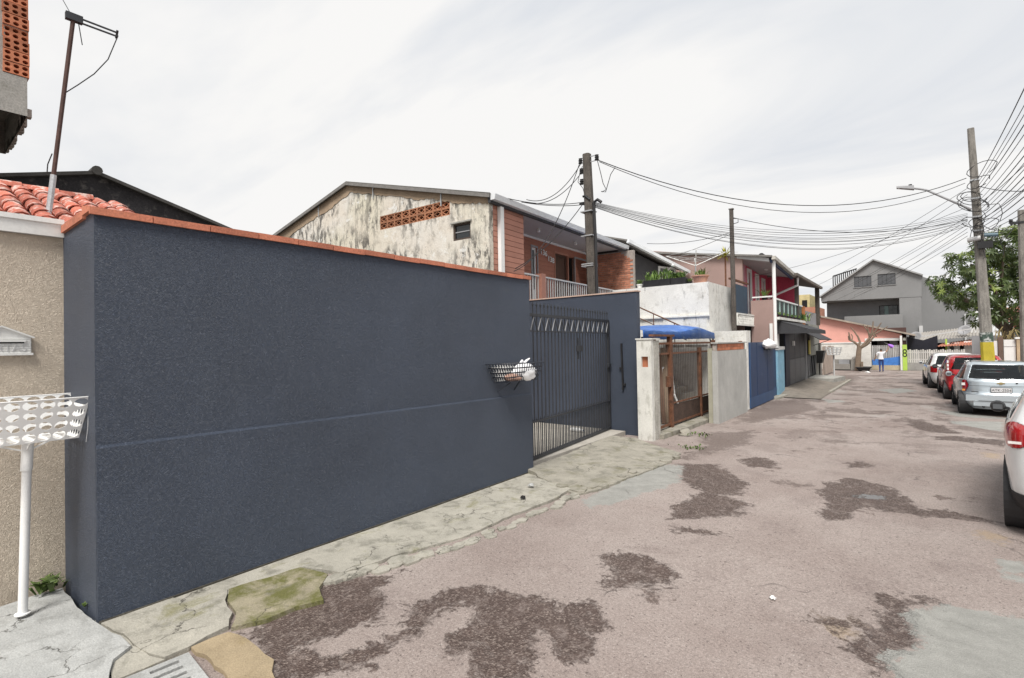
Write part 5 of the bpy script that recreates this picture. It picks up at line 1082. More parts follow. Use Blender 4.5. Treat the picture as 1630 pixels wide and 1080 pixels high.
for i in range(6):
    y = gr0+.4+i*.85; t = thing('flower_pot', ['dark flower pot first on the balcony sill next to the white post','dark flower pot second along the glass balcony sill','dark flower pot third along the glass balcony sill','dark flower pot fourth along the glass balcony sill','dark flower pot fifth along the glass balcony sill','dark flower pot last on the glass balcony sill'][i], 'plant pot', (-4.02,y,3.0), group='flower pots on the balcony sill')
    part('pot', MB().lathe([(.001,0),(.05,0),(.07,.1),(.001,.1)], (-4.02,y,3.0), n=8), black, t); part('foliage', blades('f',(-4.02,y,3.08),12,.16,.03,.04,grass2,i,.015), grass2, t, kind='stuff')
pot(1217, 478, 21.3, 3.66, 'potted plant standing on the mauve balcony wall by the pink window', 12, .11, .14, black, grass2, .45, 30)
# ------------------------------------------------------------------ black garage and awnings
BGa = thing('black_garage', 'black panelled garage front with grey lower doors below the pink house', 'garage', (-4.2, 25.6, 0))
blk = M('black_panel', (.028,.028,.031), .55, .2); gpan = M('grey_door_panel', (.095,.095,.10), .55, .12)
ga, gb, gc, gd_ = [GX(px, 570, -4.12).y for px in (1249, 1256, 1281, 1298)]
part('front_wall', MB().box(-4.3,-4.14,ga,gd_+.6,.0,2.84), blk, BGa)
part('pillar', MB().box(-4.139,-4.08,ga,gb-.05,.05,2.6), M('navy_black_pillar', (.02,.022,.04), .6), BGa)
for i in range(3): part('upper_panel', MB().box(-4.138,-4.11,gb+(gc-gb)*i/3+.02,gb+(gc-gb)*(i+1)/3-.02,1.32,2.5), blk, BGa)
for i in range(3): part('lower_panel', MB().box(-4.138,-4.105,gb+(gc-gb)*i/3+.015,gb+(gc-gb)*(i+1)/3-.015,.22,1.28), gpan, BGa)
part('grey_post', MB().box(-4.138,-4.06,gc+.05,gc+.22,.2,2.6), graym, BGa)
gd2 = part('gate_leaf', MB().box(-4.138,-4.10,gc+.3,gd_,.25,1.3), M('diamond_gate', (.06,.06,.065), .6), BGa)
for i in range(5): part('gate_bar', MB().bar((-4.09,gc+.3+i*(gd_-gc-.3)/5,.3),(-4.09,gc+.3+(i+1)*(gd_-gc-.3)/5,1.25), .03), graym, BGa, sub=gd2)
part('recess', MB().box(-4.14,-4.12,gc+.3,gd_,1.35,2.5), darkv, BGa)
q = GX(1262,547,-4.1); part('wall_lamp', MB().box(-4.11,-4.03,q.y-.08,q.y+.08,q.z-.1,q.z+.1), cleanw, BGa)
q = GX(1288,553,-4.1); part('yellow_sign', MB().box(-4.11,-4.06,q.y-.18,q.y+.18,q.z-.35,q.z+.35), M('yellow_plastic', (.55,.46,.10), .5), BGa)
AW = thing('black_awning', 'black sloping awning over the garage doors below the glass balcony', 'awning', (-3.7, 24.4, 2.5))
awm = M('awning_black', (.042,.042,.046), .75, .15); ay0 = GX(1238, 507, -4.1).y; aw_o = GX(1316, 530, -3.0)
ax1 = -3.05; ay1 = aw_o.y
part('sheet', MB().add([(-4.13,ay0,2.90),(-4.13,ay1,2.90),(ax1,ay1,2.52),(ax1,ay0,2.52),(-4.13,ay0,2.86),(-4.13,ay1,2.86),(ax1,ay1,2.48),(ax1,ay0,2.48)], [(0,1,2,3),(7,6,5,4),(0,4,5,1),(1,5,6,2),(2,6,7,3),(3,7,4,0)]), awm, AW)
part('front_valance', MB().box(ax1-.02,ax1+.01,ay0,ay1,2.36,2.479), awm, AW); part('side_valance', MB().add([(-4.13,ay0-.01,2.85),(ax1,ay0-.01,2.47),(ax1,ay0-.01,2.36),(-4.13,ay0-.01,2.36),(-4.13,ay0+.02,2.85),(ax1,ay0+.02,2.47),(ax1,ay0+.02,2.36),(-4.13,ay0+.02,2.36)], [(0,1,2,3),(7,6,5,4),(0,4,5,1),(1,5,6,2),(2,6,7,3),(3,7,4,0)]), awm, AW)
AW2 = thing('small_awning', 'small dark awning over the side door past the black garage', 'awning', (-3.8, 29, 2.2)); q = GX(1324,545,-3.3)
part('sheet', MB().add([(-4.14,26.6,2.62),(-4.14,q.y,2.62),(-3.3,q.y,2.12),(-3.3,26.6,2.12),(-4.14,26.6,2.58),(-4.14,q.y,2.58),(-3.3,q.y,2.08),(-3.3,26.6,2.08)], [(0,1,2,3),(7,6,5,4),(0,4,5,1),(1,5,6,2),(2,6,7,3),(3,7,4,0)]), awm, AW2)
part('strut', MB().bar((-4.13,q.y-.1,1.8),(-3.35,q.y-.1,2.1), .03), black, AW2)
# ------------------------------------------------------------------ open lean-to house beyond
HD = thing('lean_to_house', 'house with a dark open lean-to roof on posts beyond the glass balcony', 'house', (-4.6, 30, 0))
z_d = GX(1290, 447, -4.0).z
r0 = GX(1268, 438, -4.0); r1 = GX(1304, 456, -4.0)
rd = part('roof', MB().add([(-3.95,r0.y-.8,r0.z),(-3.95,r1.y,r0.z),(-8,r1.y,r0.z+1.0),(-8,r0.y-.8,r0.z+1.0),(-3.95,r0.y-.8,r0.z-.1),(-3.95,r1.y,r0.z-.1),(-8,r1.y,r0.z+.9),(-8,r0.y-.8,r0.z+.9)], [(0,1,2,3),(7,6,5,4),(0,4,5,1),(1,5,6,2),(2,6,7,3),(3,7,4,0)]), roofdk, HD)
part('gutter', MB().box(-3.95,-3.84,r0.y-.8,r1.y,r0.z-.12,r0.z), M('brown_gutter', (.14,.12,.10), .7), HD, sub=rd)
part('side_wall', MB().box(-8,-7.7,27.4,r1.y,0,r0.z+.6), dgrey, HD)
part('lower_wall', MB().box(-7.7,-4.32,27.35,r1.y,0,2.9), conc, HD)
for y, w in ((r0.y+.6,.16),(r1.y-.15,.2)): part('post', MB().box(-4.2,-4.2+w,y,y+w,2.9,r0.z-.05), poledark, HD)
part('downpipe', MB().tube([(-3.98,r0.y+.1,r0.z-.12),(-3.98,r0.y+.1,r0.z-.45),(-5.2,r0.y+.1,r0.z-.95)], .05, 8), cleanw, HD)
part('parapet', MB().box(-4.32,-4.16,28.7,r1.y,2.9,3.55), graym, HD); part('orange_post', MB().box(-4.34,-4.14,27.9,28.4,2.3,3.75), M('orange_wood', (.45,.17,.06), .8), HD)
part('plinth', MB().box(-4.32,-4.10,29.35,r1.y+.4,0,2.9), M('mossy_wall', (.27,.27,.24), .9, .2), HD)
blades_m = blades('b', (-4.2, 27.7, 3.0), 60, .55, .3, .5, grass2, 31, .03, .9)
solo('balcony_shrub', blades_m, grass2, 'leafy shrub spilling between glass balcony and orange post', 'plant', kind='stuff')
# far yellow and brick houses seen under the lean-to
solo('brick_house_far', MB().box(-12,-5.6,44,48,0,4.6), M('far_brick', (.40,.19,.13), .9, .2), 'bare red brick house far off behind the lean-to', 'house')
yh = thing('yellow_house', 'pale yellow house far off seen under the lean-to roof', 'house', (-10, 53, 0)); part('wall', MB().box(-14,-7.2,52,56,0,6.2), M('far_yellow', (.55,.47,.25), .9), yh)
for k in range(3): part('window', MB().box(-9.4+k*.8,-9.0+k*.8,51.96,51.99,4.8,5.7), darkv, yh)
# boards, pier, hanging bin past the garage
WB = thing('board_gate', 'worn pale board gate beside a grey pier at the far left', 'gate', (-4.1, 33, 0))
bdy0, bdy1 = GX(1310, 580, -4.05).y, GX(1327, 580, -4.05).y; bdw = M('grey_boards', (.38,.31,.26), .85, .15, 3, .15, 40, .3, rnd=.2)
for i in range(4): part('board', MB().box(-4.08,-4.03+.01*(i % 2),bdy0+(bdy1-bdy0)*i/4+.02,bdy0+(bdy1-bdy0)*(i+1)/4-.02,.08,1.72-.05*(i % 2)), bdw, WB)
part('cross_board', MB().box(-4.1,-4.081,bdy0,bdy1,.3,.42), bdw, WB); part('pier', MB().box(-4.35,-4.1,bdy0-1.2,bdy0-.05,0,1.9), concdk, WB)
q = GX(1304,567,-4.0); bn = thing('hanging_bin', 'black plastic bin hanging on the grey pier past the garage', 'bin', (-3.95, q.y, .9)); part('bin', MB().add([(-4.09,q.y-.3,.85),(-3.85,q.y-.3,.85),(-3.85,q.y+.3,.85),(-4.09,q.y+.3,.85),(-4.09,q.y-.4,1.5),(-3.72,q.y-.4,1.5),(-3.72,q.y+.4,1.5),(-4.09,q.y+.4,1.5)], [(0,3,2,1),(0,1,5,4),(1,2,6,5),(2,3,7,6),(3,0,4,7)]), black, bn); part('rim', MB().tube([(-4.09,q.y-.4,1.5),(-3.72,q.y-.4,1.5),(-3.72,q.y+.4,1.5),(-4.09,q.y+.4,1.5)], .02, 6), black, bn)
q = GZ(1328, 601, 0); fb = thing('bin_stand', 'far white wire bin basket on a thin post before the board gate', 'rubbish basket', q)
part('post', MB().tube([q, q+Vector((0,0,1.25))], .04, 8), cgray, fb)
for nm, f in (('basket_side', 0), ('basket_side', 1), ('basket_side', 2), ('basket_side', 3)):
    c4 = [(-.35,-.25),(.35,-.25),(.35,.25),(-.35,.25)]; a, b = c4[f], c4[(f+1) % 4]
    part(nm, perforated(lambda u, v: q+Vector((a[0]+(b[0]-a[0])*u, a[1]+(b[1]-a[1])*u, 1.25+.42*v))*1.0 if False else q+Vector(((a[0]+(b[0]-a[0])*u)*(.8+.3*v), (a[1]+(b[1]-a[1])*u)*(.8+.3*v), 1.25+.42*v)), 1, 1, 4, 3, 'square', .33), cgray, fb)
part('basket_floor', MB().box(q.x-.28,q.x+.28,q.y-.2,q.y+.2,1.24,1.25), cgray, fb)

# ================================================================== END OF THE STREET
FY = 42.0
def pt(px, py, Y=FY): p = GY(px, py, Y); return (p.x, p.z)
PH = thing('salmon_house', 'salmon gabled house with whitewashed brick base at the street end', 'house', (-3, FY+2, 0))
salmon = M('salmon_wall', (.74,.37,.31), .8, .08); wbr = M('white_brick', (.66,.64,.60), .9, .12, 2, .1, 30, .5, 18, .03, stains=[((.42,.37,.31), 3, .56, .68, .6, (1,1,4))])
def gbox(m, px0, px1, py0, py1, y0, y1, base=None):
    a = pt(px0, py1); b = pt(px1, py0); return m.box(a[0], b[0], y0, y1, (a[1] if base is None else base), b[1])
l0 = pt(1296, 507); l1 = pt(1310, 504); l2 = pt(1440, 531); zw = pt(1350, 547)[1]; gxa = pt(1387, 560)[0]; gxb = pt(1436, 560)[0]
part('gable_wall', MB().plate([(l0[0]-1.5,zw),(gxa,zw),(gxa,pt(1387,539)[1]),(gxb,pt(1387,539)[1]),(gxb,l2[1]-.05),(l1[0],l1[1]-.03),(l0[0]-1.5,l0[1]-.6)], [], lambda u, v, d: (u, FY-d, v), .2), salmon, PH)
part('base_wall', MB().box(l0[0]-1.5,gxa,FY+.012,FY+.2,0,zw-.002), wbr, PH); part('band', MB().box(l0[0]-1.5,gxa,FY-.03,FY+.0,zw-.0,zw+.08), white, PH)
part('garage_beam', MB().box(gxa-.35,gxb+.2,FY-.04,FY-.002,pt(1387,543)[1],pt(1387,539)[1]), white, PH)
rp = part('roof', MB().add([(l1[0]-.1,FY-.35,l1[1]+.05),(l2[0]+.55,FY-.35,l2[1]-.08),(l2[0]+.55,FY+7,l2[1]-.08),(l1[0]-.1,FY+7,l1[1]+.05),(l1[0]-.1,FY-.35,l1[1]-.06),(l2[0]+.55,FY-.35,l2[1]-.19),(l2[0]+.55,FY+7,l2[1]-.19),(l1[0]-.1,FY+7,l1[1]-.06)], [(0,1,2,3),(7,6,5,4),(0,4,5,1),(1,5,6,2),(2,6,7,3),(3,7,4,0)]), M('tan_roof_edge', (.34,.29,.24), .9, .2), PH)
part('roof_slope', MB().add([(l1[0]-.1,FY-.35,l1[1]+.05),(l1[0]-.1,FY+7,l1[1]+.05),(l1[0]-3,FY+7,l1[1]-.9),(l1[0]-3,FY-.35,l1[1]-.9)], [(0,1,2,3)]), roofm, PH, sub=rp)
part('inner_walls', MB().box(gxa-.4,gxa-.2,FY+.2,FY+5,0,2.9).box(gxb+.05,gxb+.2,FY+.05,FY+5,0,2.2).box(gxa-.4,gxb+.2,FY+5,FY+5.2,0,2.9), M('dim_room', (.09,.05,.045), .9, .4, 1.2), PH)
part('low_wall', MB().box(gxa+.01,gxb,FY-.12,FY+.05,0,pt(1410,582)[1]), M('ochre_low_wall', (.42,.36,.26), .9, .2), PH)
part('door_post', MB().box(gxb-.02,gxb+.06,FY-.05,FY,.3,2.3), M('brown_post', (.10,.05,.04), .8), PH)
for k, (u, z) in enumerate(((.3,1.9),(.5,1.75),(.72,1.95),(.85,1.7))):
    x = gxa+(gxb-gxa)*u; t = thing('hung_laundry', ['grey shirt hung in the salmon garage, leftmost','pale shirt hung in the salmon garage, second from left','white cloth hung in the salmon garage, third from left','pinkish cloth hung in the salmon garage, rightmost'][k], 'laundry', (x,FY+1,z-.5)); part('cloth', MB().plate([(x-.2,z-.5),(x+.2,z-.5),(x+.22,z),(x+.05,z+.08),(x-.05,z+.08),(x-.22,z)], [], lambda a, b, d: (a, FY+1+.06*math.sin(a*9)-d, b), .03), [graym, cgray, cleanw, salmon][k], t); part('hanger', MB().tube([(x,FY+1.0,z+.08),(x,FY+1.0,2.6)], .008, 5), black, t)
GFn = thing('garage_fence', 'garage fence with grey pickets and a blue lower panel', 'fence', ((gxa+gxb)/2, FY-.02, .3))
zf0 = pt(1410,582)[1]; zf1 = pt(1410,550)[1]; n = 17; pkm = MB().box(-.035,.035,-.012,.012,0,zf1-zf0).mesh('picket', M('grey_picket', (.42,.41,.40), .8, .2, rnd=.2))
for i in range(n): piece('picket', pkm, GFn, (gxa+.08+(gxb-gxa-.16)*i/(n-1)-(gxa+gxb)/2, -.02, zf0-.3))
part('blue_panel', MB().plate([(gxa+.05,zf0+.03),(gxb-.05,zf0+.03),(gxb-.05,zf0+.62),((gxa+gxb)/2+.2,zf0+.52),(gxa+.05,zf0+.38)], [], lambda u, v, d: (u, FY-.06-d, v), .008), M('bright_blue', (.06,.20,.55), .6, .2, 5), GFn)
for z in (zf0+.12, zf1-.18): part('rail', MB().box(gxa+.03,gxb-.03,FY-.022,FY-.008,z,z+.05), cgray, GFn)
LM = thing('lime_pillar', 'lime green numbered pillar between salmon house and picket fence', 'gate pillar', (pt(1440,570)[0], FY-.2, 0))
a = pt(1437.5, 590); b = pt(1443.5, 549); part('shaft', MB().box(a[0],b[0],FY-.35,FY-.12,0,b[1]), M('lime_paint', (.42,.60,.10), .7, .1), LM); part('white_strip', MB().box(a[0]-.12,a[0]-.002,FY-.3,FY-.12,0,b[1]+.6), white, LM)
part('number', text_mb('8', .75, lambda u, v, d: ((a[0]+b[0])/2+u*.7, FY-.353-d, pt(1440,563)[1]+v), .004), black, LM)
# picket fence of the neighbour
PF = thing('picket_fence', 'long white picket fence on a grey base at the street end', 'fence', (pt(1475,580)[0], FY-.1, 0))
xa, xb = pt(1446, 580)[0], pt(1535, 580)[0]; zf0 = pt(1475,577)[1]; zf1 = pt(1475,557)[1]; n = 26; pkm = MB().box(-.04,.04,-.012,.012,0,zf1-zf0+.02).mesh('picket', M('weathered_picket', (.52,.50,.47), .85, .2, rnd=.15))
for i in range(n): piece('picket', pkm, PF, (xa+(xb-xa)*i/(n-1)-PF.location.x, 0, zf0-.02), (0,0,0), (1,1,1+.04*math.sin(i*2.1)))
part('base', MB().box(xa-.05,xb+.05,FY-.2,FY+.0,0,zf0-.021), M('base_grey', (.30,.29,.275), .9, .2), PF)
for z in (zf0+.15, zf1-.2): part('rail', MB().box(xa,xb,FY-.085,FY-.06,z,z+.07), cgray, PF)
part('end_post', MB().box(xa-.15,xa-.06,FY-.2,FY,0,zf1+.15), white, PF)
# shack roofs behind the picket fence
SH = thing('corrugated_shack', 'low shack with grey corrugated roofs behind the picket fence', 'shack', (3, 45, 0))
sheet = M('old_corrugated', (.33,.31,.285), .9, .25, 2, .2, 30, .4, stains=[((.14,.12,.10), 2, .5, .66, .7, (1,1,1)), ((.5,.48,.45), 3, .6, .7, .5, None)])
def corrug(m, c00, c10, c11, c01, n=40, amp=.03):
    c00, c10, c11, c01 = map(Vector, (c00, c10, c11, c01)); nr = (c10-c00).cross(c01-c00).normalized(); k = len(m.v)
    for i in range(n+1):
        t = i/n; o = nr*amp*(1 if i % 2 else -1); m.v += [tuple(c00.lerp(c10, t)+o), tuple(c01.lerp(c11, t)+o)]
    m.f += [(k+2*i, k+2*i+2, k+2*i+3, k+2*i+1) for i in range(n)]; return m
s00 = GY(1447, 545, 44); s10 = GY(1562, 535, 44); s11 = GY(1562, 519, 48); s01 = GY(1462, 530, 48)
part('roof', corrug(MB(), s00, s10, s11, s01, 46), sheet, SH)
t00 = GY(1490, 552, 43); t10 = GY(1562, 549, 43); t11 = GY(1562, 538, 44.5); t01 = GY(1500, 547, 44.5)
part('red_roof', corrug(MB(), t00, t10, t11, t01, 30), M('rusty_roof', (.36,.15,.10), .9, .3, 3), SH)
part('wall', MB().box(GY(1462,560,44.6).x,GY(1600,560,44.6).x,44.6,44.8,0,1.75), darkv, SH)
part('white_front', MB().box(GY(1507,560,43.8).x,GY(1528,560,43.8).x,43.8,43.9,0,1.75).box(GY(1535,560,43.8).x,GY(1562,560,43.8).x,43.8,43.9,0,1.85), white, SH)
for a, b in ((1512, 1519), (1548, 1556)): w = part('window', MB().box(GY(a,560,43.8).x,GY(b,560,43.8).x,43.77,43.795,1.0,1.75), glass('shack_glass_%d' % a, (.3,.3,.3), .8, (.05,.06,.07)), SH)
part('lime_strip', MB().box(GY(1505,560,43.7).x,GY(1508,560,43.7).x,43.65,43.75,0,2.0), bpy.data.materials['lime_paint'], SH)
part('eave_beam', MB().bar(s00+Vector((0,-.1,.25)), s10+Vector((0,-.1,.55)), .07), cgray, SH)
part('tarp', MB().plate([(GY(1444,557,43.2).x,1.3),(GY(1493,557,43.2).x,1.3),(GY(1493,557,43.2).x,2.25),(GY(1470,557,43.2).x,1.95),(GY(1444,557,43.2).x,2.2)], [], lambda u, v, d: (u, 43.2+.1*math.sin(u*6)-d, v), .02), M('black_tarp', (.02,.02,.028), .4), SH)
def dish(px, py, Y, r, label, zfoot):
    c = GY(px, py, Y); t = thing('satellite_dish', label, 'satellite dish', (c.x, c.y+.2, zfoot)); m = MB(); n = 18
    ax_ = Vector((-.35,-.8,.5)).normalized(); sx = ax_.cross(Vector((0,0,1))).normalized(); sy = sx.cross(ax_)
    for k in range(5):
        rr = r*k/4
        for j in range(n): a = 2*math.pi*j/n; m.v.append(tuple(c+sx*rr*math.cos(a)+sy*rr*math.sin(a)+ax_*(.35*rr*rr/r)))
    m.f = [(k*n+j, k*n+(j+1) % n, (k+1)*n+(j+1) % n, (k+1)*n+j) for k in range(4) for j in range(n)]
    o = part('reflector', m, graym, t, smooth=True); md = o.modifiers.new('s','SOLIDIFY'); md.thickness = .015
    part('arm', MB().tube([c-sy*r*.8, c+ax_*r*1.0], .015, 6), graym, t); part('mast', MB().tube([Vector((c.x,c.y+.2,zfoot)), Vector((c.x,c.y+.2,c.z)), c], .03, 6), graym, t)
dish(1536, 527, 44.5, .36, 'grey satellite dish high on the corrugated shack roof', 2.4); dish(1458, 537, 43.6, .36, 'grey satellite dish low beside the lime pillar roofline', 1.9)
# big grey building
GBd = thing('grey_building', 'large grey three-storey building with a pitched gable behind the salmon house', 'building', (-2, 52, 0))
GYb = 50.0
greyw = M('grey_render', (.22,.22,.222), .85, .08, .5, .05, 20, .15, stains=[((.185,.185,.187), .6, .55, .75, .5, STREAK)]); greyd = M('grey_render_recess', (.20,.20,.205), .85, .08)
def pb_(px, py): return pt(px, py, GYb)
w1 = [(1356.5,439.5),(1387,438)]; 
def rect(px0, px1, py0, py1): a = pb_(px0, (py0+py1)/2)[0]; b = pb_(px1, (py0+py1)/2)[0]; z1 = pb_((px0+px1)/2, py0)[1]; z0 = pb_((px0+px1)/2, py1)[1]; return a, b, z0, z1
wins = [rect(1359.5, 1387, 440, 457), rect(1397, 1425.5, 436, 453.5)]
part('gable_wall', MB().plate([pb_(1307,480),pb_(1467,472.5),pb_(1467,439),pb_(1390,415),pb_(1307,471)], [[(a,z0),(b,z0),(b,z1),(a,z1)] for a, b, z0, z1 in wins], lambda u, v, d: (u, GYb-d, v), .3), greyw, GBd)
shut = M('grey_shutter', (.085,.088,.095), .6, .1)
for a, b, z0, z1 in wins:
    w = part('window', MB().box(a,b,GYb+.08,GYb+.12,z0,z1), shut, GBd)
    for k in range(4): part('shutter_leaf', MB().box(a+(b-a)*k/4+.02,a+(b-a)*(k+1)/4-.02,GYb+.05,GYb+.079,z0+.04,z1-.04), shut, GBd, sub=w)
    part('sill', MB().box(a-.05,b+.05,GYb-.05,GYb-.002,z0-.06,z0), greyw, GBd, sub=w)
part('verge', MB().bar((pb_(1304,474)[0],GYb-.1,pb_(1304,474)[1]),(pb_(1390,414)[0],GYb-.1,pb_(1390,414)[1]), .3, .1).bar((pb_(1390,414)[0],GYb-.1,pb_(1390,414)[1]),(pb_(1469,438.5)[0],GYb-.1,pb_(1469,438.5)[1]), .3, .1), M('grey_verge', (.30,.30,.30), .8), GBd)
part('soffit', MB().box(pb_(1307,480)[0],pb_(1467,476)[0],GYb+.3,GYb+1.6,pb_(1380,478)[1],pb_(1380,476)[1]), greyd, GBd)
a, b, z0, z1 = [pt(1399.5,495,GYb+1.5)[0], pt(1430,495,GYb+1.5)[0], pt(1415,503,GYb+1.5)[1], pt(1415,486,GYb+1.5)[1]]
part('recess_wall', MB().plate([(pt(1316,530,GYb+1.5)[0],0),(pt(1470,530,GYb+1.5)[0],0),(pt(1470,472,GYb+1.5)[0],pt(1400,474,GYb+1.5)[1]),(pt(1316,478,GYb+1.5)[0],pt(1400,474,GYb+1.5)[1])], [[(a,z0),(b,z0),(b,z1),(a,z1)]], lambda u, v, d: (u, GYb+1.5-d, v), .2), greyd, GBd)
w = part('window', MB().plate([(a,z0),(b,z0),(b,z1),(a,z1)], [[(a+.06,z0+.06),(b-.06,z0+.06),(b-.06,z1-.06),(a+.06,z1-.06)]], lambda u, v, d: (u, GYb+1.55-d, v), .06), black, GBd)
for k in range(4): part('pane', MB().box(a+.06+(b-a-.12)*k/4,a+.06+(b-a-.12)*(k+1)/4-.01,GYb+1.60,GYb+1.62,z0+.06,z1-.06), glass('tower_glass_%d' % k, (.2,.25,.25), .85, (.03,.035,.035) if k != 1 else (.12,.22,.20)), GBd, sub=w)
part('room_backing', MB().box(a-.3,b+.3,GYb+2.2,GYb+2.25,z0-.3,z1+.3), darkv, GBd)
part('right_wall', MB().box(pb_(1432,500)[0],pb_(1467,500)[0],GYb+.02,GYb+1.49,0,pb_(1450,473.5)[1]), greyw, GBd)
part('balcony_parapet', MB().plate([pb_(1345,530),pb_(1438,530),pb_(1437,500.5),pb_(1345,504.5)], [], lambda u, v, d: (u, GYb-.4-d, v), .2), greyw, GBd)
part('balcony_floor', MB().box(pb_(1345,530)[0],pb_(1438,530)[0],GYb-.4,GYb+1.5,pb_(1390,531)[1]-.2,pb_(1390,531)[1]), greyd, GBd)
part('side_wing', MB().plate([(pt(1460,540,GYb+1.0)[0],0),(pt(1552,540,GYb+1.0)[0],0),(pt(1552,470,GYb+1.0)[0],pt(1552,470,GYb+1.0)[1]),(pt(1467,440,GYb+1.0)[0],pt(1467,440,GYb+1.0)[1])], [], lambda u, v, d: (u, GYb+1.0-d, v), 6), greyw, GBd)
part('roof', MB().add([(pb_(1304,474)[0],GYb-.2,pb_(1304,474)[1]+.02),(pb_(1390,414)[0],GYb-.2,pb_(1390,414)[1]+.02),(pb_(1390,414)[0],GYb+9,pb_(1390,414)[1]+.02),(pb_(1304,474)[0],GYb+9,pb_(1304,474)[1]+.02),(pb_(1469,438.5)[0],GYb-.2,pb_(1469,438.5)[1]+.02),(pb_(1469,438.5)[0],GYb+9,pb_(1469,438.5)[1]+.02)], [(0,1,2,3),(1,4,5,2)]), greyd, GBd)
rw = part('roof_railing', MB().bar((*pt(1326,440,GYb+5)[:1],GYb+5,pt(1326,440,GYb+5)[1]),(pt(1364,431,GYb+5)[0],GYb+5,pt(1364,428,GYb+5)[1]), .1), black, GBd)
for k in range(12):
    px = 1326+k*3.3; t_ = pt(px, 440-k*1.05, GYb+5); bt_ = pt(px, 460, GYb+5); part('rail_bar', MB().box(t_[0]-.04,t_[0]+.04,GYb+4.97,GYb+5.03,bt_[1],t_[1]), black, GBd, sub=rw)
for k in range(1): part('roof_terrace', MB().box(pt(1322,460,GYb+5)[0],pt(1372,460,GYb+5)[0],GYb+4.6,GYb+8,pt(1340,462,GYb+5)[1]-.3,pt(1340,458,GYb+5)[1]), greyd, GBd)
part('wall_box', MB().box(pb_(1463,525)[0],pb_(1469,525)[0],GYb-.3,GYb+.02,pb_(1466,530)[1],pb_(1466,519)[1]), cgray, GBd)
q = pt(1508, 479, GYb+1); part('vent', MB().box(q[0]-.2,q[0]+.2,GYb+.9,GYb+.99,q[1]-.2,q[1]+.2), darkv, GBd)
part('drain_pipe', MB().tube([(pt(1535,470,GYb+.9)[0],GYb+.9,pt(1535,500,GYb+.9)[1]),(pt(1535,470,GYb+.9)[0],GYb+.9,0)], .06, 6), cgray, GBd)

# sofa, crate, pruned tree, person
SF = thing('dumped_sofa', 'grey sofa with its cushion dumped by the whitewashed brick wall', 'sofa', (-3.9, 40.9, 0))
sfm = M('sofa_fabric', (.24,.225,.205), .9, .15); a = GY(1322, 588, 41.0).x; b = GY(1362, 588, 41.0).x; a = a-.4
part('seat', MB().box(a,b-.28,40.7,41.6,.06,.42), sfm, SF); part('backrest', MB().box(a,b-.28,41.4,41.75,.42,.72), sfm, SF); part('armrest', MB().add([(b-.26,40.7,.02),(b+.02,40.7,.02),(b+.02,41.7,.02),(b-.26,41.7,.02),(b-.22,40.75,.72),(b-.02,40.75,.80),(b-.02,41.7,.95),(b-.22,41.7,.88)], [(0,3,2,1),(4,5,6,7),(0,1,5,4),(1,2,6,5),(2,3,7,6),(3,0,4,7)]), sfm, SF)
part('cushion', MB().box(a+.9,a+1.5,41.0,41.38,.425,.70), graym, SF); part('base', MB().box(a+.05,b-.1,40.75,41.6,0,.059), darkv, SF)
CB = thing('black_crate', 'black tray crate on the ground beside the pruned tree', 'crate', (GY(1376,590,40.2).x, 40.2, 0))
a = GY(1363,590,40.2).x; b = GY(1388,590,40.2).x; part('tray', MB().add([(a+.15,39.9,.05),(b-.15,39.9,.05),(b-.15,40.5,.05),(a+.15,40.5,.05),(a,39.8,.26),(b,39.8,.26),(b,40.6,.26),(a,40.6,.26)], [(0,3,2,1),(0,1,5,4),(1,2,6,5),(2,3,7,6),(3,0,4,7)]), black, CB); part('rim', MB().tube([(a,39.8,.26),(b,39.8,.26),(b,40.6,.26),(a,40.6,.26),(a,39.8,.26)], .025, 6), black, CB); part('rubble', MB().box(a+.1,b-.1,39.9,40.5,.06,.2), concdk, CB)
for k in (a+.2, b-.2): part('foot', MB().box(k-.06,k+.06,39.95,40.45,0,.05), darkv, CB)
p = GZ(1381, 594, 0); stone('white_scrap', p, .16, cleanw, 'white crumpled scrap lying before the black crate', 7)
PT = thing('pruned_tree', 'bare hard-pruned tree with stubby branches before the salmon house', 'tree', (GY(1366,588,40.3).x, 40.35, 0))
bark = M('pale_bark', (.20,.15,.11), .9, .25, 5, .2, 40, .6, 12, .03)
def br(pts, rs, name='branch'): part(name, MB().tube([GY(px, py, 40.35+dy) for px, py, dy in pts], [r_*.66 for r_ in rs], 8), bark, PT, smooth=True)
part('trunk', MB().tube([PT.location, GY(1366,575,40.35), GY(1367,560,40.35), GY(1368,552,40.35)], [.22,.165,.15,.14], 10), bark, PT, smooth=True)
br([(1367,560,0),(1366,550,0),(1360,545,-.1),(1352,541,-.1),(1351,535,-.1)], [.15,.13,.11,.1,.08]); br([(1353,542,-.1),(1352,534,-.2),(1351,529,-.2)], [.09,.07,.05]); br([(1367,551,0),(1369,545,.1),(1366,537,.1),(1360,528,.1),(1354,521,.1)], [.12,.10,.08,.06,.045]); br([(1368,556,0),(1376,548,0),(1383,540,0),(1388,533,.1),(1396,536,.1)], [.15,.13,.12,.10,.06]); br([(1372,553,0),(1380,549,-.2),(1387,541,-.2),(1393,534,-.2)], [.13,.11,.09,.07]); br([(1386,537,0),(1389,525,0),(1390,512,0)], [.09,.07,.05]); br([(1388,534,.1),(1396,524,.1),(1403,514,.1)], [.09,.065,.045]); br([(1387,535,0),(1380,526,.1),(1374,517,.1)], [.08,.06,.045]); br([(1390,534,0),(1400,528,-.1),(1413,520,-.1)], [.08,.06,.04]); br([(1384,538,0),(1382,528,-.1),(1381,518,-.1)], [.07,.05,.04]); br([(1356,543,-.1),(1357,536,.1),(1355,532,.1)], [.07,.05,.04])
part('stump', MB().tube([GY(1372,588,40.1)*1.0, GY(1372,576,40.1)], .07, 8), bark, PT)

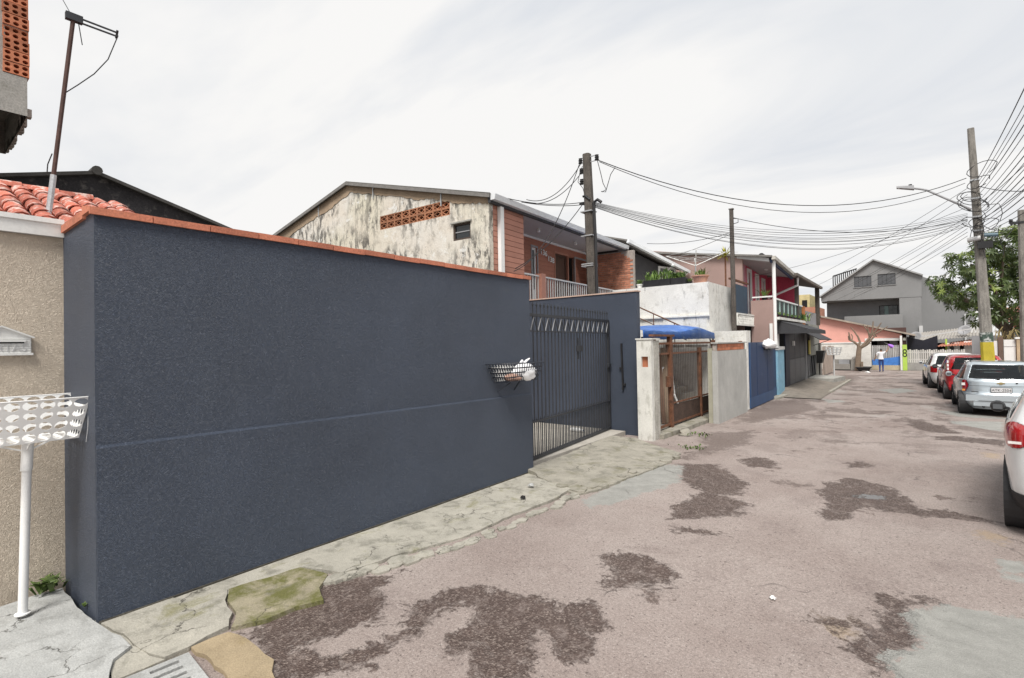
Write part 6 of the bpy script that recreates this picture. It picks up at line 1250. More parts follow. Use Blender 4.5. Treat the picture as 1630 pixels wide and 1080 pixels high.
def person():
    base = GZ(1403, 592.5, 0); H = 1.5; s = H/1.68
    J = {'pel':(0,0,.90),'sp1':(0,.01,1.05),'sp2':(0,.0,1.22),'chest':(0,0,1.34),'neck':(0,-.01,1.44),'head':(0,.0,1.53),'top':(0,.0,1.63),
         'hl':(-.09,0,.86),'kl':(-.085,.02,.48),'al':(-.08,-.02,.09),'tl':(-.085,.12,.035),'hr':(.09,0,.86),'kr':(.10,.06,.48),'ar':(.10,.02,.09),'tr':(.11,.16,.035),
         'sl':(-.19,0,1.37),'el':(-.28,.02,1.12),'wl':(-.36,.10,.92),'dl':(-.39,.13,.84),'sr':(.19,0,1.38),'er':(.33,.04,1.46),'wr':(.43,.10,1.66),'dr':(.45,.12,1.73)}
    rad = {'pel':.145,'sp1':.135,'sp2':.15,'chest':.14,'neck':.055,'head':.085,'top':.07,'hl':.085,'kl':.062,'al':.042,'tl':.035,'hr':.085,'kr':.062,'ar':.042,'tr':.035,'sl':.06,'el':.043,'wl':.03,'dl':.033,'sr':.06,'er':.043,'wr':.03,'dr':.033}
    E = [('pel','sp1'),('sp1','sp2'),('sp2','chest'),('chest','neck'),('neck','head'),('head','top'),('pel','hl'),('hl','kl'),('kl','al'),('al','tl'),('pel','hr'),('hr','kr'),('kr','ar'),('ar','tr'),('chest','sl'),('sl','el'),('el','wl'),('wl','dl'),('chest','sr'),('sr','er'),('er','wr'),('wr','dr')]
    ks = list(J); me = bpy.data.meshes.new('body'); me.from_pydata([Vector(J[k])*s for k in ks], [(ks.index(a), ks.index(b)) for a, b in E], [])
    o = bpy.data.objects.new('tmp', me); COL.objects.link(o); md = o.modifiers.new('k', 'SKIN'); me.skin_vertices[0] if me.skin_vertices else None
    for i, k in enumerate(ks): v = me.skin_vertices[0].data[i]; v.radius = (rad[k]*s, rad[k]*s*(.72 if k in ('pel','sp1','sp2','chest') else 1)); v.use_root = k == 'pel'
    o.modifiers.new('s', 'SUBSURF').levels = 2
    bpy.context.view_layer.update(); ev = o.evaluated_get(bpy.context.evaluated_depsgraph_get()); bme = bpy.data.meshes.new_from_object(ev); bpy.data.objects.remove(o)
    skin = M('skin', (.30,.17,.11), .6, .05); shirt = M('white_tshirt', (.74,.75,.78), .9, .05, 3, .05, 30, .3, 20, .02); jean = M('blue_trousers', (.035,.06,.20), .85, .15)
    hair = M('black_hair', (.015,.013,.012), .6); shoe = M('dark_shoes', (.03,.03,.035), .7)
    bme.materials.clear()
    for m_ in (skin, shirt, jean, hair, shoe): bme.materials.append(m_)
    for p in bme.polygons:
        c = p.center/s; p.use_smooth = True
        if c.z < .075: i = 4
        elif c.z < .92 and abs(c.x) < .25: i = 2
        elif c.z > 1.50 and abs(c.x) < .2 and (c.y < .045 or c.z > 1.6): i = 3
        elif c.z > 1.43 and abs(c.x) < .12: i = 0
        elif abs(c.x) > .26: i = 0
        else: i = 1
        p.material_index = i
    t = thing('person', 'person in white T-shirt and blue trousers walking away with one arm raised', 'person', base, R(8)); link('body', bme, t)
    hand = MB()
    for sd_, key in ((-1,'dl'),(1,'dr')):
        h = Vector(J[key])*s
        for f in range(4): hand.tube([h+Vector((.012*(f-1.5),.0,0)), h+Vector((.014*(f-1.5),.02,.05 if sd_ > 0 else -.05)), h+Vector((.012*(f-1.5),.05,.06 if sd_ > 0 else -.07))], .008, 5)
        hand.tube([h, h+Vector((-.035*sd_,.02,.015 if sd_ > 0 else -.02))], .009, 5)
    part('fingers', hand, skin, t, True)
    part('shirt_hem', MB().lathe([(.158*s,.90*s),(.150*s,.97*s)], (0,0,0), n=16), shirt, t, True)
    # purple parasol in the raised hand
    hp = base+Matrix.Rotation(R(8), 3, 'Z')@(Vector(J['dr'])*s); u = thing('folded_parasol', 'small purple parasol held up by the walking person', 'parasol', hp-Vector((0,0,.1)))
    c = hp+Vector((.10,.1,.10)); dv = Vector((.75,.1,-.55)).normalized(); sx = dv.cross(Vector((0,1,0))).normalized(); sy = dv.cross(sx); m = MB(); n = 12; prof = [(.01,-.15),(.05,-.10),(.085,-.02),(.105,.06),(.09,.15)]
    for r_, h_ in prof:
        for k in range(n): a = 2*math.pi*k/n; rr = r_*(1+.12*math.cos(4*a)); m.v.append(tuple(c+dv*h_+sx*rr*math.cos(a)+sy*rr*math.sin(a)*.7))
    m.f = [(i*n+k, i*n+(k+1) % n, (i+1)*n+(k+1) % n, (i+1)*n+k) for i in range(len(prof)-1) for k in range(n)]
    part('canopy', m, M('purple_cloth', (.36,.15,.62), .7, .15), u, smooth=True); part('shaft', MB().tube([hp-Vector((0,0,.1)), c, c-dv*.36], .01, 6), graym, u)
person()
# ================================================================== RIGHT SIDE: POLE, LAMP, WIRES, TREE, WALLS
PBY = 22.18
pbT = GY(1545, 205, PBY); pbB = GY(1572.5, 570, PBY); dvp = (pbB-pbT); pbF = pbB+dvp*(pbB.z/(pbT.z-pbB.z)); pbF.z = 0
PB_ = thing('lamp_pole', 'tall leaning concrete utility pole with yellow painted band and street lamp arm', 'utility pole', pbF)
part('pole', taper(MB(), pbF, pbT, .34, .17, .26, .15), polem, PB_)
def onpole(z): t = (z-pbF.z)/(pbT.z-pbF.z); return pbF.lerp(pbT, t), .34+(.17-.34)*t, .26+(.15-.26)*t
def band(name, z0, z1, mat):
    a, wa, da = onpole(z0); b, wb_, db = onpole(z1); part(name, taper(MB(), a, b, wa+.012, wb_+.012, da+.012, db+.012), mat, PB_)
zy1 = GY(1567, 545, PBY).z; zy0 = GY(1567, 572, PBY).z-.15; zg1_ = GY(1567, 538, PBY).z
band('yellow_band', zy0, zy1, M('yellow_band_paint', (.42,.33,.03), .7, .12, 3, .1, 40, .2, stains=[((.2,.16,.02), 6, .6, .72, .5, None)])); band('green_band', zy1+.002, zg1_+.17, M('green_band_paint', (.05,.075,.06), .8, .3, 6, .2, 40, .2, stains=[((.5,.5,.48), 5, .52, .58, .9, None)]))
arm0 = GY(1546, 334, PBY); arm1 = GY(1475, 303, PBY); arm2 = GY(1452, 300, PBY); tip = GY(1427, 299, PBY)
part('lamp_arm', MB().tube([arm0, arm0.lerp(arm1,.5), arm1, arm1.lerp(arm2,.5)+Vector((0,0,.01)), arm2], .035, 8), graym, PB_, smooth=True)
lh = part('lamp_head', MB().add([(tip.x,PBY-.10,tip.z-.03),(arm2.x+.05,PBY-.13,arm2.z-.06),(arm2.x+.05,PBY+.13,arm2.z-.06),(tip.x,PBY+.10,tip.z-.03),(tip.x,PBY-.08,tip.z+.03),(arm2.x+.05,PBY-.11,arm2.z+.07),(arm2.x+.05,PBY+.11,arm2.z+.07),(tip.x,PBY+.08,tip.z+.03)], [(0,3,2,1),(4,5,6,7),(0,1,5,4),(1,2,6,5),(2,3,7,6),(3,0,4,7)]), graym, PB_)
part('lens', MB().box(tip.x+.05,arm2.x-.1,PBY-.08,PBY+.08,tip.z-.055,tip.z-.04), cleanw, PB_, sub=lh); part('photocell', MB().lathe([(.001,.14),(.05,.14),(.05,.07),(.001,.07)], (arm2.x-.05,PBY,arm2.z), n=10), black, PB_, sub=lh)
for z in (5.55, 6.0, 6.6, 7.2): c, w, d = onpole(z); part('strap', MB().box(c.x-w/2-.012,c.x+w/2+.012,PBY-d/2-.012,PBY+d/2+.012,z-.025,z+.025), galv, PB_)
cbx, w, d = onpole(5.2)
part('cable_box', MB().box(cbx.x-.05,cbx.x+.30,PBY-.30,PBY-.14,4.93,5.15), black, PB_); part('cable_box', MB().tube([(cbx.x-.30,PBY-.2,5.25),(cbx.x+.02,PBY-.22,5.28)], .075, 10), cgray, PB_); part('cable_box', MB().tube([(cbx.x+.1,PBY-.22,5.35),(cbx.x+.42,PBY-.22,5.32)], .06, 10), M('teal_closure', (.10,.16,.20), .5), PB_)
rw_ = random.Random(21)
def coil(c, r, seed):
    q = random.Random(seed); tl = q.uniform(-.6,.6); ph = q.uniform(0,6.28)
    return [Vector((c.x+r*math.cos(a+ph)*q.uniform(.92,1.08), c.y-.18+r*.35*math.sin(a+ph), c.z+r*.75*math.sin(a+ph+tl))) for a in np.linspace(0, 5.6, 14)]
for k in range(9):
    c, w, d = onpole(rw_.uniform(5.3, 7.5)); part('cable_loop', MB().tube(coil(c+Vector((rw_.uniform(-.15,.3),0,0)), rw_.uniform(.18,.38), k), .012, 5), wirem, PB_)
for k in range(7):
    c, w, d = onpole(rw_.uniform(5.0, 6.8)); x0 = rw_.uniform(-.35,.55); q = [Vector((c.x+x0+.04*math.sin(i*1.7+k), PBY-.2, c.z-i*rw_.uniform(.12,.2))) for i in range(5)]; part('loose_cable', MB().tube([c+Vector((0,-.15,.05))]+q, .010, 5), wirem, PB_)
def wire(a, b, sag, label, group=None, r=.013, name='cable', n=22, mid=None):
    a = Vector(a); b = Vector(b); pts = []
    for i in range(n+1):
        t = i/n; p = a.lerp(b, t); p.z -= sag*4*t*(1-t); pts.append(p)
    return solo(name, MB().tube(pts, r, 5), wirem, label, 'cable', group)
def pole_pt(py, dx=0): p = GY(1548+dx, py, PBY); return p
rs = random.Random(5)
# span from the near pole to the lamp pole
a = GY(951, 255, P1Y); b = pole_pt(284, -10); wire(a, b, 1.05, 'thick upper cable sagging from the near pole insulator to the lamp pole', r=.012)
wire(a+Vector((0,.1,-.02)), pole_pt(292, -12), 1.15, 'second upper cable sagging just below the thick one to the lamp pole', r=.009)
for k in range(10):
    wire(GY(946, 322+k*.9, P1Y), pole_pt(340+k*2.2, -8), .66+.03*k+rs.uniform(-.05,.05), 'one of the thin cables bundled in the low span between near pole and lamp pole', 'low cable bundle between the poles', .005+.0025*(k % 2))
# drops from the near pole to the terracotta house
for k, (pa, pb, sg) in enumerate((((924,262),(838,318),.35),((925,276),(836,322),.30),((930,322),(808,316),.10),((930,326),(830,322),.06))):
    q = FA.hit(pb[0], pb[1], 'x', .1); qw = FA.m@q+FA.o; wire(GY(pa[0], pa[1], P1Y), qw, sg, ['upper service drop from the near pole to the terracotta house roof','second service drop from the near pole to the terracotta house roof','long flat cable from the near pole to the terracotta house gutter','short flat cable from the near pole to the terracotta house gutter'][k], r=.010)
for k, (pa, pb, sg) in enumerate((((922,262),(818,432),.55),((930,322),(820,428),.20))):
    q = FA.m@FA.hit(pb[0], pb[1], 'x', .0)+FA.o; wire(GY(pa[0], pa[1], P1Y), q, sg, ['drop cable curving from the near pole top down past the gutter','straight drop cable from the near pole strap to the balcony'][k], r=.011)
part('jumper', MB().tube([GY(951,256,P1Y), GY(956,275,P1Y), GY(960,292,P1Y), GY(965,302,P1Y), GY(958,306,P1Y)], .010, 5), wirem, P1); part('jumper', MB().tube([GY(979,267,P1Y+.4), GY(972,278,P1Y+.2), GY(968,292,P1Y), GY(964,306,P1Y), GY(957,305,P1Y)], .010, 5), wirem, P1); part('jumper', MB().tube([GY(927,265,P1Y), GY(922,280,P1Y), GY(920,290,P1Y), GY(928,300,P1Y), GY(930,308,P1Y)], .009, 5), wirem, P1)
# slim pole lines
wire(p3t+Vector((0,0,-.25)), pole_pt(350, -8), .45, 'cable from the slim pole top to the lamp pole', r=.010); wire(GY(1160,372,P3Y), GY(1030,388,18.5), .12, 'cable from the slim pole back to the dark grey house', r=.009); wire(GY(1165,372,P3Y), GY(1060,412,20), .05, 'lower cable from the slim pole to the dark grey house eave', r=.008)
# towards the far houses
for k, (py0, px1, py1, Y1) in enumerate(((300,1285,447,28),(310,1300,455,33),(345,1308,473,50),(352,1320,472,50),(358,1330,478,50),(364,1345,480,50),(370,1360,470,50),(376,1372,468,50),(330,1200,440,24))):
    wire(pole_pt(py0, -8), GY(px1, py1, Y1), .12+.05*(k % 3), ['cable from the lamp pole down to the lean-to gutter, upper one','cable from the lamp pole down to the lean-to roof end','far service cable to the grey building, first of the fan','far service cable to the grey building, second of the fan','far service cable to the grey building, third of the fan','far service cable to the grey building, fourth of the fan','far service cable to the grey building, fifth of the fan','far service cable to the grey building, sixth of the fan','slack cable from the lamp pole to the pink house verge'][k], None, .007)
# fan of cables coming over the camera side
for k in range(17):
    py = [138,165,180,196,212,232,246,258,268,280,292,302,312,326,338,300,262][k]; a = pole_pt([285,292,298,305,312,322,330,337,343,349,355,360,365,370,372,352,325][k], 8)
    q = GY(1632, py, 12.0+.3*(k % 4)); e = a+(q-a)*2.4; e.z = q.z+(q.z-a.z)*1.5+.8
    pts = []
    for i in range(31):
        t = i/30
        p = a*(1-t)**2*1 + q*0 if False else None
        # smooth curve through pole, mid point and far end
        tm = (q-a).length/(e-a).length; l0 = ((t-tm)*(t-1))/((0-tm)*(0-1)); l1 = (t*(t-1))/(tm*(tm-1)); l2 = (t*(t-tm))/(1*(1-tm)); pts.append(a*l0+q*l1+e*l2)
    solo('cable', MB().tube(pts, .0065 if k % 3 else .009, 5), wirem, 'one of the many cables fanning from the lamp pole towards the top right' if k else 'topmost steep cable running from the lamp pole to the top right', 'cable', 'cables fanning from the lamp pole to the right')
wire(pole_pt(296, 8), GY(1660, 302, 18), .1, 'slack cable running level from the lamp pole to the second right pole', r=.011); wire(pole_pt(352, 8), GY(1622, 348, 23.5), .35, 'cable looping low from the lamp pole to the second right pole', r=.011); wire(pole_pt(368, 8), GY(1620, 352, 23.5), .5, 'lowest cable looping from the lamp pole to the second right pole', r=.011)
p4t = GY(1625.5, 335, 23.8); p4f = Vector((GY(1632, 570, 23.8).x, 23.8, 0)); P4 = thing('edge_pole', 'dark concrete pole cut by the right picture edge', 'utility pole', p4f)
part('pole', taper(MB(), p4f, p4t, .24, .17), polem, P4); part('bracket', MB().box(p4t.x-.28,p4t.x+.05,23.7,23.8,p4t.z-.45,p4t.z-.38), black, P4); piece('insulator', insm, P4, Vector((p4t.x-.26,23.75,p4t.z-.34))-p4f)

# ------------------------------------------------------------------ leafy tree
TR = thing('leafy_tree', 'large tree with long glossy green leaves behind the lamp pole', 'tree', (3.05, 29.0, 0))
tb_ = Vector((3.05,29.0,0)); rt = random.Random(12)
barkd = M('dark_bark', (.12,.095,.07), .9, .25, 5, .2, 30, .6, 15, .02)
trunk_top = tb_+Vector((.0,.1,2.6))
part('trunk', MB().tube([tb_, tb_+Vector((.05,0,1.2)), trunk_top], [.26,.2,.17], 10), barkd, TR, smooth=True)
lobes = []   # crown lobes laid out around the limbs
for px, py, r_ in ((1500,458,.75),(1525,440,.9),(1535,478,.85),(1560,470,1.0),(1545,420,.9),(1575,400,1.0),(1600,385,1.0),(1625,400,1.1),(1600,430,1.15),(1630,450,1.1),(1580,440,1.05),(1610,480,1.05),(1640,490,1.1),(1650,420,1.2),(1575,500,.7),(1622,372,.8),(1555,505,.6),(1600,510,.7),(1512,470,.6),(1518,415,.55),(1645,520,.8),(1590,462,.9),(1490,447,.45)):
    c = GY(px, py, 28.8+rt.uniform(-1.1,1.3)); lobes.append((c, r_*.72))
for c, r_ in lobes[:22:2]:
    mid = trunk_top.lerp(c, .5)+Vector((rt.uniform(-.2,.2), rt.uniform(-.2,.2), rt.uniform(0,.25))); part('limb', MB().tube([trunk_top-Vector((0,0,.4)), mid, c], [.09,.055,.02], 6), barkd, TR, smooth=True)
def leaf_mat(name, lo, hi, tip):
    m, nt, b, pos = begin(name); c = mixc(nt, ramp(nt, noise(nt, pos, 2.2, 4, .6), .35, .65), lo, hi); c = mixc(nt, ramp(nt, noise(nt, pos, 14, 2, .5), .55, .75), c, tip)
    nt.links.new(c, b.inputs['Base Color']); b.inputs['Roughness'].default_value = .38
    t = nd(nt, 'ShaderNodeBsdfTranslucent'); nt.links.new(c, t.inputs['Color']); mx_ = nd(nt, 'ShaderNodeMixShader'); mx_.inputs[0].default_value = .3; nt.links.new(b.outputs[0], mx_.inputs[1]); nt.links.new(t.outputs[0], mx_.inputs[2]); nt.links.new(mx_.outputs[0], nt.nodes['Material Output'].inputs['Surface'])
    return m
lm = leaf_mat('glossy_leaf', (.055,.085,.028), (.10,.145,.045), (.17,.20,.06)); ly = leaf_mat('young_leaf', (.17,.24,.05), (.26,.32,.07), (.32,.36,.1))
def whorls(name, lobes, per, mat, seed, L=(.16,.30), young=False):
    r = random.Random(seed); m = MB()
    for c, R_ in lobes:
        for i in range(int(per*R_*R_)):
            d = Vector((r.gauss(0,1), r.gauss(0,1), r.gauss(0,1))).normalized(); rad = R_*(r.uniform(.35,1.05)**.6 if not young else r.uniform(.85,1.1))
            if young and d.z < .1: d.z = abs(d.z)+.2; d.normalize()
            p = c+Vector((d.x*rad, d.y*rad, d.z*rad*.8)); ax_ = (d+Vector((0,0,.5))+Vector((r.gauss(0,.4),r.gauss(0,.4),r.gauss(0,.3)))).normalized()
            sx = ax_.cross(Vector((.3,.9,.1))).normalized(); sy = sx.cross(ax_); n = r.randint(6,9); a0 = r.uniform(0,6)
            for k in range(n):
                a = a0+2*math.pi*k/n; o_ = sx*math.cos(a)+sy*math.sin(a); q = (o_+ax_*r.uniform(-.1,.5)).normalized(); l = r.uniform(*L); w = ax_.cross(o_).normalized()*l*.15
                m.add([p, p+q*l*.45+w, p+q*l-Vector((0,0,l*.22)), p+q*l*.45-w], [(0,1,2,3)])
    return m
part('crown', whorls('c', lobes, 95, lm, 3), lm, TR, kind='stuff'); part('young_leaves', whorls('y', lobes, 12, ly, 4, (.14,.26), True), ly, TR, kind='stuff')
# hanging dry fronds under the crown
dryf = M('dry_frond', (.26,.20,.09), .8, .3, 9); m = MB(); r = random.Random(9)
for i in range(60):
    b0 = GY(r.uniform(1585,1640), r.uniform(520,555), 28+r.uniform(-.5,1)); l = r.uniform(.25,.7); d = Vector((r.uniform(-.5,.5), r.uniform(-.4,.4), -.8)).normalized(); s = Vector((.02,.01,0)); m.add([b0-s,b0+s,b0+d*l], [(0,1,2)])
part('dry_fronds', m, dryf, TR, kind='stuff')

# ------------------------------------------------------------------ right-hand walls
RWl = thing('white_panel_wall', 'white panelled yard wall with brown post under the leafy tree', 'wall', (2.75, 27, 0))
Yw = 26.5
def xy(px, Y=Yw): return GY(px, 560, Y).x
part('panel', MB().box(xy(1598),xy(1617),Yw,Yw+.1,0,GY(1606,541,Yw).z), white, RWl); part('panel', MB().box(xy(1577),xy(1588),Yw,Yw+.1,0,GY(1582,543,Yw).z), white, RWl)
part('brown_post', MB().box(xy(1589),xy(1597),Yw-.05,Yw+.15,0,GY(1592,537,Yw).z), M('brown_wood_post', (.16,.11,.085), .9), RWl); part('beige_post', MB().box(xy(1618),xy(1625),Yw-.1,Yw+.15,0,GY(1620,540,Yw).z), M('beige_post', (.50,.38,.25), .85), RWl)
part('post_cap', MB().box(xy(1616),xy(1640),Yw-.12,Yw+.2,GY(1620,540,Yw).z+.001,GY(1620,537,Yw).z), white, RWl); part('right_panel', MB().box(xy(1626),xy(1665),Yw,Yw+.1,0,GY(1630,545,Yw).z), white, RWl)
part('panel_joint', MB().box(xy(1598),xy(1617),Yw-.012,Yw-.002,GY(1606,552,Yw).z,GY(1606,551,Yw).z), cgray, RWl)
RH = thing('red_roof_house', 'grey-walled house with a red tile roof edge at far right', 'house', (4.4, 32, 0))
part('wall', MB().box(GY(1619,540,31).x,8,31,36,0,GY(1625,522,31).z), graym, RH); part('roof', MB().add([(GY(1613,520,30.6).x,30.6,GY(1613,519,30.6).z),(8,30.6,GY(1613,519,30.6).z+.5),(8,37,GY(1613,519,30.6).z+1.6),(GY(1613,520,30.6).x,37,GY(1613,519,30.6).z+1.0),(GY(1613,520,30.6).x,30.6,GY(1613,519,30.6).z-.15),(8,30.6,GY(1613,519,30.6).z+.35)], [(0,1,2,3),(0,4,5,1)]), rooftile, RH)
WL = thing('striped_lean_to', 'white slatted lean-to gable beside the leafy tree trunk', 'shed', (3.6, 38, 0)); x0, x1 = GY(1546,510,38).x, GY(1600,510,38).x
for k in range(9): t = k/9; part('slat', MB().bar((x0+(x1-x0)*t,38,GY(1546,530,38).z),(x0+(x1-x0)*min(1,t+.18),38,GY(1546,530,38).z+1.0*(1-t)+.25), .06), white, WL)
part('back_panel', MB().box(x0,x1,38.05,38.1,0,GY(1546,535,38).z), graym, WL)

# ================================================================== PARKED CARS
def interp(tab, z):
    for a, b in zip(tab, tab[1:]):
        if a[0] <= z <= b[0]:
            t = (z-a[0])/(b[0]-a[0]); t2 = t
            return [a[i]+(b[i]-a[i])*t2 for i in range(1, len(a))]
    return list((tab[0] if z < tab[0][0] else tab[-1])[1:])
def smooth_tab(tab, n=110):
    z = np.array([t[0] for t in tab]); zs = np.linspace(z[0], z[-1], n); out = [zs]
    for i in range(1, len(tab[0])):
        v = np.array([t[i] for t in tab]); m = np.gradient(v, z); d = np.diff(v)/np.diff(z)
        for k in range(len(d)):      # monotone slopes
            if d[k] == 0: m[k] = m[k+1] = 0
            else:
                for q in (k, k+1):
                    if m[q]/d[k] < 0: m[q] = 0
                    elif abs(m[q]/d[k]) > 3: m[q] = 3*d[k]
        k = np.clip(np.searchsorted(z, zs)-1, 0, len(z)-2); h = z[k+1]-z[k]; t = (zs-z[k])/h
        out.append((2*t**3-3*t**2+1)*v[k]+(t**3-2*t**2+t)*h*m[k]+(-2*t**3+3*t**2)*v[k+1]+(t**3-t**2)*h*m[k+1])
    return np.array(out).T
chrome = M('chrome', (.6,.6,.6), .15, .05, 3, 0, 40, 0, metal=1); tyrem = rubber
rimm = M('alloy', (.45,.46,.47), .35, .1, 5, .05, 40, 0, metal=.7); red_l = M('red_lens', (.42,.012,.015), .12, .15, 12, .1, 80, 0, coat=.8, spec=.6); wh_l = M('clear_lens', (.75,.72,.70), .12, .1, 12, .1, 80, 0, coat=.8); am_l = M('amber_lens', (.6,.25,.06), .15, .1)
trimm = M('black_plastic', (.028,.028,.03), .6, .15, 5, .1, 60, .1, 90); cabin = M('cabin_fabric', (.05,.05,.055), .9, .2)
carglass = glass('car_glass', (.55,.60,.60), .50, (.015,.018,.02))
def paint(name, col, metal=0, rough=.3): return M(name, col, rough, .03, 1, .02, 200, 0, metal=metal, coat=1.0)
def car(name, label, loc, rz, tab, wheels, classify, mats, wr=.29, ww=.18, nang=360, extra=None, sq=5.0, nlev=110, inset=.02):
    t = thing(name, label, 'car', loc, rz); T = smooth_tab(tab, nlev); N = nang; V = []
    for z, yr, yf, w in T:
        th = np.linspace(0, 2*math.pi, 1440, endpoint=False); c, s = np.cos(th), np.sin(th); e = 2/sq
        x = w*np.sign(c)*np.abs(c)**e; y = (yr+yf)/2+(yf-yr)/2*np.sign(s)*np.abs(s)**e
        d = np.hypot(np.diff(np.append(x, x[0])), np.diff(np.append(y, y[0]))); cum = np.concatenate([[0], np.cumsum(d)]); q = np.linspace(0, cum[-1], N, endpoint=False)
        V.append(np.column_stack([np.interp(q, cum, np.append(x, x[0])), np.interp(q, cum, np.append(y, y[0])), np.full(N, z)]))
    V = np.array(V); groups = {}
    for k in range(len(V)-1):
        A, B = V[k], V[k+1]; A1, B1 = np.roll(A, -1, 0), np.roll(B, -1, 0); C = (A+B+A1+B1)/4; nn_ = np.cross(A1-A, B-A); nn_ /= np.linalg.norm(nn_, axis=1)[:,None]+1e-9
        for i in range(N):
            g = classify(C[i], nn_[i])
            if g is None: continue
            if g in ('tail_light','side_window'): g += '#'+('l' if C[i][0] < 0 else 'r')+('f' if g == 'side_window' and C[i][1] > 1.54 else 'b')
            if g in ('body','trim') and any(abs(C[i][0]) > .35 and (C[i][1]-wy)**2+(C[i][2]-wr)**2 < (wr+.045)**2 for wy in wheels): continue
            j = (i+1) % N; groups.setdefault(g, []).append((k*N+i, k*N+j, (k+1)*N+j, (k+1)*N+i))
    flat = V.reshape(-1, 3)
    offs = {'rear_window':-.006,'windscreen':-.006,'side_window':-.008,'tail_light':.008,'trim':.006}
    for g, fs in groups.items():
        base_g = g.split('#')[0]; used = sorted({i for f in fs for i in f}); mp_ = {o: n_ for n_, o in enumerate(used)}; me = bpy.data.meshes.new(base_g)
        me.from_pydata(flat[used].tolist(), [], [tuple(mp_[i] for i in f) for f in fs]); me.update()
        of = offs.get(base_g, 0)
        if of:
            co = [v.co+v.normal*of for v in me.vertices]
            for v, c in zip(me.vertices, co): v.co = c
        me.polygons.foreach_set('use_smooth', [True]*len(me.polygons)); me.materials.append(mats.get(base_g, carglass)); o = link(base_g, me, t)
        if base_g in ('body','trim','bumper'): md = o.modifiers.new('s','SOLIDIFY'); md.thickness = .02; md.offset = -1
    zt = T[-1]; th = np.linspace(0, 2*math.pi, 40, endpoint=False); part('roof_cap', MB().add([tuple(p) for p in V[-1][::6]], [tuple(range(len(V[-1][::6])))]), mats['body'], t, True)
    part('underbody', MB().add([tuple(p*np.array([.97,.99,1])+np.array([0,0,.01])) for p in V[0][::6]], [tuple(range(len(V[0][::6])))]), trimm, t, True)
    hw = T[:,3].max()
    for wy in wheels:
        for s in (-1, 1):
            wh = part('wheel', MB().lathe([(wr*.62,-ww/2+.01),(wr*.70,-ww/2),(wr*.93,-ww/2+.005),(wr,-ww/2+.035),(wr-.006,-.02),(wr-.006,.02),(wr,ww/2-.035),(wr*.93,ww/2-.005),(wr*.70,ww/2),(wr*.62,ww/2-.01),(wr*.62,-ww/2+.01)], (s*(hw-ww/2-inset), wy, wr), 'x', 44), tyrem, t, True, smooth=50); xo = s*(hw-.025-inset)
            part('rim', MB().lathe([(.001,0),(wr*.62,0),(wr*.64,s*.02),(wr*.58,s*.018),(wr*.55,-s*.02)], (xo, wy, wr), 'x', 24), rimm, t, True, smooth=30, sub=wh)
            for k in range(5): a = 2*math.pi*k/5+.3; part('spoke', MB().bar((xo+s*.012, wy+.05*math.cos(a), wr+.05*math.sin(a)), (xo+s*.012, wy+wr*.56*math.cos(a), wr+wr*.56*math.sin(a)), .05, .025, (1,0,0)), rimm, t, True, sub=wh)
            part('wheel_well', MB().lathe([(wr+.05,-.02),(wr+.05,-s*.30 if False else -.26*s),(.001,-.26*s)], (s*(hw-.02), wy, wr), 'x', 24), trimm, t, True)
    # seats, dash and parcel shelf
    return t
def seats(t, ys, z0=.45, top=1.06):
    for y in ys:
        for s in (-1, 1):
            b = part('seat', MB().box(s*.36-.24,s*.36+.24,y,y+.14,z0,top-.16), cabin, t, True); part('headrest', MB().box(s*.36-.12,s*.36+.12,y+.01,y+.11,top-.15,top+.05), cabin, t, True, sub=b)
def mirror(t, x, y, z, mat, s=-1): m_ = part('mirror', MB().lathe([(.001,-.07),(.07,-.06),(.085,0),(.06,.06),(.001,.075)], (x+s*.11, y, z), 'y', 14), mat, t, True, smooth=True); part('mirror_arm', MB().bar((x-s*.03,y+.02,z-.04),(x+s*.06,y+.02,z-.01), .04), trimm, t, True, sub=m_); part('mirror_glass', MB().box(x+s*.11-.05,x+s*.11+.05,y-.078,y-.074,z-.035,z+.035), M('mirror_glass', (.12,.13,.14), .08, 0, 3, 0, 40, 0) if 'mirror_glass' not in bpy.data.materials else bpy.data.materials['mirror_glass'], t, True, sub=m_)
def hatch(z_belt=.93, z_top=1.33, y_rear=.16):
    def f(c, n):
        x, y, z = c; ax_ = abs(x)
        if z_belt+.05 < z < z_top and n[1] < -.45 and ax_ < .64-.30*(z-z_belt): return 'rear_window'
        if z_belt+.02 < z < z_top-.02 and abs(n[0]) > .6:
            fr = 3.0-(z-z_belt)*1.75
            if y_rear+.28+(z-z_belt)*.9 < y < fr and not (1.50 < y < 1.58) : return 'side_window'
        if z_belt+.02 < z < z_top and n[1] > .45 and ax_ < .66-.25*(z-z_belt): return 'windscreen'
        return None
    return f
SIL_TAB = [(.17,.16,3.5,.70),(.26,.05,3.62,.77),(.40,.0,3.70,.805),(.56,.0,3.72,.815),(.60,.025,3.72,.815),(.72,.05,3.62,.82),(.84,.07,3.40,.815),(.92,.09,2.98,.80),(.98,.13,2.80,.775),(1.10,.22,2.55,.72),(1.25,.34,2.25,.655),(1.36,.45,2.0,.60),(1.405,.55,1.85,.55),(1.43,.75,1.65,.42),(1.44,1.0,1.4,.15)]
hf = hatch(.93, 1.345)
def cls_sil(c, n):
    g = hf(c, n)
    if g: return g
    x, y, z = c; ax_ = abs(x)
    if .62 < z < .93 and y < .45 and ax_ > .62+.30*abs(z-.80): return 'tail_light'
    if z < .20: return 'trim'
    return 'body'
silver = paint('silver_paint', (.50,.56,.60), .55, .32)
CS = car('silver_hatchback', 'silver hatchback with plate ATK-2504 parked behind the lamp pole', (1.77, 18.22, 0), R(.5), SIL_TAB, (.62, 3.02), cls_sil, {'body':silver,'rear_window':carglass,'side_window':carglass,'tail_light':red_l,'trim':silver}, .285, sq=3.9)
seats(CS, (.95, 1.9))
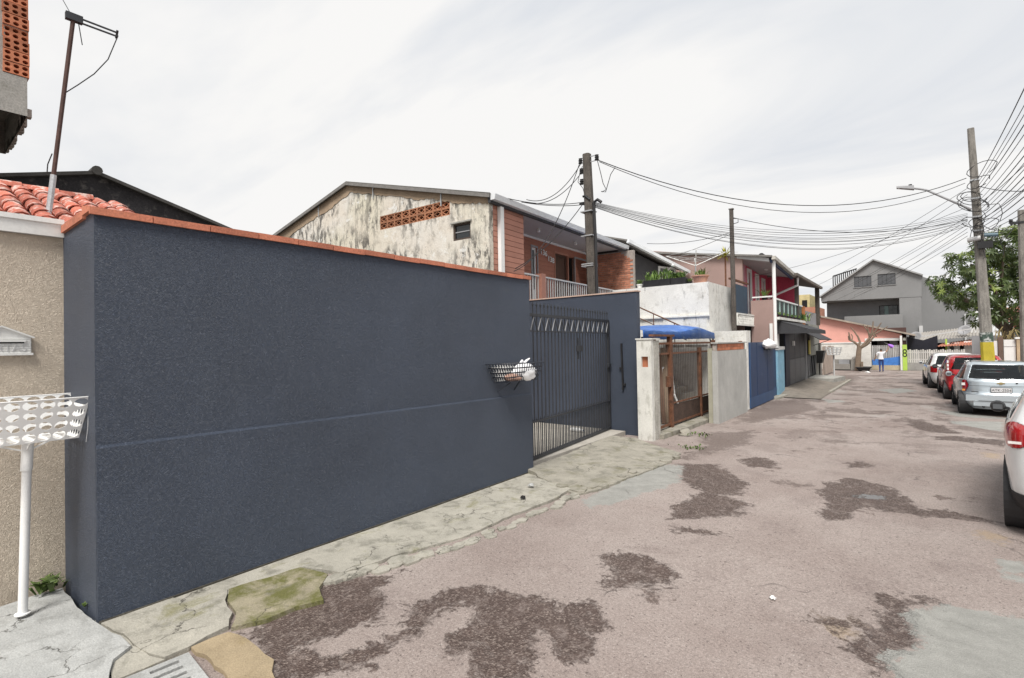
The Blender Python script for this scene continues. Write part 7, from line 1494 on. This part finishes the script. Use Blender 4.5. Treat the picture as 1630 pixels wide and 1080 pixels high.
part('bumper', MB().box(-.70,.70,-.035,.06,.40,.56), silver, CS, True)
part('bumper_crease', MB().box(-.45,.45,-.040,-.0355,.40,.412), trimm, CS, True); part('diffuser', MB().box(-.55,.55,-.02,.08,.27,.395), silver, CS, True)
pl = part('number_plate', MB().box(-.20,.20,.012,.03,.635,.765), M('plate_grey', (.55,.55,.56), .5, .03), CS, True)
part('plate_text', text_mb('ATK-2504', .095, lambda u, v, d: (u*.92, .0115-d, .69+v), .001), trimm, CS, True, sub=pl); part('plate_rim', MB().plate([(-.205,.63),(.205,.63),(.205,.77),(-.205,.77)], [[(-.195,.64),(.195,.64),(.195,.76),(-.195,.76)]], lambda u, v, d: (u, .011-d, v), .004), trimm, CS, True, sub=pl)
part('emblem', MB().box(-.075,.075,.055,.07,.86,.885).box(-.03,.03,.05,.07,.84,.905), M('gold_badge', (.5,.4,.2), .3, .1, metal=.8), CS, True); part('lock', MB().lathe([(.001,-.01),(.02,-.01),(.02,.01)], (.30,.07,.885), 'y', 10), trimm, CS, True)
part('lid_gap', MB().box(-.62,.62,.040,.0465,.795,.803), trimm, CS, True)
wp = part('rear_wiper', MB().bar((-.06,.105,.985),(-.50,.15,1.03), .018), trimm, CS, True); part('pivot', MB().lathe([(.001,-.03),(.03,-.03),(.03,.03)], (-.04,.12,.975), 'y', 10), trimm, CS, True, sub=wp)
part('badge', MB().box(-.58,-.44,.040,.052,.625,.645), trimm, CS, True); mirror(CS, -.80, 2.45, .98, silver); part('exhaust', MB().tube([(-.35,-.02,.24),(-.35,.3,.26)], .028, 10), trimm, CS, True)
part('roof_rail', MB().tube([(-.52,.75,1.43),(-.50,1.4,1.45)], .012, 6), trimm, CS, True)
for s in (-1, 1): part('reverse_lens', MB().box(s*.735-.035,s*.735+.035,.105,.135,.80,.87), wh_l, CS, True); part('amber_lens', MB().box(s*.735-.03,s*.735+.03,.075,.12,.655,.70), am_l, CS, True)

RED_TAB = [(.18,.14,3.55,.70),(.28,.04,3.66,.77),(.45,.0,3.72,.81),(.60,.01,3.74,.82),(.80,.04,3.60,.82),(.92,.06,3.30,.81),(1.0,.08,2.95,.79),(1.10,.12,2.70,.765),(1.28,.20,2.40,.70),(1.40,.30,2.15,.65),(1.46,.40,2.0,.60),(1.49,.6,1.8,.48),(1.50,.9,1.5,.2)]
hr_ = hatch(.97, 1.42, .12)
def cls_red(c, n):
    g = hr_(c, n)
    if g: return g
    x, y, z = c; ax_ = abs(x)
    if .80 < z < 1.36 and y < .30 and ax_ > .62 - .12*(z-.8) and n[1] < -.2 and abs(n[0]) > .25: return 'tail_light'
    return 'trim' if z < .30 else 'body'
redp = paint('red_paint', (.42,.022,.028), 0, .28)
CR = car('red_hatchback', 'red hatchback with a white door sticker parked beyond the silver car', (1.62, 22.5, 0), R(2), RED_TAB, (.62, 2.95), cls_red, {'body':redp,'rear_window':carglass,'side_window':carglass,'tail_light':red_l,'trim':trimm}, .29)
seats(CR, (.95, 1.85), .45, 1.1); mirror(CR, -.80, 2.55, 1.02, trimm)
part('door_sticker', MB().lathe([(.001,-.824),(.17,-.824),(.17,-.826),(.001,-.826)], (0,1.25,.86), 'x', 20), cleanw, CR, True); part('bumper', MB().box(-.72,.72,-.03,.05,.42,.62), redp, CR, True)
for k in range(4): part('lamp_sticker', MB().box(-.74,-.70,.03+.02*k,.10+.03*k,.88+k*.12,.96+k*.12), cleanw, CR, True)
part('door_handle', MB().box(-.835,-.815,1.68,1.84,.90,.93), redp, CR, True); part('door_gap', MB().box(-.828,-.823,1.535,1.545,.35,.97), trimm, CR, True)
WH_TAB = [(.18,.18,3.75,.70),(.28,.06,3.85,.78),(.45,.0,3.92,.83),(.60,.0,3.94,.84),(.80,.03,3.80,.84),(.90,.05,3.45,.83),(.97,.10,3.15,.81),(1.08,.24,2.9,.76),(1.25,.42,2.55,.69),(1.38,.58,2.25,.62),(1.43,.75,2.05,.55),(1.46,1.0,1.8,.35),(1.465,1.2,1.6,.15)]
hw_ = hatch(.94, 1.37, .2)
def cls_wh(c, n):
    g = hw_(c, n)
    if g: return g
    x, y, z = c; ax_ = abs(x)
    if .68 < z < .92 and y < .38 and ax_ > .58: return 'tail_light'
    return 'body' if z > .22 else 'trim'
whp = paint('white_paint_car', (.76,.77,.77), 0, .3)
CW = car('white_hatchback', 'white hatchback parked farthest off in front of the picket fence', (1.32, 26.9, 0), R(3), WH_TAB, (.72, 3.15), cls_wh, {'body':whp,'rear_window':carglass,'side_window':carglass,'tail_light':red_l,'trim':trimm}, .30)
seats(CW, (1.1, 2.0)); mirror(CW, -.83, 2.7, .98, whp); part('door_gap', MB().box(-.848,-.843,1.62,1.63,.35,.94), trimm, CW, True); part('door_handle', MB().box(-.855,-.835,1.75,1.92,.84,.87), whp, CW, True)

BIG_TAB = [(.26,.12,3.75,.78),(.34,.05,3.9,.825),(.46,.01,4.0,.845),(.58,.0,4.02,.85),(.80,.015,3.95,.856),(1.0,.04,3.8,.855),(1.12,.08,3.5,.84),(1.20,.14,3.1,.80),(1.35,.28,2.7,.73),(1.48,.42,2.35,.66),(1.56,.55,2.1,.58),(1.60,.8,1.8,.4),(1.61,1.0,1.6,.15)]
hb_ = hatch(1.16, 1.52, .25)
def cls_big(c, n):
    g = hb_(c, n)
    if g: return g
    x, y, z = c; ax_ = abs(x); zc = z-1.06
    if y < .55 and ax_ > .60 and (zc/.165)**2+((ax_+.0*y-.86)/.24)**2+((y-.02)/.42)**2*.55 < 1: return 'tail_light'
    if z < .45: return 'trim'
    for wy in (.72, 3.15):
        if (y-wy)**2+(z-.33)**2 < (.33+.085)**2 and ax_ > .5: return 'trim'
    return 'body'
CBg = car('white_crossover', 'white crossover with black wheel-arch cladding cut by the right picture edge', (1.535, 7.18, 0), R(-7.5), BIG_TAB, (.72, 3.15), cls_big, {'body':whp,'rear_window':carglass,'side_window':carglass,'tail_light':red_l,'trim':trimm}, .325, .20, 620, sq=6.5, nlev=170, inset=.085)
seats(CBg, (1.1, 2.1), .5, 1.15); mirror(CBg, -.86, 2.75, 1.10, trimm)
part('lamp_reflector', MB().box(-.80,-.70,.035,.06,.985,1.01), wh_l, CBg, True); part('rear_bumper_line', MB().box(-.6,.6,-.004,.004,.64,.648), trimm, CBg, True)
